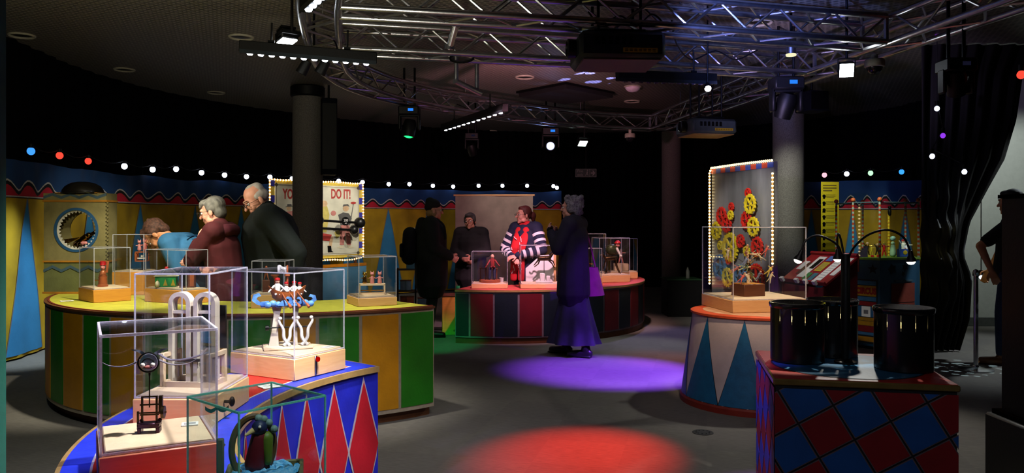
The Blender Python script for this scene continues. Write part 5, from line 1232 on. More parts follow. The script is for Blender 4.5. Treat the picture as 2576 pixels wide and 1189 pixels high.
for w_, px, sz, xx in (('YOU', 730, 0.215, 0.6), ('CAN', 789, 0.215, 0.6), ('DO IT!', 857, 0.215, 0.64)):
    s = on_poster(px); z = pz_(px, 489)
    text_mesh('lettering', w_, sz, Mt, t, Matrix.Translation((s, -0.0075, z)) @ Matrix.Rotation(PI / 2, 4, 'X'), xs=xx, bold=0.006)
def flat(name, poly, m, e=0.0):
    P = [(on_poster(px), pz_(px, py)) for px, py in poly]
    return MB().prism(P, lambda p: (p[0], -0.0062 - e, p[1]), lambda p: (p[0], -0.0095 - e, p[1])).build(name, m, t)
Mpk, Mys, Mgr, Mfs = mat('ink_pink', '#c98078', 0.7), mat('ink_yellow', '#cdbb66', 0.7), mat('ink_grey', '#5c5a58', 0.7), mat('ink_flesh', '#d6b088', 0.7)
def circ(cx, cy, r, n=14, ry=None): return [(cx + r * math.cos(2 * PI * k / n), cy + (ry or r) * math.sin(2 * PI * k / n)) for k in range(n)]
flat('juggler_trousers', [(856, 560), (878, 560), (882, 616), (872, 616), (868, 580), (864, 616), (854, 616)], Mpk)
flat('juggler_coat', [(850, 540), (862, 534), (876, 536), (884, 548), (880, 566), (856, 566)], Mgr, 0.001)
flat('juggler_head', circ(869, 524, 7.5), Mfs, 0.002); flat('juggler_hair', [(861, 520), (863, 514), (874, 513), (878, 519), (870, 517)], Mgr, 0.004)
flat('juggler_stick', [(882, 546), (883.5, 546), (889, 512), (887.5, 512)], Mgr, 0.001); flat('spinning_plate', circ(888, 510, 7, 12, 3), Mt, 0.002)
flat('juggler_shoes', [(846, 623), (856, 617), (864, 619), (860, 624)], M_cream, 0.001); flat('juggler_shoes', [(872, 617), (882, 617), (890, 623), (876, 624)], M_cream, 0.001)
flat('strongman_shorts', [(800, 584), (834, 590), (828, 606), (800, 604)], Mt, 0.001); flat('strongman_leg', [(824, 596), (838, 594), (832, 626), (824, 626), (828, 610)], Mfs, 0.0005)
flat('strongman_boot', [(823, 618), (832, 618), (833, 630), (838, 634), (824, 634)], M_black, 0.002)
flat('strongman_body', [(800, 520), (822, 518), (828, 540), (820, 584), (800, 584)], Mys); flat('strongman_head', circ(815, 512, 8), Mfs, 0.001)
flat('horn_player', [(840, 584), (852, 578), (856, 592), (846, 600)], Mys)
flat('hat_man_coat', [(718, 532), (736, 530), (740, 560), (716, 562)], Mpk); flat('hat_man_head', circ(726, 524, 6), Mfs, 0.001); flat('hat_man_hat', [(716, 520), (738, 519), (733, 518), (732, 513), (722, 513), (721, 518)], Mgr, 0.003)
flat('clown_face', circ(838, 536, 6.5), Mpk)
# barbells mounted on the board
def bp(px, py, off): s = on_poster(px); return Vector((s, -off, pz_(px, py)))
for (y0, bx, by, br) in ((557, 881, 560, 0.092), (576, 866, 578, 0.075)):
    a, b = bp(776, y0 - 3, 0.24), bp(bx, by, 0.24)
    o = MB().tube(a, b, 0.019).build('barbell_bar', M_black, t)
    MB().ball(b, br, 20).build('barbell_ball', mat('iron_black', '#141414', 0.35), o); MB().ball(a, br, 20).build('barbell_ball', mat('iron_black', '#141414', 0.35), o)
    MB().tube(b + Vector((-0.1, 0, 0)), b + Vector((-0.1, 0.24, 0)), 0.012).build('bracket', M_black, o)
pc = bp(843, 556, 0.27)
o = MB().tube(pc, pc + Vector((0, 0.02, 0)), 0.07, seg=24).build('weight_plate', M_black, t)
text_mesh('weight_number', '200', 0.06, M_white, o, Matrix.Translation(pc + Vector((0, -0.003, 0.012))) @ Matrix.Rotation(PI / 2, 4, 'X')); text_mesh('weight_unit', 'KG', 0.03, M_white, o, Matrix.Translation(pc + Vector((0, -0.003, -0.035))) @ Matrix.Rotation(PI / 2, 4, 'X'))
for x in (0.12, pw - 0.12): MB().box((x, 0.045, pz1 / 2), (0.04, 0.03, pz1 - 0.05)).build('leg', M_dwood, t)
def rope(par, pts, r=0.011, gap=0.034, st=9, col='#ffe2a0'):
    """rope light: clear tube plus rows of glowing beads"""
    L = [0.0]; P = [Vector(p) for p in pts]
    for a, b in zip(P, P[1:]): L.append(L[-1] + (b - a).length)
    n = int(L[-1] / gap); q = MB()
    for i in range(n + 1):
        s = L[-1] * i / n; j = min(max(bisect.bisect(L, s) - 1, 0), len(P) - 2); c = P[j].lerp(P[j + 1], (s - L[j]) / max(L[j + 1] - L[j], 1e-6))
        rr = bmesh.ops.create_icosphere(q.bm, subdivisions=1, radius=r)
        for v in rr['verts']: v.co += c
    o = MB().path(P, r * 0.7, 6).build('rope_light', emit('rope_glow', '#ffb860', 1.1), par)
    b = q.build('glowing_beads', emit('rope_bead' + col, col, st), o); b['kind'] = 'stuff'
zz = pz1 + 0.01
rope(t, [(-0.012, -0.005, pz1 - 0.72)] + [(-0.012, -0.005, pz1 - 0.72 + 0.72 * k / 4) for k in range(1, 5)] + [(pw * k / 8, -0.008, zz - 0.008 * math.sin(k * 2)) for k in range(9)] + [(pw + 0.012, -0.005, zz - (zz - pz0) * k / 6) for k in range(1, 7)] + [(pw - pw * k / 9, -0.02, pz0 - 0.012 - 0.03 * abs(math.sin(k * 0.9))) for k in range(1, 6)], 0.014, 0.05, 11)
# dark stall under the poster painted like a tent
t = thing('painted_stall', 'low stall front painted pale blue and orange under the poster', 'stall', (pA.x + pu.x * 0.05, pA.y + pu.y * 0.05 - 0.12, 0), prz)
MB().box((pw * 0.6, 0, 0.36), (pw * 0.85, 0.04, 0.72)).build('front', mat('stall_blue', '#5b92b8', 0.6, nscale=3), t)
MB().box((pw * 0.6, -0.022, 0.7), (pw * 0.85, 0.006, 0.05)).box((pw * 0.2, -0.022, 0.36), (0.1, 0.006, 0.7)).build('orange_trim', M_orange, t)

# ------------------------------------------------------------------ clock-like penny booth on the yellow counter
tx0, tx1, ty = WX(110, 6.62), WX(268, 6.62), 6.62
tw = tx1 - tx0
t = thing('sun_tower', 'tall tan tower with a round toothed hole and dark dome on the yellow counter', 'tower', (tx0, ty, ZY), 0.0)
M_tw = mat('tower_tan', '#7d7448', 0.7, nscale=12); M_tb = mat('tower_blue_grey', '#3d5460', 0.7); M_to = mat('tower_orange', '#a8701c', 0.6)
TZ = lambda py: WZ(py, ty) - ZY
def tzag(zc, amp, h, name='zigzag'):
    q = MB(); n = 7
    up = [(tw * k / n, zc + (amp if k % 2 else -amp) + h) for k in range(n + 1)]; dn = [(tw * k / n, zc + (amp if k % 2 else -amp)) for k in range(n, -1, -1)]
    return q.prism(up + dn, lambda p: (p[0], -0.006, p[1]), lambda p: (p[0], 0.0, p[1])).build(name, M_tb, t)
hc = Vector((tw / 2 + 0.01, TZ(578))); hr = 0.178; zlo, zhi = TZ(657), TZ(505)
def frame_ring(name, y0, y1, rin, m, out=None):
    q = MB(); n = 64; A = []
    def rim(a):
        dx, dz = math.cos(a), math.sin(a)
        if out: return hc + Vector((dx, dz)) * out
        k = min((tw - hc.x if dx > 0 else hc.x) / max(abs(dx), 1e-6), (zhi - hc.y if dz > 0 else hc.y - zlo) / max(abs(dz), 1e-6)); return hc + Vector((dx, dz)) * k
    angs = [2 * PI * i / n for i in range(n)]
    if not out: angs = sorted(set(angs + [math.atan2(z - hc.y, x - hc.x) % (2 * PI) for x in (0, tw) for z in (zlo, zhi)]))
    for i, a in enumerate(angs):
        r_ = rin(i, a) if callable(rin) else rin; p = hc + Vector((math.cos(a), math.sin(a))) * r_; o = rim(a)
        A.append([q.bm.verts.new((v.x, y, v.y)) for v, y in ((p, y0), (o, y0), (o, y1), (p, y1))])
    for i in range(len(A)):
        a, b = A[i], A[(i + 1) % len(A)]
        for k in range(4): q.bm.faces.new((a[k], a[(k + 1) % 4], b[(k + 1) % 4], b[k]))
    return q.build(name, m, t)
frame_ring('front_panel', 0.0, 0.018, hr - 0.004, M_tw)
frame_ring('back_panel', 0.16, 0.175, hr - 0.03, M_tw)
frame_ring('blue_ring', -0.006, 0.0, hr - 0.012, mat('ring_blue', '#1f4a70', 0.6), hr + 0.01)
frame_ring('toothed_ring', 0.0185, 0.024, lambda i, a: hr - (0.035 if i % 2 else 0.016), mat('tooth_white', '#c9c6b8', 0.6), hr + 0.002)
for x in (0.006, tw - 0.006): MB().box((x, 0.09, (zlo + zhi) / 2), (0.012, 0.145, zhi - zlo)).build('side_panel', M_tw, t)
MB().box((tw / 2, 0.088, zlo / 2), (tw, 0.176, zlo - 0.002)).build('lower_box', mat('tower_olive', '#62663a', 0.7, nscale=10), t)
for z_, e_ in ((zlo, 0.014), (0.009, 0.016), (zhi, 0.016)): MB().box((tw / 2, 0.085, z_), (tw + 0.014, 0.19, e_)).build('orange_band', M_to, t)
MB().box((tw / 2, 0.085, zhi + 0.035), (tw, 0.18, 0.06)).build('upper_box', M_tw, t)
tzag(zlo - 0.075, 0.018, 0.024); tzag(zhi + 0.03, 0.014, 0.024)
MB().lathe([(0.17, 0.0), (0.172, 0.008), (0.165, 0.012), (0.16, 0.03), (0.135, 0.065), (0.09, 0.09), (0.04, 0.1), (0.0, 0.102)], (tw / 2 + 0.02, 0.085, zhi + 0.065), seg=32).build('dome', mat('dome_dark', '#1a1712', 0.3, coat=0.4), t)
MB().box((tw / 2 + 0.01, 0.085, zhi + 0.066), (0.36, 0.18, 0.012)).build('dome_shelf', M_to, t)
q = MB()
for k in range(16): q.tube((tw, 0.0, zlo + (zhi - zlo) * (k + 0.5) / 16), (tw, 0.018, zlo + (zhi - zlo) * (k + 0.5) / 16), 0.009, seg=8)
q.build('scalloped_edge', M_tw, t)
t2 = thing('fly_automaton', 'shiny brass fly leaning in the round hole of the tower', 'automaton', (tx0 + hc.x, ty + 0.085, ZY + hc.y - hr + 0.03), 0.0)
q = MB().cap((-0.05, 0, 0.03), (0.04, 0, 0.085), 0.022, 0.03).ball((0.065, -0.005, 0.1), 0.026, 12); q.build('fly_body', mat('brass_dark', '#8a6a2c', 0.2, 1.0), t2)
for a, b in (((-0.01, -0.02, 0.08), (-0.13, -0.03, 0.045)), ((0.05, -0.02, 0.1), (0.14, -0.03, 0.125))): MB().cap(a, b, (0.006, 0.002), (0.022, 0.002), side=(0, 0, 1)).build('wing', M_brass, t2)
MB().cap((0.02, -0.02, 0.03), (0.05, -0.03, 0.035), 0.02, 0.015).build('pink_face', M_pink, t2)
q = MB()
for k in range(4): q.path([(-0.04 + 0.03 * k, -0.01, 0.05), (-0.05 + 0.032 * k, -0.04, 0.03), (-0.05 + 0.035 * k, -0.035, 0.0)], 0.004, 6)
q.build('leg', M_darkbrass, t2)

# ------------------------------------------------------------------ gear panel
gA = Vector((2.567, 10.05)); gB = Vector((2.92, 8.73)); gu = (gB - gA).normalized(); gw = (gB - gA).length; grz = math.atan2(gu.y, gu.x)
def on_g(px):
    k = (px - 1288) / F; return (k * gA.y - gA.x) / (gu.x - k * gu.y)
def g_at(px, py): s = on_g(px); y = gA.y + gu.y * s; return s, WZ(py, y), y
t = thing('gear_wall', 'tall grey panel of red, yellow and blue gears edged with rope light', 'gear panel', (gA.x, gA.y, 0), grz)
GH = 2.09
def brushed():
    m = mat('brushed_highlight', '#55575a', 0.42, 0.25, nscale=3, var=0.2, hex2='#85868a', stretch=(1, 1, 0.25)); return m  # lighter grey patches put brushed highlights into the colour
MB().box((gw / 2, 0.03, GH / 2), (gw, 0.05, GH)).build('panel', brushed(), t)
MB().box((gw / 2, 0.004, 0.25), (gw, 0.006, 0.5)).build('kick_panel', M_black, t)
for k in range(12):
    MB().box((gw * (k + 0.5) / 12, 0.002, GH - 0.035), (gw / 12 - 0.004, 0.008, 0.06)).build('border_block', (mat('border_red_g', '#b8402c', 0.5), mat('border_blue_g', '#2c48a8', 0.5))[k % 2], t)
def gear(px, py, hpx, m, z=0.03, sp=5):
    s, zz_, y = g_at(px, py); r = hpx / 2 * y / F; n = max(12, int(r / 0.008)); th = 0.022
    q = MB(); ro = []; N = n * 4
    for i in range(N):
        k = i % 4; ro.append((r if k in (0, 1) else r * 0.88, 2 * PI * (i + (0.25 if k in (0, 2) else -0.25)) / N))
    ri = r * 0.68; A = []
    for rr, a in ro:
        A.append([q.bm.verts.new(v) for v in ((rr * math.cos(a), -th / 2, rr * math.sin(a)), (rr * math.cos(a), th / 2, rr * math.sin(a)), (ri * math.cos(a), th / 2, ri * math.sin(a)), (ri * math.cos(a), -th / 2, ri * math.sin(a)))])
    for i in range(N):
        a, b = A[i], A[(i + 1) % N]
        for k in range(4): q.bm.faces.new((a[k], a[(k + 1) % 4], b[(k + 1) % 4], b[k]))
    q.tube((0, -th / 2 - 0.004, 0), (0, th / 2, 0), r * 0.22, seg=14)
    for k in range(sp): 
        a = 2 * PI * k / sp + px; q.box((r * 0.45 * math.cos(a), 0, r * 0.45 * math.sin(a)), (r * 0.6, th * 0.8, r * 0.14), Matrix.Rotation(-a, 3, 'Y'))
    o = q.build('gear', m, t, (s, -z, zz_)); MB().tube((0, -th / 2 - 0.012, 0), (0, z, 0), r * 0.1, seg=10).build('axle', M_steel, o)
gr, gy, gb = mat('gear_red', '#b82218', 0.4), mat('gear_yellow', '#c8b020', 0.4), mat('gear_blue', '#4a6a8c', 0.4)
for a in ((1887, 485, 25, gr), (1896, 513, 52, gy, 0.05), (1820, 543, 47, gr), (1845, 520, 23, gr), (1847, 541, 25, gy, 0.05), (1836, 563, 45, gr, 0.045), (1883, 553, 47, gr), (1904, 570, 51, gy, 0.05), (1807, 580, 47, gy), (1842, 622, 76, gy), (1872, 606, 36, gr, 0.05), (1910, 620, 52, gr), (1817, 617, 24, gy), (1816, 672, 66, gb), (1839, 697, 50, gy, 0.05), (1868, 694, 62, gb), (1908, 700, 76, gr), (1884, 632, 28, gy), (1838, 655, 22, gr)): gear(*a)
rope(t, [(-0.015, -0.02, 0.62), (-0.015, -0.02, 1.2), (-0.015, -0.02, GH - 0.05), (0.03, -0.02, GH + 0.01), (gw * 0.5, -0.02, GH + 0.015), (gw, -0.02, GH + 0.01)], 0.014, 0.04, 12)
rope(t, [(gw + 0.015, -0.02, 1.95), (gw + 0.015, -0.02, 1.4), (gw + 0.015, -0.02, 0.95)], 0.014, 0.045, 9)

# dark box table and bottle at the back
t = thing('black_box_table', 'low black box with a green top by the far column', 'box', (WX(1722, 11.6), 11.6, 0), 0.0)
MB().box((0, 0.25, 0.27), (0.5, 0.5, 0.54), bev=0.005).build('body', M_black, t); MB().box((0, 0.25, 0.55), (0.52, 0.52, 0.02), bev=0.003).build('green_top', mat('top_dark_green', '#16401c', 0.6), t)
t = thing('water_bottle', 'small clear bottle standing on the low black box', 'bottle', (WX(1730, 11.75), 11.75, 0.5605))
MB().lathe([(0.026, 0), (0.028, 0.01), (0.028, 0.11), (0.012, 0.15), (0.012, 0.165)], seg=16).build('bottle', mat('bottle_grey', '#7c8078', 0.2), t); MB().tube((0, 0, 0.165), (0, 0, 0.18), 0.013).build('cap', M_black, t)

# ------------------------------------------------------------------ yellow information banner, red lectern, circus booth
iy = 10.6
t = thing('information_banner', 'hanging yellow information sheet with black icons and text', 'banner', (WX(2088, iy), iy, 0), 0.12)
iw = 47 * iy / F; iz1, iz0 = WZ(457, iy), WZ(650, iy)
MB().box((0, 0, (iz0 + iz1) / 2), (iw, 0.008, iz1 - iz0)).build('sheet', mat('info_yellow', '#cdbb14', 0.7, nscale=3), t)
for k in range(9):
    z = WZ(493 + 17.3 * k, iy)
    q = MB(); q.lathe([(0.0, 0), (0.022, 0), (0.022, 0.003), (0, 0.003)], (-iw * 0.36, -0.007, z), rot=Matrix.Rotation(PI / 2, 3, 'X'), seg=12)
    q.box((-iw * 0.36, -0.006, z - 0.026), (0.024 + 0.008 * (k % 3), 0.003, 0.02)); q.build('icon', M_black, t)
    q = MB()
    for j in range(3): q.box((0.02 * iw - 0.02 * (j == 2) * iw, -0.0055, z + 0.018 - 0.018 * j), (iw * (0.55 - 0.12 * (j == 2)), 0.002, 0.006))
    q.build('text_lines', mat('ink_brown', '#7d7218', 0.8), t)
q = MB()
for j in range(3): q.box((-iw * 0.03 - 0.03 * (j == 2), -0.0055, iz1 - 0.05 - 0.035 * j), (iw * (0.76 - 0.25 * (j == 2)), 0.002, 0.016))
q.build('heading', mat('ink_dark', '#6a5a14', 0.8), t)
MB().tube((-iw / 2, 0, iz1 + 0.004), (iw / 2, 0, iz1 + 0.004), 0.007).build('top_rail', M_steel, t)
MB().tube((0, 0.015, 0), (0, 0.015, iz1), 0.01).lathe([(0.12, 0), (0.12, 0.01), (0, 0.014)], (0, 0.015, 0), seg=20).build('stand', M_steel, t)

lA, lB = Vector((2.86, 8.32)), Vector((3.06, 7.64)); lu = (lB - lA).normalized(); lw = (lB - lA).length
t = thing('red_lectern', 'red sloping display desk with printed sheets', 'lectern', (lA.x, lA.y, 0), math.atan2(lu.y, lu.x))
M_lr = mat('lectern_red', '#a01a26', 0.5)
dpt, zf, zr_ = 0.40, 0.80, 1.075
sl = math.atan2(zr_ - zf, dpt); RS = Matrix.Rotation(sl, 3, 'X'); sl_len = math.hypot(dpt, zr_ - zf)
def onl(u, v, e=0.0): return Vector((lw * u, 0, zf)) + RS @ Vector((0, sl_len * v, e))
MB().box(onl(0.5, 0.5, -0.012), (lw, sl_len, 0.024), RS, 0.003).build('sloping_board', M_lr, t)
MB().box(onl(0.5, 0.98, 0.012), (lw, 0.03, 0.035), RS, 0.004).build('ledge', M_lr, t); MB().box(onl(0.5, 0.02, 0.008), (lw, 0.02, 0.03), RS, 0.004).build('ledge', M_lr, t)
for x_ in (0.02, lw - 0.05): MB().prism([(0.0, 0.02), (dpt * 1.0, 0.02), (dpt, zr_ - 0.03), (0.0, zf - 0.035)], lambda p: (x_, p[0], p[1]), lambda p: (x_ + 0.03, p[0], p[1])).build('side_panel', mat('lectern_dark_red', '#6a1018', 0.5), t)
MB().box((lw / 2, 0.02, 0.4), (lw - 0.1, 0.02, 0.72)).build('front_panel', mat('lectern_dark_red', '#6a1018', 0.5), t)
def sheet(u, v, w, h, m, name='printed_sheet'):
    return MB().box(onl(u, v, 0.003), (lw * w, sl_len * h, 0.003), RS).build(name, m, t)
sheet(0.12, 0.55, 0.12, 0.3, M_paper); s1 = sheet(0.34, 0.52, 0.17, 0.74, M_paper); sheet(0.37, 0.62, 0.09, 0.34, M_black, 'photo_print').location.z += 0.003
sheet(0.54, 0.84, 0.13, 0.18, mat('print_blue', '#5a7ac0', 0.6)); sheet(0.55, 0.55, 0.15, 0.32, mat('print_yellow', '#d8c030', 0.6)); sheet(0.47, 0.2, 0.1, 0.24, mat('print_green', '#3f8a4a', 0.6)); sheet(0.6, 0.2, 0.1, 0.24, mat('print_teal', '#3a7a8c', 0.6))
sheet(0.76, 0.5, 0.15, 0.8, M_paper); sheet(0.93, 0.6, 0.1, 0.6, M_paper); sheet(0.22, 0.45, 0.09, 0.4, mat('photo_brown', '#5a3a2a', 0.5))
for u in (0.08, 0.42, 0.62, 0.82): MB().box(onl(u, -0.02, 0.02), (0.05, 0.03, 0.045), RS).build('label_tag', M_paper, t)
q = MB()
for j in range(8): q.box(onl(0.55, 0.44 + 0.03 * j, 0.0048), (lw * 0.12, 0.004, 0.0012), RS); q.box(onl(0.76, 0.2 + 0.08 * j, 0.0048), (lw * 0.11, 0.004, 0.0012), RS)
q.build('text_lines', mat('print_grey', '#77757a', 0.8), t)

bq = [(3.86, 8.86), (4.05, 8.6), (4.62, 8.85), (4.72, 9.35), (4.35, 9.7), (3.95, 9.55)]
bc = Vector((4.28, 9.15)); BZ = 1.01; BT = 1.64
t = thing('circus_booth', 'six-sided blue circus booth with striped poles and a miniature circus', 'booth', (bc.x, bc.y, 0))
poly = [(x - bc.x, y - bc.y) for x, y in bq]; sc_ = lambda k: [(x * k, y * k) for x, y in poly]
M_bb = mat('booth_blue', '#1e4a66', 0.5, nscale=4)
MB().prism(poly, lambda p: (p[0], p[1], 0.03), lambda p: (p[0], p[1], BZ - 0.02)).build('body', M_bb, t)
MB().prism(sc_(1.02), lambda p: (p[0], p[1], BZ - 0.02), lambda p: (p[0], p[1], BZ)).build('top', mat('booth_green', '#6a8a2a', 0.5), t)
MB().prism(sc_(1.01), lambda p: (p[0], p[1], 0.0), lambda p: (p[0], p[1], 0.03)).build('plinth', M_black, t)
def face_f(i, out):
    a, b = Vector(poly[i]), Vector(poly[(i + 1) % 6]); d = (b - a).normalized(); n = Vector((d.y, -d.x)); L = (b - a).length
    return (lambda p, e: (a.x + d.x * p[0] * L + n.x * (out + e), a.y + d.y * p[0] * L + n.y * (out + e), p[1])), L
def bpan(i, u0, u1, z0, z1, m, name, out=0.001, e=0.004):
    f, L = face_f(i, out); return MB().prism([(u0, z0), (u1, z0), (u1, z1), (u0, z1)], lambda p: f(p, 0), lambda p: f(p, e)).build(name, m, t)
def zb(py): return WZ(py, 8.72)
bpan(0, 0.12, 0.92, zb(862), zb(702), mat('label_dark', '#16202a', 0.6), 'label_board')
bands = [(706, 716, '#3a6f9a'), (718, 744, '#b8860c'), (746, 756, '#3a6f9a'), (758, 768, '#8a1018'), (770, 796, '#2a5f8a'), (798, 806, '#a8780c'), (807, 818, '#a8780c'), (819, 834, '#7a1018'), (835, 842, '#3a6f9a'), (846, 858, '#b07a10')]
for k, (y0, y1, c) in enumerate(bands): bpan(0, 0.16, 0.88, zb(y1), zb(y0), mat('band_' + c[1:], c, 0.6), 'label_band', 0.005, 0.002)
f0, L0_ = face_f(0, 0.0075)
a, b = Vector(poly[0]), Vector(poly[1]); d = (b - a).normalized()
text_mesh('lettering', 'CIRCUS', 0.09, mat('circus_red', '#9a1a10', 0.6), t, Matrix.Translation((a.x + d.x * L0_ * 0.52 + d.y * 0.008, a.y + d.y * L0_ * 0.52 - d.x * 0.008, zb(732))) @ Matrix.Rotation(math.atan2(d.y, d.x), 4, 'Z') @ Matrix.Rotation(PI / 2, 4, 'X'), xs=0.76, bold=0.006)
bpan(0, 0.36, 0.68, zb(796), zb(770), M_paper, 'white_sticker', 0.008, 0.002); bpan(0, 0.44, 0.6, zb(789), zb(779), mat('print_grey', '#77757a', 0.8), 'sticker_print', 0.0105, 0.001)
bpan(0, 0.12, 0.26, zb(684), zb(652), mat('tag_red', '#7a2a2c', 0.6), 'red_tag', 0.002, 0.003)
bpan(1, 0.28, 0.86, zb(760), zb(712), mat('curtain_rust', '#7a2a18', 0.9, nscale=8), 'rust_curtain'); bpan(1, 0.36, 0.8, zb(708), zb(704), M_tb, 'curtain_rail', 0.001, 0.012)
bpan(1, 0.28, 0.86, zb(868), zb(762), mat('curtain_rust', '#7a2a18', 0.9, nscale=8), 'rust_curtain')
def star(i, u, z, r, n=5, rin=0.42, rot=0.0):
    f, L = face_f(i, 0.001); P = [(u + (r if k % 2 == 0 else r * rin) * math.cos(rot + PI / 2 + PI * k / n) / L, z + (r if k % 2 == 0 else r * rin) * math.sin(rot + PI / 2 + PI * k / n)) for k in range(2 * n)]
    MB().prism(P, lambda p: f(p, 0), lambda p: f(p, 0.003)).build('star_cutout', M_black, t)
star(0, 0.75, zb(676), 0.06); star(1, 0.3, zb(676), 0.065, 5, 0.6, 0.3); star(1, 0.62, zb(672), 0.05, 6, 0.5); star(1, 0.58, zb(688), 0.03, 5, 0.5, 0.5)
M_pr, M_pb2 = mat('pole_red', '#a83a1c', 0.5), mat('pole_grey', '#8a9a94', 0.5)
for i in range(6):
    px, py = poly[i][0] * 0.97, poly[i][1] * 0.97
    o = MB().tube((px, py, BZ), (px, py, BT), 0.012).build('pole', M_pb2, t)
    q = MB()
    for k in range(12): q.tube((px, py, BZ + 0.02 + 0.05 * k), (px, py, BZ + 0.045 + 0.05 * k), 0.0128, seg=10)
    q.build('red_bands', M_pr, o)
    MB().ball((px, py, BT + 0.02), 0.026, 12).build('finial', mat('finial_orange', '#b0502a', 0.4), o)
q = MB()
for i in range(6): q.tube((poly[i][0] * 0.97, poly[i][1] * 0.97, BT - 0.01), (poly[(i + 1) % 6][0] * 0.97, poly[(i + 1) % 6][1] * 0.97, BT - 0.01), 0.007, seg=6)
q.build('top_rail', M_tb, t)
for i in range(6):
    if i in (0, 1): 
        f, L = face_f(i, -0.03); MB().prism([(0.05, BZ + 0.002), (0.95, BZ + 0.002), (0.95, BT - 0.03), (0.05, BT - 0.03)], lambda p: f(p, 0), lambda p: f(p, 0.003)).build('acrylic_pane', M_acr, t)
def mini(name, label, x, y, h, m, hat=None):
    o = thing(name, label, 'figurine', (x, y, BZ + 0.001), 0, 'miniature circus on the booth'); figure(o, 'body', (0, 0, 0), h, m, M_fl, arms=((-1, 0.5), (1, 0.3)), hat=hat)
mini('circus_figurine', 'small golden clown figurine on the left of the booth top', WX(2182, 8.95), 8.95, 0.17, M_brass)
mini('circus_figurine', 'small yellow figurine beside the dark steps on the booth top', WX(2192, 9.15), 9.15, 0.13, M_yellow)
mini('circus_figurine', 'small red figurine left of the tall yellow pole on the booth top', WX(2224, 9.05), 9.05, 0.16, M_red, M_yellow)
mini('circus_figurine', 'small brass figurine behind the front striped pole on the booth top', WX(2207, 9.1), 9.1, 0.15, M_darkbrass)
mini('circus_figurine', 'small white figurine on the blue block, left one of the pair', WX(2272, 9.1), 9.1, 0.19, M_white, M_red)
mini('circus_figurine', 'small white figurine on the blue block, right one of the pair', WX(2282, 9.25), 9.25, 0.17, M_cream)
o = thing('figurine_block', 'blue and white block under the pair of white figurines', 'block', (WX(2274, 8.98), 8.985, BZ + 0.001)); MB().box((0, 0, 0.045), (0.13, 0.07, 0.09), bev=0.003).build('block', mat('block_blue', '#2a4aa0', 0.5), o); MB().ball((0, -0.036, 0.05), (0.025, 0.003, 0.025)).build('yellow_spot', M_yellow, o)
o = thing('balancing_figurine', 'pale green bear-like figurine balancing a ball on its nose', 'figurine', (WX(2246, 9.0), 9.0, BZ + 0.001)); MB().cap((0, 0, 0.03), (0, 0, 0.12), 0.035, 0.025).ball((0, 0, 0.155), 0.022).build('body', mat('pale_green', '#9ab89a', 0.5), o); MB().ball((0, 0, 0.21), 0.03).build('ball', mat('ball_teal', '#8ab0a8', 0.4), o)
o = thing('figurine_steps', 'small dark purple stairs on the left of the booth top', 'steps', (WX(2168, 8.95), 8.95, BZ + 0.001)); q = MB()
for k in range(5): q.box((-0.045 + 0.022 * k, 0, 0.0125 * (k + 1)), (0.022, 0.06, 0.025 * (k + 1)))
q.build('steps', mat('steps_purple', '#2c2238', 0.6), o)
o = thing('climbing_pole', 'tall yellow pole with a dark climbing figure on the booth', 'pole', (WX(2236, 9.2), 9.2, BZ + 0.001)); MB().tube((0, 0, 0), (0, 0, 0.5), 0.014).build('pole', M_yellow, o); q = MB()
for k in range(12): q.tube((0, 0, 0.03 + 0.04 * k), (0, 0, 0.036 + 0.04 * k), 0.02, seg=8)
q.build('rungs', M_orange, o); MB().cap((0, -0.02, 0.49), (0, -0.02, 0.53), 0.018, 0.02).ball((0, -0.02, 0.57), 0.02).build('climber', M_black, o)
o = thing('ring_curb', 'red and yellow ring blocks at the front of the booth top', 'curb', (WX(2202, 8.88), 8.88, BZ + 0.001)); 
for k in range(5): MB().box((-0.06 + 0.03 * k, 0.01 * abs(k - 2), 0.012), (0.027, 0.02, 0.024), bev=0.002).build('ring_block', (M_yellow, M_red)[k % 2], o)

# ------------------------------------------------------------------ doorway side: stanchion, dark cabinet; left post; odds behind
t = thing('chrome_stanchion', 'chrome rope barrier post standing by the doorway', 'stanchion', (WX(2455, 7.45), 7.45, 0))
MB().lathe([(0.15, 0), (0.15, 0.012), (0.1, 0.02), (0.03, 0.035), (0.022, 0.05)], seg=32).build('base', M_chrome, t); MB().tube((0, 0, 0.04), (0, 0, 0.93), 0.021, seg=18).build('pole', M_chrome, t); MB().lathe([(0.03, 0.9), (0.032, 0.93), (0.02, 0.955), (0, 0.965)], seg=18).build('cap', M_chrome, t)
t = thing('dark_cabinet', 'tall dark mahogany cabinet cut by the right edge of the picture', 'cabinet', (3.03, 4.05, 0), 0.0)
M_cab = mat('dark_cabinet_wood', '#0d0605', 0.5, nscale=6, spec=0.2)
MB().box((0, 0, 0.18), (0.79, 0.62, 0.36), bev=0.012).build('base', mat('cabinet_base', '#0b0807', 0.5), t)
MB().box((0, 0, 0.955), (0.68, 0.5, 1.19), bev=0.01).build('body', M_cab, t)
M_mld = mat('cabinet_moulding', '#0a0504', 0.95, spec=0.0); MB().box((0, 0, 1.555), (0.70, 0.52, 0.02)).build('moulding', M_mld, t); MB().box((0, 0, 0.372), (0.74, 0.56, 0.024)).build('moulding', M_mld, t)
for sx in (-1, 1): MB().box((sx * 0.17, -0.252, 0.96), (0.28, 0.01, 1.0), bev=0.004).build('door', M_cab, t)
MB().ball((-0.02, -0.262, 0.95), 0.012).build('knob', M_brass, t)
t = thing('green_post', 'painted post in teal green light at the left edge of the picture', 'post', (WX(21, 1.76) - 0.15, 1.7, 0))
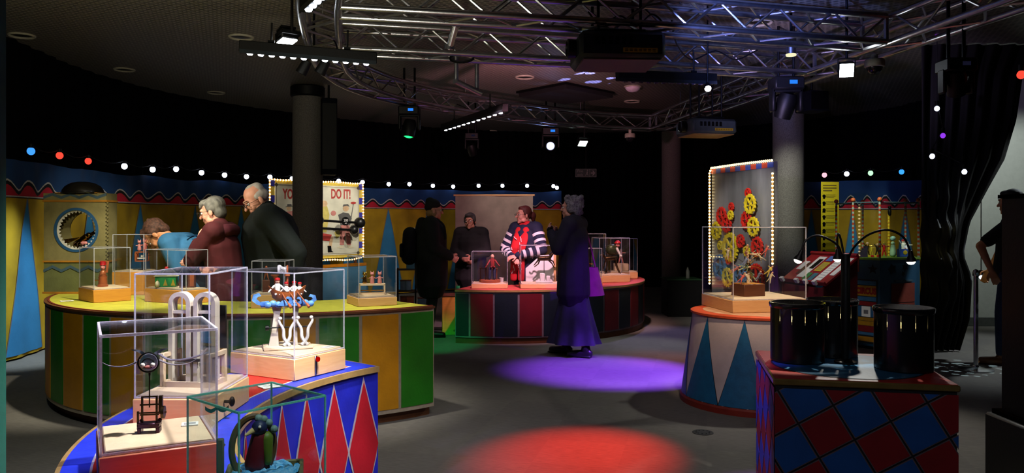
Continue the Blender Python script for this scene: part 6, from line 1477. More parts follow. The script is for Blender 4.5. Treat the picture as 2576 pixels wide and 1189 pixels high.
MB().box((0, 0, ZC / 2), (0.3, 0.12, ZC - 0.004), bev=0.008).build('post_shaft', mat('post_teal_lit', '#1e6a58', 0.6, nscale=5), t); MB().box((0, 0, 0.05), (0.31, 0.13, 0.1), bev=0.006).build('skirting', M_black, t)  # teal light put into the colour of the green-grey paint
point('post_green_fill', (-2.0, 0.4, 1.2), 0.45, (0.2, 1.0, 0.75))  # added green fill beside the post, no fixture
t = thing('toy_shelf', 'small painted shelf unit with coloured toys behind the woman in the beanie', 'shelf', (WX(1046, 11.6), 11.6, 0), 0.1)
ms = mat('shelf_dark', '#3a2c22', 0.6)
for sx in (-0.27, 0.27): MB().box((sx, 0.1, 0.36), (0.02, 0.22, 0.72)).build('side', ms, t)
for z in (0.12, 0.38, 0.7): MB().box((0, 0.1, z), (0.52, 0.22, 0.018)).build('shelf_board', ms, t)
for i, (x, z, w, h, c) in enumerate(((-0.16, 0.389, 0.16, 0.14, '#6a8aa0'), (0.12, 0.389, 0.18, 0.12, '#a07a3c'), (-0.14, 0.129, 0.2, 0.16, '#8a4a30'), (0.12, 0.129, 0.2, 0.14, '#40606a'), (-0.08, 0.709, 0.14, 0.16, '#3f7a9a'), (0.12, 0.709, 0.12, 0.1, '#a8903c'))):
    o = thing('toy_box', ('pale blue', 'tan', 'rust', 'slate', 'blue', 'yellow')[i] + ' toy box on the ' + ('middle left', 'middle right', 'bottom left', 'bottom right', 'top left', 'top right')[i] + ' of the dark toy shelf', 'box', (t.location.x + x, 11.69, z), 0.1, 'toys on the shelf')
    MB().box((0, 0, h / 2 + 0.0005), (w, 0.12, h), bev=0.006).build('box', mat('toy_' + c[1:], c, 0.6), o); MB().box((0, 0, h + 0.006), (w + 0.01, 0.13, 0.012), bev=0.003).build('lid', M_dwood, o)
t = thing('round_mirror', 'round pale mirror on a stand behind the woman in the beanie', 'mirror', (WX(1045, 11.2), 11.2, 0))
MB().lathe([(0.0, 0), (0.12, 0.0), (0.12, 0.012), (0, 0.016)], (0, 0, 1.2), rot=Matrix.Rotation(PI / 2, 3, 'X'), seg=28).build('mirror_disc', mat('mirror_grey', '#a8acb0', 0.3, 0.2), t)
MB().path([(0.12 * math.cos(k * PI / 14), 0.004, 1.2 + 0.12 * math.sin(k * PI / 14)) for k in range(28)], 0.01, 6, True).build('rim', M_white, t); MB().tube((0, 0.01, 0), (0, 0.01, 1.09), 0.012).lathe([(0.14, 0), (0.14, 0.012), (0, 0.02)], (0, 0.01, 0), seg=20).build('stand', M_blackm, t)
t = thing('orange_plinth', 'small orange-brown wooden plinth left of the red counter', 'plinth', (WX(1134, 9.9), 9.9, 0), 0.1)
MB().box((0, 0, 0.24), (0.22, 0.3, 0.48), bev=0.004).build('body', M_woodo, t); MB().box((0, 0, 0.488), (0.24, 0.32, 0.016), bev=0.003).build('top', M_dwood, t)
o = MB().lathe([(0.022, 0.0), (0.024, 0.0), (0.024, 0.03), (0.022, 0.03)], seg=16).build('glass_tumbler', mat('tumbler_green_lit', '#3fc47c', 0.15), None, (WX(1152, 9.25), 9.25, ZR + 0.0005)); tag(o, 'small green-lit tumbler at the left end of the red counter', 'tumbler')  # green light at the counter end put into the tumbler's colour
t = thing('floor_socket', 'round perforated floor socket cover near the round pedestal', 'socket', (WX(1768, 5.25), 5.25, 0.0005))
MB().lathe([(0.07, 0.0), (0.07, 0.003), (0.0, 0.004)], seg=24).build('cover', mat('socket_grey', '#4a4a48', 0.4, 0.4), t)
q = MB()
for k in range(10): q.tube((0.045 * math.cos(k * 0.628), 0.045 * math.sin(k * 0.628), 0.0035), (0.045 * math.cos(k * 0.628), 0.045 * math.sin(k * 0.628), 0.0047), 0.006, seg=8)
q.build('holes', M_black, t)

# ------------------------------------------------------------------ people
def skin_mat(nm, hexc): return mat(nm, hexc, 0.5, var=0.06, bump=0.02)
def cloth_mat(nm, hexc, var=0.15): return mat(nm, hexc, 0.85, var=var, nscale=9, bump=0.25, bscale=14)
def person(label, loc, yaw, hgt, lean=0.0, head=(0.0, 0.0, 0.0), arms=None, feet=None, skin=M_skin, girth=1.0, female=False, twist=0.0):
    """one continuous body; returns (object, joints, head frame). forward is +Y, up +Z"""
    k = hgt / 1.70; pv = Vector((0, 0, 0.93 * k)); RL = Matrix.Rotation(twist, 3, 'Z') @ Matrix.Rotation(-lean, 3, 'X')
    up = lambda p: pv + RL @ (Vector(p) * k - pv)
    sw = 0.165 if female else 0.185
    J = dict(pel=pv, waist=up((0, 0, 1.08)), chest=up((0, 0.0, 1.27)), neck=up((0, -0.015, 1.44)), sR=up((sw, -0.01, 1.395)), sL=up((-sw, -0.01, 1.395)), hR=Vector((0.085, 0, 0.91)) * k, hL=Vector((-0.085, 0, 0.91)) * k)
    HR = RL @ Matrix.Rotation(head[0], 3, 'Z') @ Matrix.Rotation(-head[1], 3, 'X') @ Matrix.Rotation(head[2], 3, 'Y')
    nb = up((0, 0.0, 1.475)); J['head'] = nb + HR @ (Vector((0, 0.025, 0.095)) * k)
    a = arms or {}
    for s_, sg in (('R', 1), ('L', -1)):
        sh = J['s' + s_]
        if s_ in a: J['e' + s_], J['w' + s_] = Vector(a[s_][0]) * k, Vector(a[s_][1]) * k
        else: J['e' + s_] = sh + Vector((sg * 0.055, -0.015, -0.28)) * k; J['w' + s_] = J['e' + s_] + Vector((sg * 0.0, 0.07, -0.235)) * k
    f = feet or {'R': (0.10, 0.0), 'L': (-0.10, 0.0)}
    for s_, sg in (('R', 1), ('L', -1)):
        fx, fy = f[s_]; J['a' + s_] = Vector((fx, fy - 0.03, 0.085)) * k; J['t' + s_] = Vector((fx + sg * 0.02, fy + 0.13, 0.035)) * k
        J['k' + s_] = (J['h' + s_] + J['a' + s_]) / 2 + Vector((sg * 0.005, 0.03, 0.01)) * k
    q = MB(); C = q.cap; X = RL @ Vector((1, 0, 0))
    C(J['pel'], J['waist'], (0.145 * k * girth, 0.11 * k * girth), (0.13 * k * girth, 0.1 * k * girth), side=X); C(J['waist'], J['chest'], (0.13 * k * girth, 0.1 * k * girth), (0.155 * k, 0.11 * k), side=X)
    C(J['chest'], up((0, -0.01, 1.37)), (0.155 * k, 0.11 * k), (0.12 * k, 0.08 * k), side=X); C(J['sL'], J['sR'], 0.058 * k, 0.058 * k)
    C(up((0, -0.015, 1.38)), nb, 0.058 * k, 0.052 * k); C(nb, J['head'] + HR @ Vector((0, -0.02, -0.02)) * k, 0.052 * k, 0.055 * k)
    for s_ in 'RL':
        C(J['s' + s_], J['e' + s_], 0.052 * k, 0.040 * k); C(J['e' + s_], J['w' + s_], 0.040 * k, 0.027 * k)
        C(J['h' + s_], J['k' + s_], 0.086 * k, 0.056 * k); C(J['k' + s_], J['a' + s_], 0.054 * k, 0.038 * k); C(J['a' + s_] + Vector((0, -0.03, -0.035)) * k, J['t' + s_], 0.036 * k, 0.028 * k)
        # hand: palm, four fingers of unequal length with knuckle bends, thumb from the side near the base
        w = J['w' + s_]; d = (w - J['e' + s_]).normalized(); sg = 1 if s_ == 'R' else -1
        inn = Vector((-sg, 0, 0)); inn = (inn - d * inn.dot(d)).normalized() if abs(inn.dot(d)) < 0.9 else Vector((0, 1, 0)); sd = d.cross(inn) * (1 if s_ == 'R' else -1)
        if a.get('palm' + s_): inn = Vector(a['palm' + s_]); inn = (inn - d * inn.dot(d)).normalized(); sd = d.cross(inn)
        C(w + d * 0.02 * k, w + d * 0.085 * k, (0.030 * k, 0.014 * k), (0.038 * k, 0.013 * k), side=sd)
        for j, (o_, ln) in enumerate(((0.030, 0.070), (0.010, 0.080), (-0.010, 0.075), (-0.030, 0.058))):
            b = w + d * 0.088 * k + sd * o_ * k; m1 = b + (d * 0.85 + inn * 0.35).normalized() * ln * 0.55 * k; m2 = m1 + (d * 0.5 + inn * 0.8).normalized() * ln * 0.5 * k
            C(b, m1, 0.0092 * k, 0.0086 * k, n=2, seg=8); C(m1, m2, 0.0086 * k, 0.0075 * k, n=2, seg=8)
        b = w + d * 0.03 * k + sd * 0.028 * k; m1 = b + (d * 0.7 + sd * 0.65 + inn * 0.25).normalized() * 0.045 * k
        C(b, m1, 0.013 * k, 0.011 * k, n=2, seg=8); C(m1, m1 + (d * 0.9 + inn * 0.35).normalized() * 0.032 * k, 0.0105 * k, 0.009 * k, n=2, seg=8)
    hc = J['head']; P = lambda x, y, z: hc + HR @ (Vector((x, y, z)) * k)
    def E(c, r): q.ball(P(*c), tuple(v * k for v in r), 14, HR)
    E((0, -0.012, 0.045), (0.074, 0.094, 0.085)); E((0, 0.032, -0.012), (0.062, 0.064, 0.085)); E((0, 0.045, -0.072), (0.046, 0.044, 0.036)); E((0, 0.076, -0.096), (0.021, 0.018, 0.017))
    for sx in (-1, 1):
        E((sx * 0.034, 0.062, -0.03), (0.026, 0.024, 0.030)); E((sx * 0.078, -0.008, -0.008), (0.010, 0.020, 0.034)); E((sx * 0.05, 0.02, -0.07), (0.022, 0.035, 0.028))
    C(P(0, 0.094, 0.012), P(0, 0.116, -0.026), 0.009 * k, 0.014 * k, n=2); C(P(-0.034, 0.086, 0.03), P(0.034, 0.086, 0.03), 0.013 * k, 0.013 * k, n=2)
    C(P(-0.02, 0.084, -0.054), P(0.02, 0.084, -0.054), 0.011 * k, 0.011 * k, n=2); C(P(-0.016, 0.082, -0.068), P(0.016, 0.082, -0.068), 0.011 * k, 0.011 * k, n=2)
    o = remesh(q, 'person', skin, 0.0066, None, 4); o.location = (loc[0], loc[1], 0); o.rotation_euler = (0, 0, yaw); tag(o, label, 'person')
    for sx in (-1, 1): MB().ball(P(sx * 0.032, 0.0815, 0.006), 0.0115 * k, 10).build('eye', mat('eye_white', '#d8d4cc', 0.2), o)
    q = MB()
    for sx in (-1, 1): q.ball(P(sx * 0.032, 0.0895, 0.006), 0.0055 * k, 8)
    q.build('iris', mat('iris_dark', '#20160e', 0.2), o)
    C2 = MB()
    for sx in (-1, 1): C2.cap(P(sx * 0.018, 0.100, 0.035), P(sx * 0.048, 0.088, 0.037), 0.004 * k, 0.003 * k, n=2, seg=6)
    C2.build('eyebrow', mat('brow_brown', '#4a382c', 0.9), o)
    C2 = MB().cap(P(-0.020, 0.0905, -0.058), P(0.020, 0.0905, -0.058), (0.005 * k, 0.004 * k), (0.005 * k, 0.004 * k), n=2, seg=6); C2.build('lips', mat('lips', '#a05a50', 0.5), o)
    return o, J, P, HR, k, RL
def hair(o, P, HR, k, balls, m, vox=0.009, name='hair'):
    q = MB()
    for c, r in balls: q.ball(P(*c), tuple(v * k for v in r), 14, HR)
    h = remesh(q, name, m, vox, o, 2); return h
def glasses(o, P, k, m=None):
    m = m or mat('glasses_frame', '#141014', 0.3); q = MB()
    for sx in (-1, 1):
        q.path([P(sx * 0.034 + 0.024 * math.cos(a * PI / 8), 0.112, 0.006 + 0.018 * math.sin(a * PI / 8)) for a in range(16)], 0.0022 * k, 6, True); q.path([P(sx * 0.058, 0.112, 0.01), P(sx * 0.076, 0.08, 0.012), P(sx * 0.082, 0.0, 0.008)], 0.002 * k, 6)
    q.path([P(-0.011, 0.114, 0.01), P(0.011, 0.114, 0.01)], 0.0022 * k, 6); q.build('glasses', m, o)
def coat(o, J, k, RL, m, hem=0.78, flare=0.19, puff=1.0, name='coat', sleeve=1.0, collar=0.075, dep=0.135, cuff=0.02):
    q = MB(); X = RL @ Vector((1, 0, 0)); C = q.cap; pv = J['pel']
    up = lambda p: pv + RL @ (Vector(p) * k - pv)
    C(J['chest'], up((0, 0.0, 1.37)), (0.20 * k * puff, dep * k * puff), (0.165 * k, 0.105 * k), side=X); C(J['waist'], J['chest'], (0.18 * k * puff, dep * k * puff), (0.20 * k * puff, dep * k * puff), side=X)
    C(J['pel'], J['waist'], (0.195 * k * puff, dep * 1.08 * k * puff), (0.18 * k * puff, dep * k * puff), side=X)
    if hem < 0.9: C(J['pel'], Vector((0, 0.0, (hem + 0.02) * k)), (0.195 * k * puff, dep * 1.08 * k * puff), (flare * k * 1.02, flare * 0.75 * k), side=(1, 0, 0), n=2)
    C(J['sL'], J['sR'], 0.085 * k * puff, 0.085 * k * puff)
    for s_ in 'RL':
        sh, e, w = J['s' + s_], J['e' + s_], J['w' + s_]
        C(sh, e if sleeve > 0.5 else sh.lerp(e, 0.8), 0.08 * k * puff, 0.064 * k * puff)
        if sleeve > 0.5: C(e, e.lerp(w, 1 - cuff), 0.063 * k * puff, 0.046 * k * puff)
    if collar: C(up((0, -0.012, 1.40)), up((0, 0.0, 1.455)), collar * 1.15 * k, collar * k, n=2)
    return remesh(q, name, m, 0.012, o, 4)
def legs_cloth(o, J, k, m, r=1.0, name='trousers', to=1.0):
    q = MB(); q.cap(J['pel'] + Vector((0, 0, -0.04)), J['pel'] + Vector((0, 0, 0.09)), (0.17 * k * r, 0.125 * k * r), (0.15 * k * r, 0.11 * k * r), side=(1, 0, 0))
    for s_ in 'RL': q.cap(J['h' + s_], J['k' + s_], 0.098 * k * r, 0.07 * k * r).cap(J['k' + s_], J['k' + s_].lerp(J['a' + s_] + Vector((0, 0, 0.03)), to), 0.07 * k * r, 0.056 * k * r)
    return remesh(q, name, m, 0.011, o, 3)
def shoes(o, J, k, m, boot=False):
    for s_ in 'RL':
        a, t = J['a' + s_], J['t' + s_]; q = MB().cap(Vector((a.x, a.y - 0.035 * k, 0.043 * k)), Vector((t.x, t.y + 0.01, 0.036 * k)), (0.042 * k, 0.042 * k), (0.044 * k, 0.032 * k), side=(1, 0, 0)).cap(a, a + Vector((0, 0, (0.1 if boot else 0.01) * k)), 0.048 * k, 0.05 * k)
        q.box(((a.x + t.x) / 2, (a.y + t.y) / 2 - 0.01, 0.009), (0.085 * k, 0.27 * k, 0.016), bev=0.005)
        remesh(q, 'shoe', m, 0.008, o, 2)
def skirt(o, J, k, m, z0, z1, r0, r1, y0=0.0, waves=9, name='skirt'):
    g = []; n = 72
    for j in range(13):
        f = j / 12; z = z0 + (z1 - z0) * f; r = r0 + (r1 - r0) * f ** 1.2; g.append([((r * (1 + 0.09 * f * math.sin(waves * a + 1.5 * f))) * math.cos(a), (r * (0.95 + 0.3 * f) * (1 + 0.09 * f * math.sin(waves * a + 1.5 * f))) * math.sin(a) + y0 * f, z) for a in [2 * PI * i / n for i in range(n + 1)]])
    return MB().sheet(g).build(name, m, o)

# --- old man in the dark coat
o, J, P, HR, k, RL = person('balding man with glasses in a dark coat with a green cast looking down at the yellow counter', (-1.97, 6.55), R_(106), 1.765, lean=0.16, head=(0.32, 0.40, 0.0), arms={'R': ((0.31, -0.06, 1.12), (0.26, -0.10, 0.9)), 'L': ((-0.31, -0.14, 1.12), (-0.27, -0.12, 0.9))}, skin=skin_mat('skin_old', '#cf957c'), girth=1.15)
coat(o, J, k, RL, cloth_mat('coat_green_lit', '#0a1513'), hem=0.72, flare=0.27, puff=1.42, collar=0.095, dep=0.16)  # green stage light put into the dark coat's colour
legs_cloth(o, J, k, cloth_mat('trousers_black', '#111114')); shoes(o, J, k, M_black)
hair(o, P, HR, k, [((0.0, -0.052, 0.015), (0.077, 0.062, 0.06)), ((0.066, -0.02, 0.03), (0.017, 0.05, 0.034)), ((-0.066, -0.02, 0.03), (0.017, 0.05, 0.034)), ((0, -0.045, 0.075), (0.066, 0.058, 0.055)), ((0, -0.01, 0.105), (0.045, 0.05, 0.028))], mat('hair_white_grey', '#aaa49c', 0.8, nscale=40))
glasses(o, P, k)
q = MB().cap(J['neck'] + Vector((0, 0.05, -0.06)) * k, J['neck'] + Vector((0, 0.075, -0.13)) * k, (0.06 * k, 0.03 * k), (0.05 * k, 0.03 * k), side=(1, 0, 0)); remesh(q, 'scarf', cloth_mat('scarf_olive', '#5c5a34'), 0.01, o, 2)
# --- woman in maroon
o, J, P, HR, k, RL = person('grey-haired woman in a maroon jacket holding her chin beside the bending man', (-2.30, 6.29), R_(88), 1.63, lean=0.12, head=(0.0, 0.12, 0.0), arms={'L': ((-0.17, 0.22, 1.16), (-0.07, 0.215, 1.30)), 'palmL': (0.3, -0.8, 0.3), 'R': ((0.2, 0.2, 1.08), (0.0, 0.25, 1.12))}, skin=skin_mat('skin_fair', '#cc8f78'), female=True)
coat(o, J, k, RL, cloth_mat('jacket_maroon', '#480c14'), hem=0.80, flare=0.21, puff=1.06, name='jacket', collar=0.078)
legs_cloth(o, J, k, cloth_mat('trousers_black', '#111114')); shoes(o, J, k, M_black)
q = MB().cap(J['neck'] + Vector((-0.09, -0.075, -0.035)) * k, J['neck'] + Vector((0.09, -0.075, -0.035)) * k, 0.055, 0.055); remesh(q, 'hood', cloth_mat('hood_maroon', '#4c1020'), 0.012, o, 3)
hair(o, P, HR, k, [((0, -0.025, 0.055), (0.083, 0.094, 0.08)), ((0, -0.055, -0.01), (0.073, 0.055, 0.07)), ((0.07, -0.015, 0.03), (0.018, 0.045, 0.04)), ((-0.07, -0.015, 0.03), (0.018, 0.045, 0.04)), ((0, 0.05, 0.085), (0.06, 0.05, 0.036)), ((0, 0.085, 0.062), (0.045, 0.02, 0.022))], mat('hair_grey', '#68665f', 0.7, nscale=14, hex2='#2e2d2b', stretch=(4, 1, 1)))
glasses(o, P, k)
# --- bending man in denim
o, J, P, HR, k, RL = person('young man in a blue denim shirt and black vest bending over a display case', (-2.47, 6.74), R_(90), 1.78, lean=1.02, head=(0.0, 0.02, 0.0), arms={'R': ((0.2, 0.26, 0.92), (0.17, 0.12, 0.74)), 'L': ((-0.2, 0.28, 0.92), (-0.16, 0.14, 0.74))}, skin=skin_mat('skin_young', '#c98a60'))
coat(o, J, k, RL, cloth_mat('denim_blue', '#346f9c'), hem=0.93, puff=1.0, name='denim_shirt', collar=0.066)
q = MB(); pv = J['pel']; up = lambda p: pv + RL @ (Vector(p) * k - pv)
q.cap(up((0, 0.05, 1.05)), up((0, 0.05, 1.33)), (0.17 * k, 0.115 * k), (0.15 * k, 0.10 * k), side=RL @ Vector((1, 0, 0))); remesh(q, 'vest', cloth_mat('vest_black', '#131416'), 0.012, o, 3)
for sx in (-1, 1): MB().box(up((sx * 0.1, -0.125, 1.2)), (0.1, 0.01, 0.1), RL, 0.003).box(up((sx * 0.1, -0.13, 1.25)), (0.105, 0.012, 0.03), RL, 0.003).build('shirt_pocket', cloth_mat('denim_dark', '#215f8c'), o)
MB().box(up((0, -0.128, 1.31)), (0.32, 0.008, 0.012), RL).build('yoke_seam', cloth_mat('denim_dark', '#215f8c'), o)
legs_cloth(o, J, k, cloth_mat('jeans_navy', '#1b2a44')); shoes(o, J, k, M_black)
hair(o, P, HR, k, [((0, -0.03, 0.055), (0.084, 0.096, 0.086)), ((0, -0.07, 0.0), (0.07, 0.045, 0.06)), ((0, 0.04, 0.095), (0.06, 0.05, 0.04)), ((0.074, -0.01, 0.03), (0.014, 0.035, 0.035)), ((-0.074, -0.01, 0.03), (0.014, 0.035, 0.035))] + [((0.075 * math.cos(i * 2.4) * math.sin(0.25 * i % 1.3), 0.08 * math.sin(i * 2.4) * math.sin(0.25 * i % 1.3) - 0.02, 0.1 + 0.03 * math.cos(i)), (0.018, 0.018, 0.018)) for i in range(22)], mat('hair_brown', '#5a3a2c', 0.75, nscale=50, hex2='#2c1a14'))
glasses(o, P, k)
# --- woman in beanie
o, J, P, HR, k, RL = person('woman in a black beanie and dark hooded coat, left of the red counter', (WX(1085, 9.65), 9.65), R_(-82), 1.68, head=(0.1, 0.05, 0.0), arms={'R': ((0.25, 0.02, 1.12), (0.15, 0.22, 1.0)), 'L': ((-0.25, 0.02, 1.12), (-0.1, 0.24, 1.0))}, skin=skin_mat('skin_fair', '#cc8f78'), female=True)
coat(o, J, k, RL, cloth_mat('coat_black_green_lit', '#141a16'), hem=0.62, flare=0.27, puff=1.25, dep=0.155)  # faint green of the stage light put into the black cloth
legs_cloth(o, J, k, cloth_mat('trousers_black', '#111114')); shoes(o, J, k, M_black, True)
hair(o, P, HR, k, [((0, -0.015, 0.075), (0.09, 0.10, 0.075)), ((0, -0.05, 0.115), (0.06, 0.06, 0.05)), ((0, -0.06, 0.04), (0.08, 0.06, 0.06))], cloth_mat('beanie_black', '#0e0e10'), name='beanie')
hair(o, P, HR, k, [((0, -0.05, -0.03), (0.085, 0.05, 0.06)), ((0.065, 0.0, -0.03), (0.02, 0.03, 0.05)), ((-0.065, 0.0, -0.03), (0.02, 0.03, 0.05))], mat('hair_blond', '#9a7850', 0.7, nscale=50))
glasses(o, P, k)
q = MB().cap(J['neck'] + Vector((0, -0.11, -0.12)) * k, J['neck'] + Vector((0, -0.10, -0.02)) * k, (0.14, 0.08), (0.11, 0.07), side=(1, 0, 0)); remesh(q, 'hood', cloth_mat('hood_black', '#101210'), 0.012, o, 3)
bp_ = thing('backpack', 'black backpack worn by the woman in the black beanie', 'backpack', (o.location.x, o.location.y, 0), R_(-82))
MB().cap((0, -0.27, 0.98), (0, -0.26, 1.26), (0.15, 0.10), (0.13, 0.09), side=(1, 0, 0), n=4).build('bag_body', cloth_mat('pack_black', '#0c0d0f'), bp_)
MB().cap((0, -0.36, 1.0), (0, -0.36, 1.12), (0.10, 0.03), (0.10, 0.03), side=(1, 0, 0)).build('front_pocket', cloth_mat('pack_grey', '#15171a'), bp_)
for sx in (-1, 1): MB().path(catmull([(sx * 0.1, -0.17, 1.3), (sx * 0.13, -0.02, 1.46), (sx * 0.14, 0.14, 1.38), (sx * 0.14, 0.17, 1.2)], 4), 0.014, 6).build('strap', cloth_mat('pack_grey', '#15171a'), bp_)
# --- woman in dark coat facing the camera
o, J, P, HR, k, RL = person('short-haired woman in a black coat and glasses in front of the pale screen', (WX(1185, 10.45), 10.45), R_(172), 1.53, head=(-0.12, 0.0, 0.08), arms={'R': ((0.24, 0.05, 1.12), (0.06, 0.21, 1.02)), 'L': ((-0.24, 0.05, 1.12), (-0.06, 0.23, 1.05))}, skin=skin_mat('skin_dim', '#b8806a'), female=True)
coat(o, J, k, RL, cloth_mat('coat_black', '#101013'), hem=0.7, flare=0.25, puff=1.25, collar=0.09)
legs_cloth(o, J, k, cloth_mat('jeans_navy', '#1b2a44')); shoes(o, J, k, M_black)
hair(o, P, HR, k, [((0, -0.02, 0.06), (0.085, 0.098, 0.082)), ((0, 0.05, 0.095), (0.06, 0.05, 0.036)), ((0.075, 0.0, 0.03), (0.016, 0.045, 0.05)), ((-0.075, 0.0, 0.03), (0.016, 0.045, 0.05)), ((0, -0.06, -0.02), (0.07, 0.05, 0.06))], mat('hair_dark_grey', '#3a3634', 0.7, nscale=50)); glasses(o, P, k)
# --- woman with red scarf
o, J, P, HR, k, RL = person('woman with a red patterned scarf and white striped navy cardigan behind the red counter', (WX(1322, 10.2), 10.2), R_(148), 1.62, head=(-0.62, 0.0, 0.0), arms={'R': ((0.30, 0.06, 1.10), (0.04, 0.26, 1.0)), 'L': ((-0.30, 0.06, 1.10), (-0.05, 0.29, 1.03)), 'palmR': (0, -0.6, -0.6), 'palmL': (0, -0.6, -0.6)}, skin=skin_mat('skin_pink', '#d89a88'), female=True, girth=1.1)
coat(o, J, k, RL, cloth_mat('cardigan_navy', '#141a38'), hem=0.74, flare=0.23, puff=1.12, name='cardigan', collar=0.07)
for s_ in 'RL':
    sh, e, w = J['s' + s_], J['e' + s_], J['w' + s_]
    for a, b, f0, r0, r1 in ((sh, e, (0.28, 0.56, 0.82), 0.0895, 0.0735), (e, w, (0.15, 0.42, 0.68), 0.072, 0.055)):
        for f in f0:
            ra = (r0 + (r1 - r0) * f) * k * 1.06; MB().tube(a.lerp(b, f), a.lerp(b, f + 0.11), ra, ra * 0.97, seg=20).build('white_stripe', mat('stripe_white', '#e0d8e0', 0.8), o)
q = MB(); sc = cloth_mat('scarf_red', '#c01420')
q.cap(J['neck'] + Vector((-0.05, 0.03, -0.0)) * k, J['neck'] + Vector((0.05, 0.03, -0.0)) * k, 0.058 * k, 0.058 * k)
for sx in (-1, 1): q.cap(J['neck'] + Vector((sx * 0.045, 0.075, -0.05)) * k, Vector((sx * 0.05, 0.20, 1.12)) * k, (0.072 * k, 0.035 * k), (0.072 * k, 0.028 * k), side=(1, 0, 0)).cap(Vector((sx * 0.055, 0.20, 1.12)) * k, Vector((sx * 0.06, 0.215, 0.70)) * k, (0.06 * k, 0.025 * k), (0.055 * k, 0.022 * k), side=(1, 0, 0))
scf = remesh(q, 'scarf', sc, 0.011, o, 3)
random.seed(5); q = MB()
for i in range(16):
    z = random.uniform(0.75, 1.32); sx = random.choice((-1, 1)); q.cap(Vector((sx * 0.055 + random.uniform(-0.03, 0.03), 0.20 + (0.034 if z < 1.12 else 0.034 - (z - 1.12) * 0.42), z)) * k, Vector((sx * 0.055 + random.uniform(-0.03, 0.03), 0.203 + (0.034 if z < 1.12 else 0.034 - (z - 1.12) * 0.42), z + 0.035)) * k, 0.007, 0.004, n=2, seg=6)
q.build('scarf_pattern', mat('scarf_white', '#e8c8c8', 0.8), scf)
legs_cloth(o, J, k, cloth_mat('jeans_navy', '#1b2a44')); shoes(o, J, k, M_black)
hair(o, P, HR, k, [((0, -0.022, 0.055), (0.081, 0.095, 0.083)), ((0, 0.03, 0.095), (0.055, 0.05, 0.032)), ((0.07, -0.015, 0.02), (0.014, 0.04, 0.035)), ((-0.07, -0.015, 0.02), (0.014, 0.04, 0.035)), ((0, -0.06, 0.0), (0.06, 0.045, 0.06)), ((0, -0.135, -0.005), (0.042, 0.05, 0.055)), ((0, -0.14, -0.05), (0.03, 0.03, 0.04))], mat('hair_auburn', '#4a1c18', 0.65, nscale=50)); glasses(o, P, k)
# --- woman in the purple light, seen from behind
o, J, P, HR, k, RL = person('curly grey-haired woman in a long coat and skirt standing in purple light', (WX(1443, 8.3), 8.3), R_(66), 1.69, head=(0.12, 0.0, 0.0), arms={'L': ((-0.22, 0.10, 1.14), (-0.10, 0.22, 1.30)), 'R': ((0.23, 0.12, 1.14), (0.05, 0.22, 1.3)), 'palmL': (0.6, 0, 0.4)}, feet={'R': (0.06, 0.14), 'L': (-0.10, -0.14)}, skin=skin_mat('skin_fair', '#cc8f78'), female=True)
coat(o, J, k, RL, cloth_mat('coat_purple_grey', '#221e2c'), hem=0.63, flare=0.235, puff=1.12, collar=0.082)
skirt(o, J, k, cloth_mat('skirt_grey', '#37334a'), 0.76, 0.13, 0.14, 0.225, 0.0)
shoes(o, J, k, mat('shoe_leather', '#2a242c', 0.3)); hair(o, P, HR, k, [((0, -0.03, 0.05), (0.09, 0.098, 0.088)), ((0, -0.065, -0.03), (0.078, 0.055, 0.07)), ((0.075, -0.01, 0.0), (0.022, 0.05, 0.06)), ((-0.075, -0.01, 0.0), (0.022, 0.05, 0.06))] + [((0.08 * math.cos(i * 2.4), -0.03 + 0.085 * math.sin(i * 2.4), 0.07 + 0.05 * math.cos(i * 1.7)), (0.026, 0.026, 0.026)) for i in range(26)] + [((0.06 * math.cos(i), -0.1 + 0.01 * math.sin(i * 2), -0.05 + 0.018 * i), (0.025, 0.022, 0.025)) for i in range(7)], mat('hair_curly_grey', '#7c7678', 0.8, nscale=60, hex2='#3c383c')); glasses(o, P, k)
b_ = thing('tote_bag', 'soft purple bag hanging at the back of the purple-lit woman', 'bag', (o.location.x + 0.205, o.location.y + 0.16, -0.02), R_(50))
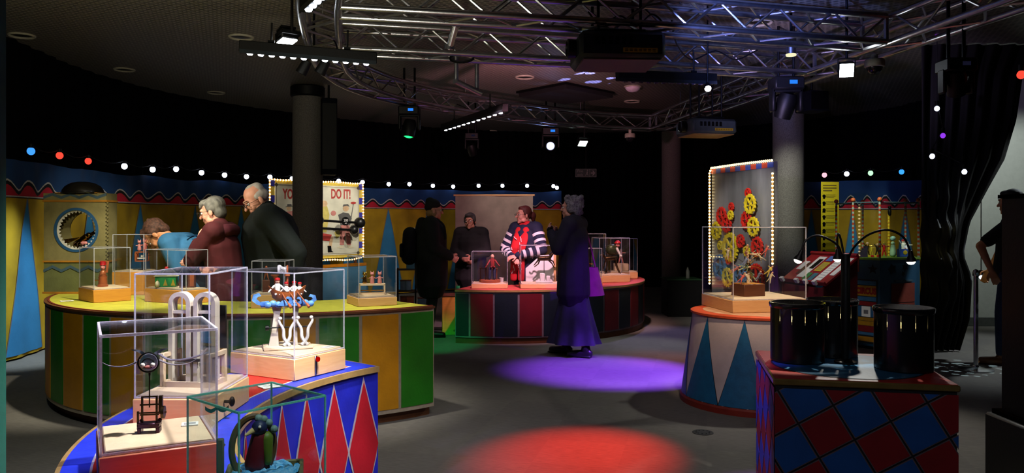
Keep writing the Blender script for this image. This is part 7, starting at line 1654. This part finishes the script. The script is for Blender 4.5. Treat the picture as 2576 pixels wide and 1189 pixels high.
g = [[((0.10 + 0.06 * (1 - j / 6)) * math.cos(a), (0.05 + 0.045 * (1 - j / 6)) * math.sin(a) - 0.03 * (1 - j / 6), 0.64 + 0.30 * j / 6) for a in [2 * PI * i / 20 for i in range(21)]] for j in range(7)]
q = MB(); q.sheet(g); q.bm.faces.new([v for v in q.bm.verts][0:20]); q.build('bag_body', cloth_mat('bag_violet', '#a0307a'), b_)
MB().path(catmull([(0.08, 0.0, 0.93), (0.05, 0.06, 1.22), (-0.02, 0.1, 1.44), (-0.05, 0.06, 1.22), (-0.08, 0, 0.93)], 4), 0.009, 6).build('bag_strap', cloth_mat('bag_violet', '#a0307a'), b_)
cm = thing('phone_camera', 'small dark camera held up at the face of the purple-lit woman', 'camera', (o.location.x - 0.245, o.location.y + 0.02, 1.325), R_(66))
MB().box((0, 0, 0), (0.1, 0.025, 0.065), bev=0.004).build('body', M_black, cm); MB().tube((0, 0.012, 0), (0, 0.035, 0), 0.022, 0.02, seg=16).build('lens', M_blackm, cm)
# --- man at the doorway
o, J, P, HR, k, RL = person('man in a black t-shirt, jeans and brown boots by the bright doorway', (WX(2540, 7.8), 7.8), R_(62), 1.74, lean=-0.06, head=(-0.5, 0.1, 0.0), arms={'L': ((-0.26, 0.26, 1.15), (-0.25, 0.17, 0.92)), 'R': ((0.25, 0.05, 1.12), (0.22, 0.15, 0.9))}, feet={'R': (0.10, -0.16), 'L': (-0.10, 0.10)}, skin=skin_mat('skin_young', '#c98a60'))
coat(o, J, k, RL, cloth_mat('tshirt_black', '#0f0f11'), hem=0.88, flare=0.18, puff=0.98, name='tshirt', sleeve=0.4, collar=0.062)
legs_cloth(o, J, k, cloth_mat('jeans_blue', '#24385c')); shoes(o, J, k, mat('boot_brown', '#7a4a28', 0.4), True)
hair(o, P, HR, k, [((0, -0.025, 0.055), (0.082, 0.095, 0.083)), ((0, -0.06, -0.02), (0.07, 0.05, 0.06)), ((0, 0.04, 0.09), (0.06, 0.05, 0.035)), ((0.072, -0.01, 0.02), (0.014, 0.04, 0.04)), ((-0.072, -0.01, 0.02), (0.014, 0.04, 0.04))], mat('hair_black', '#171210', 0.7, nscale=50))
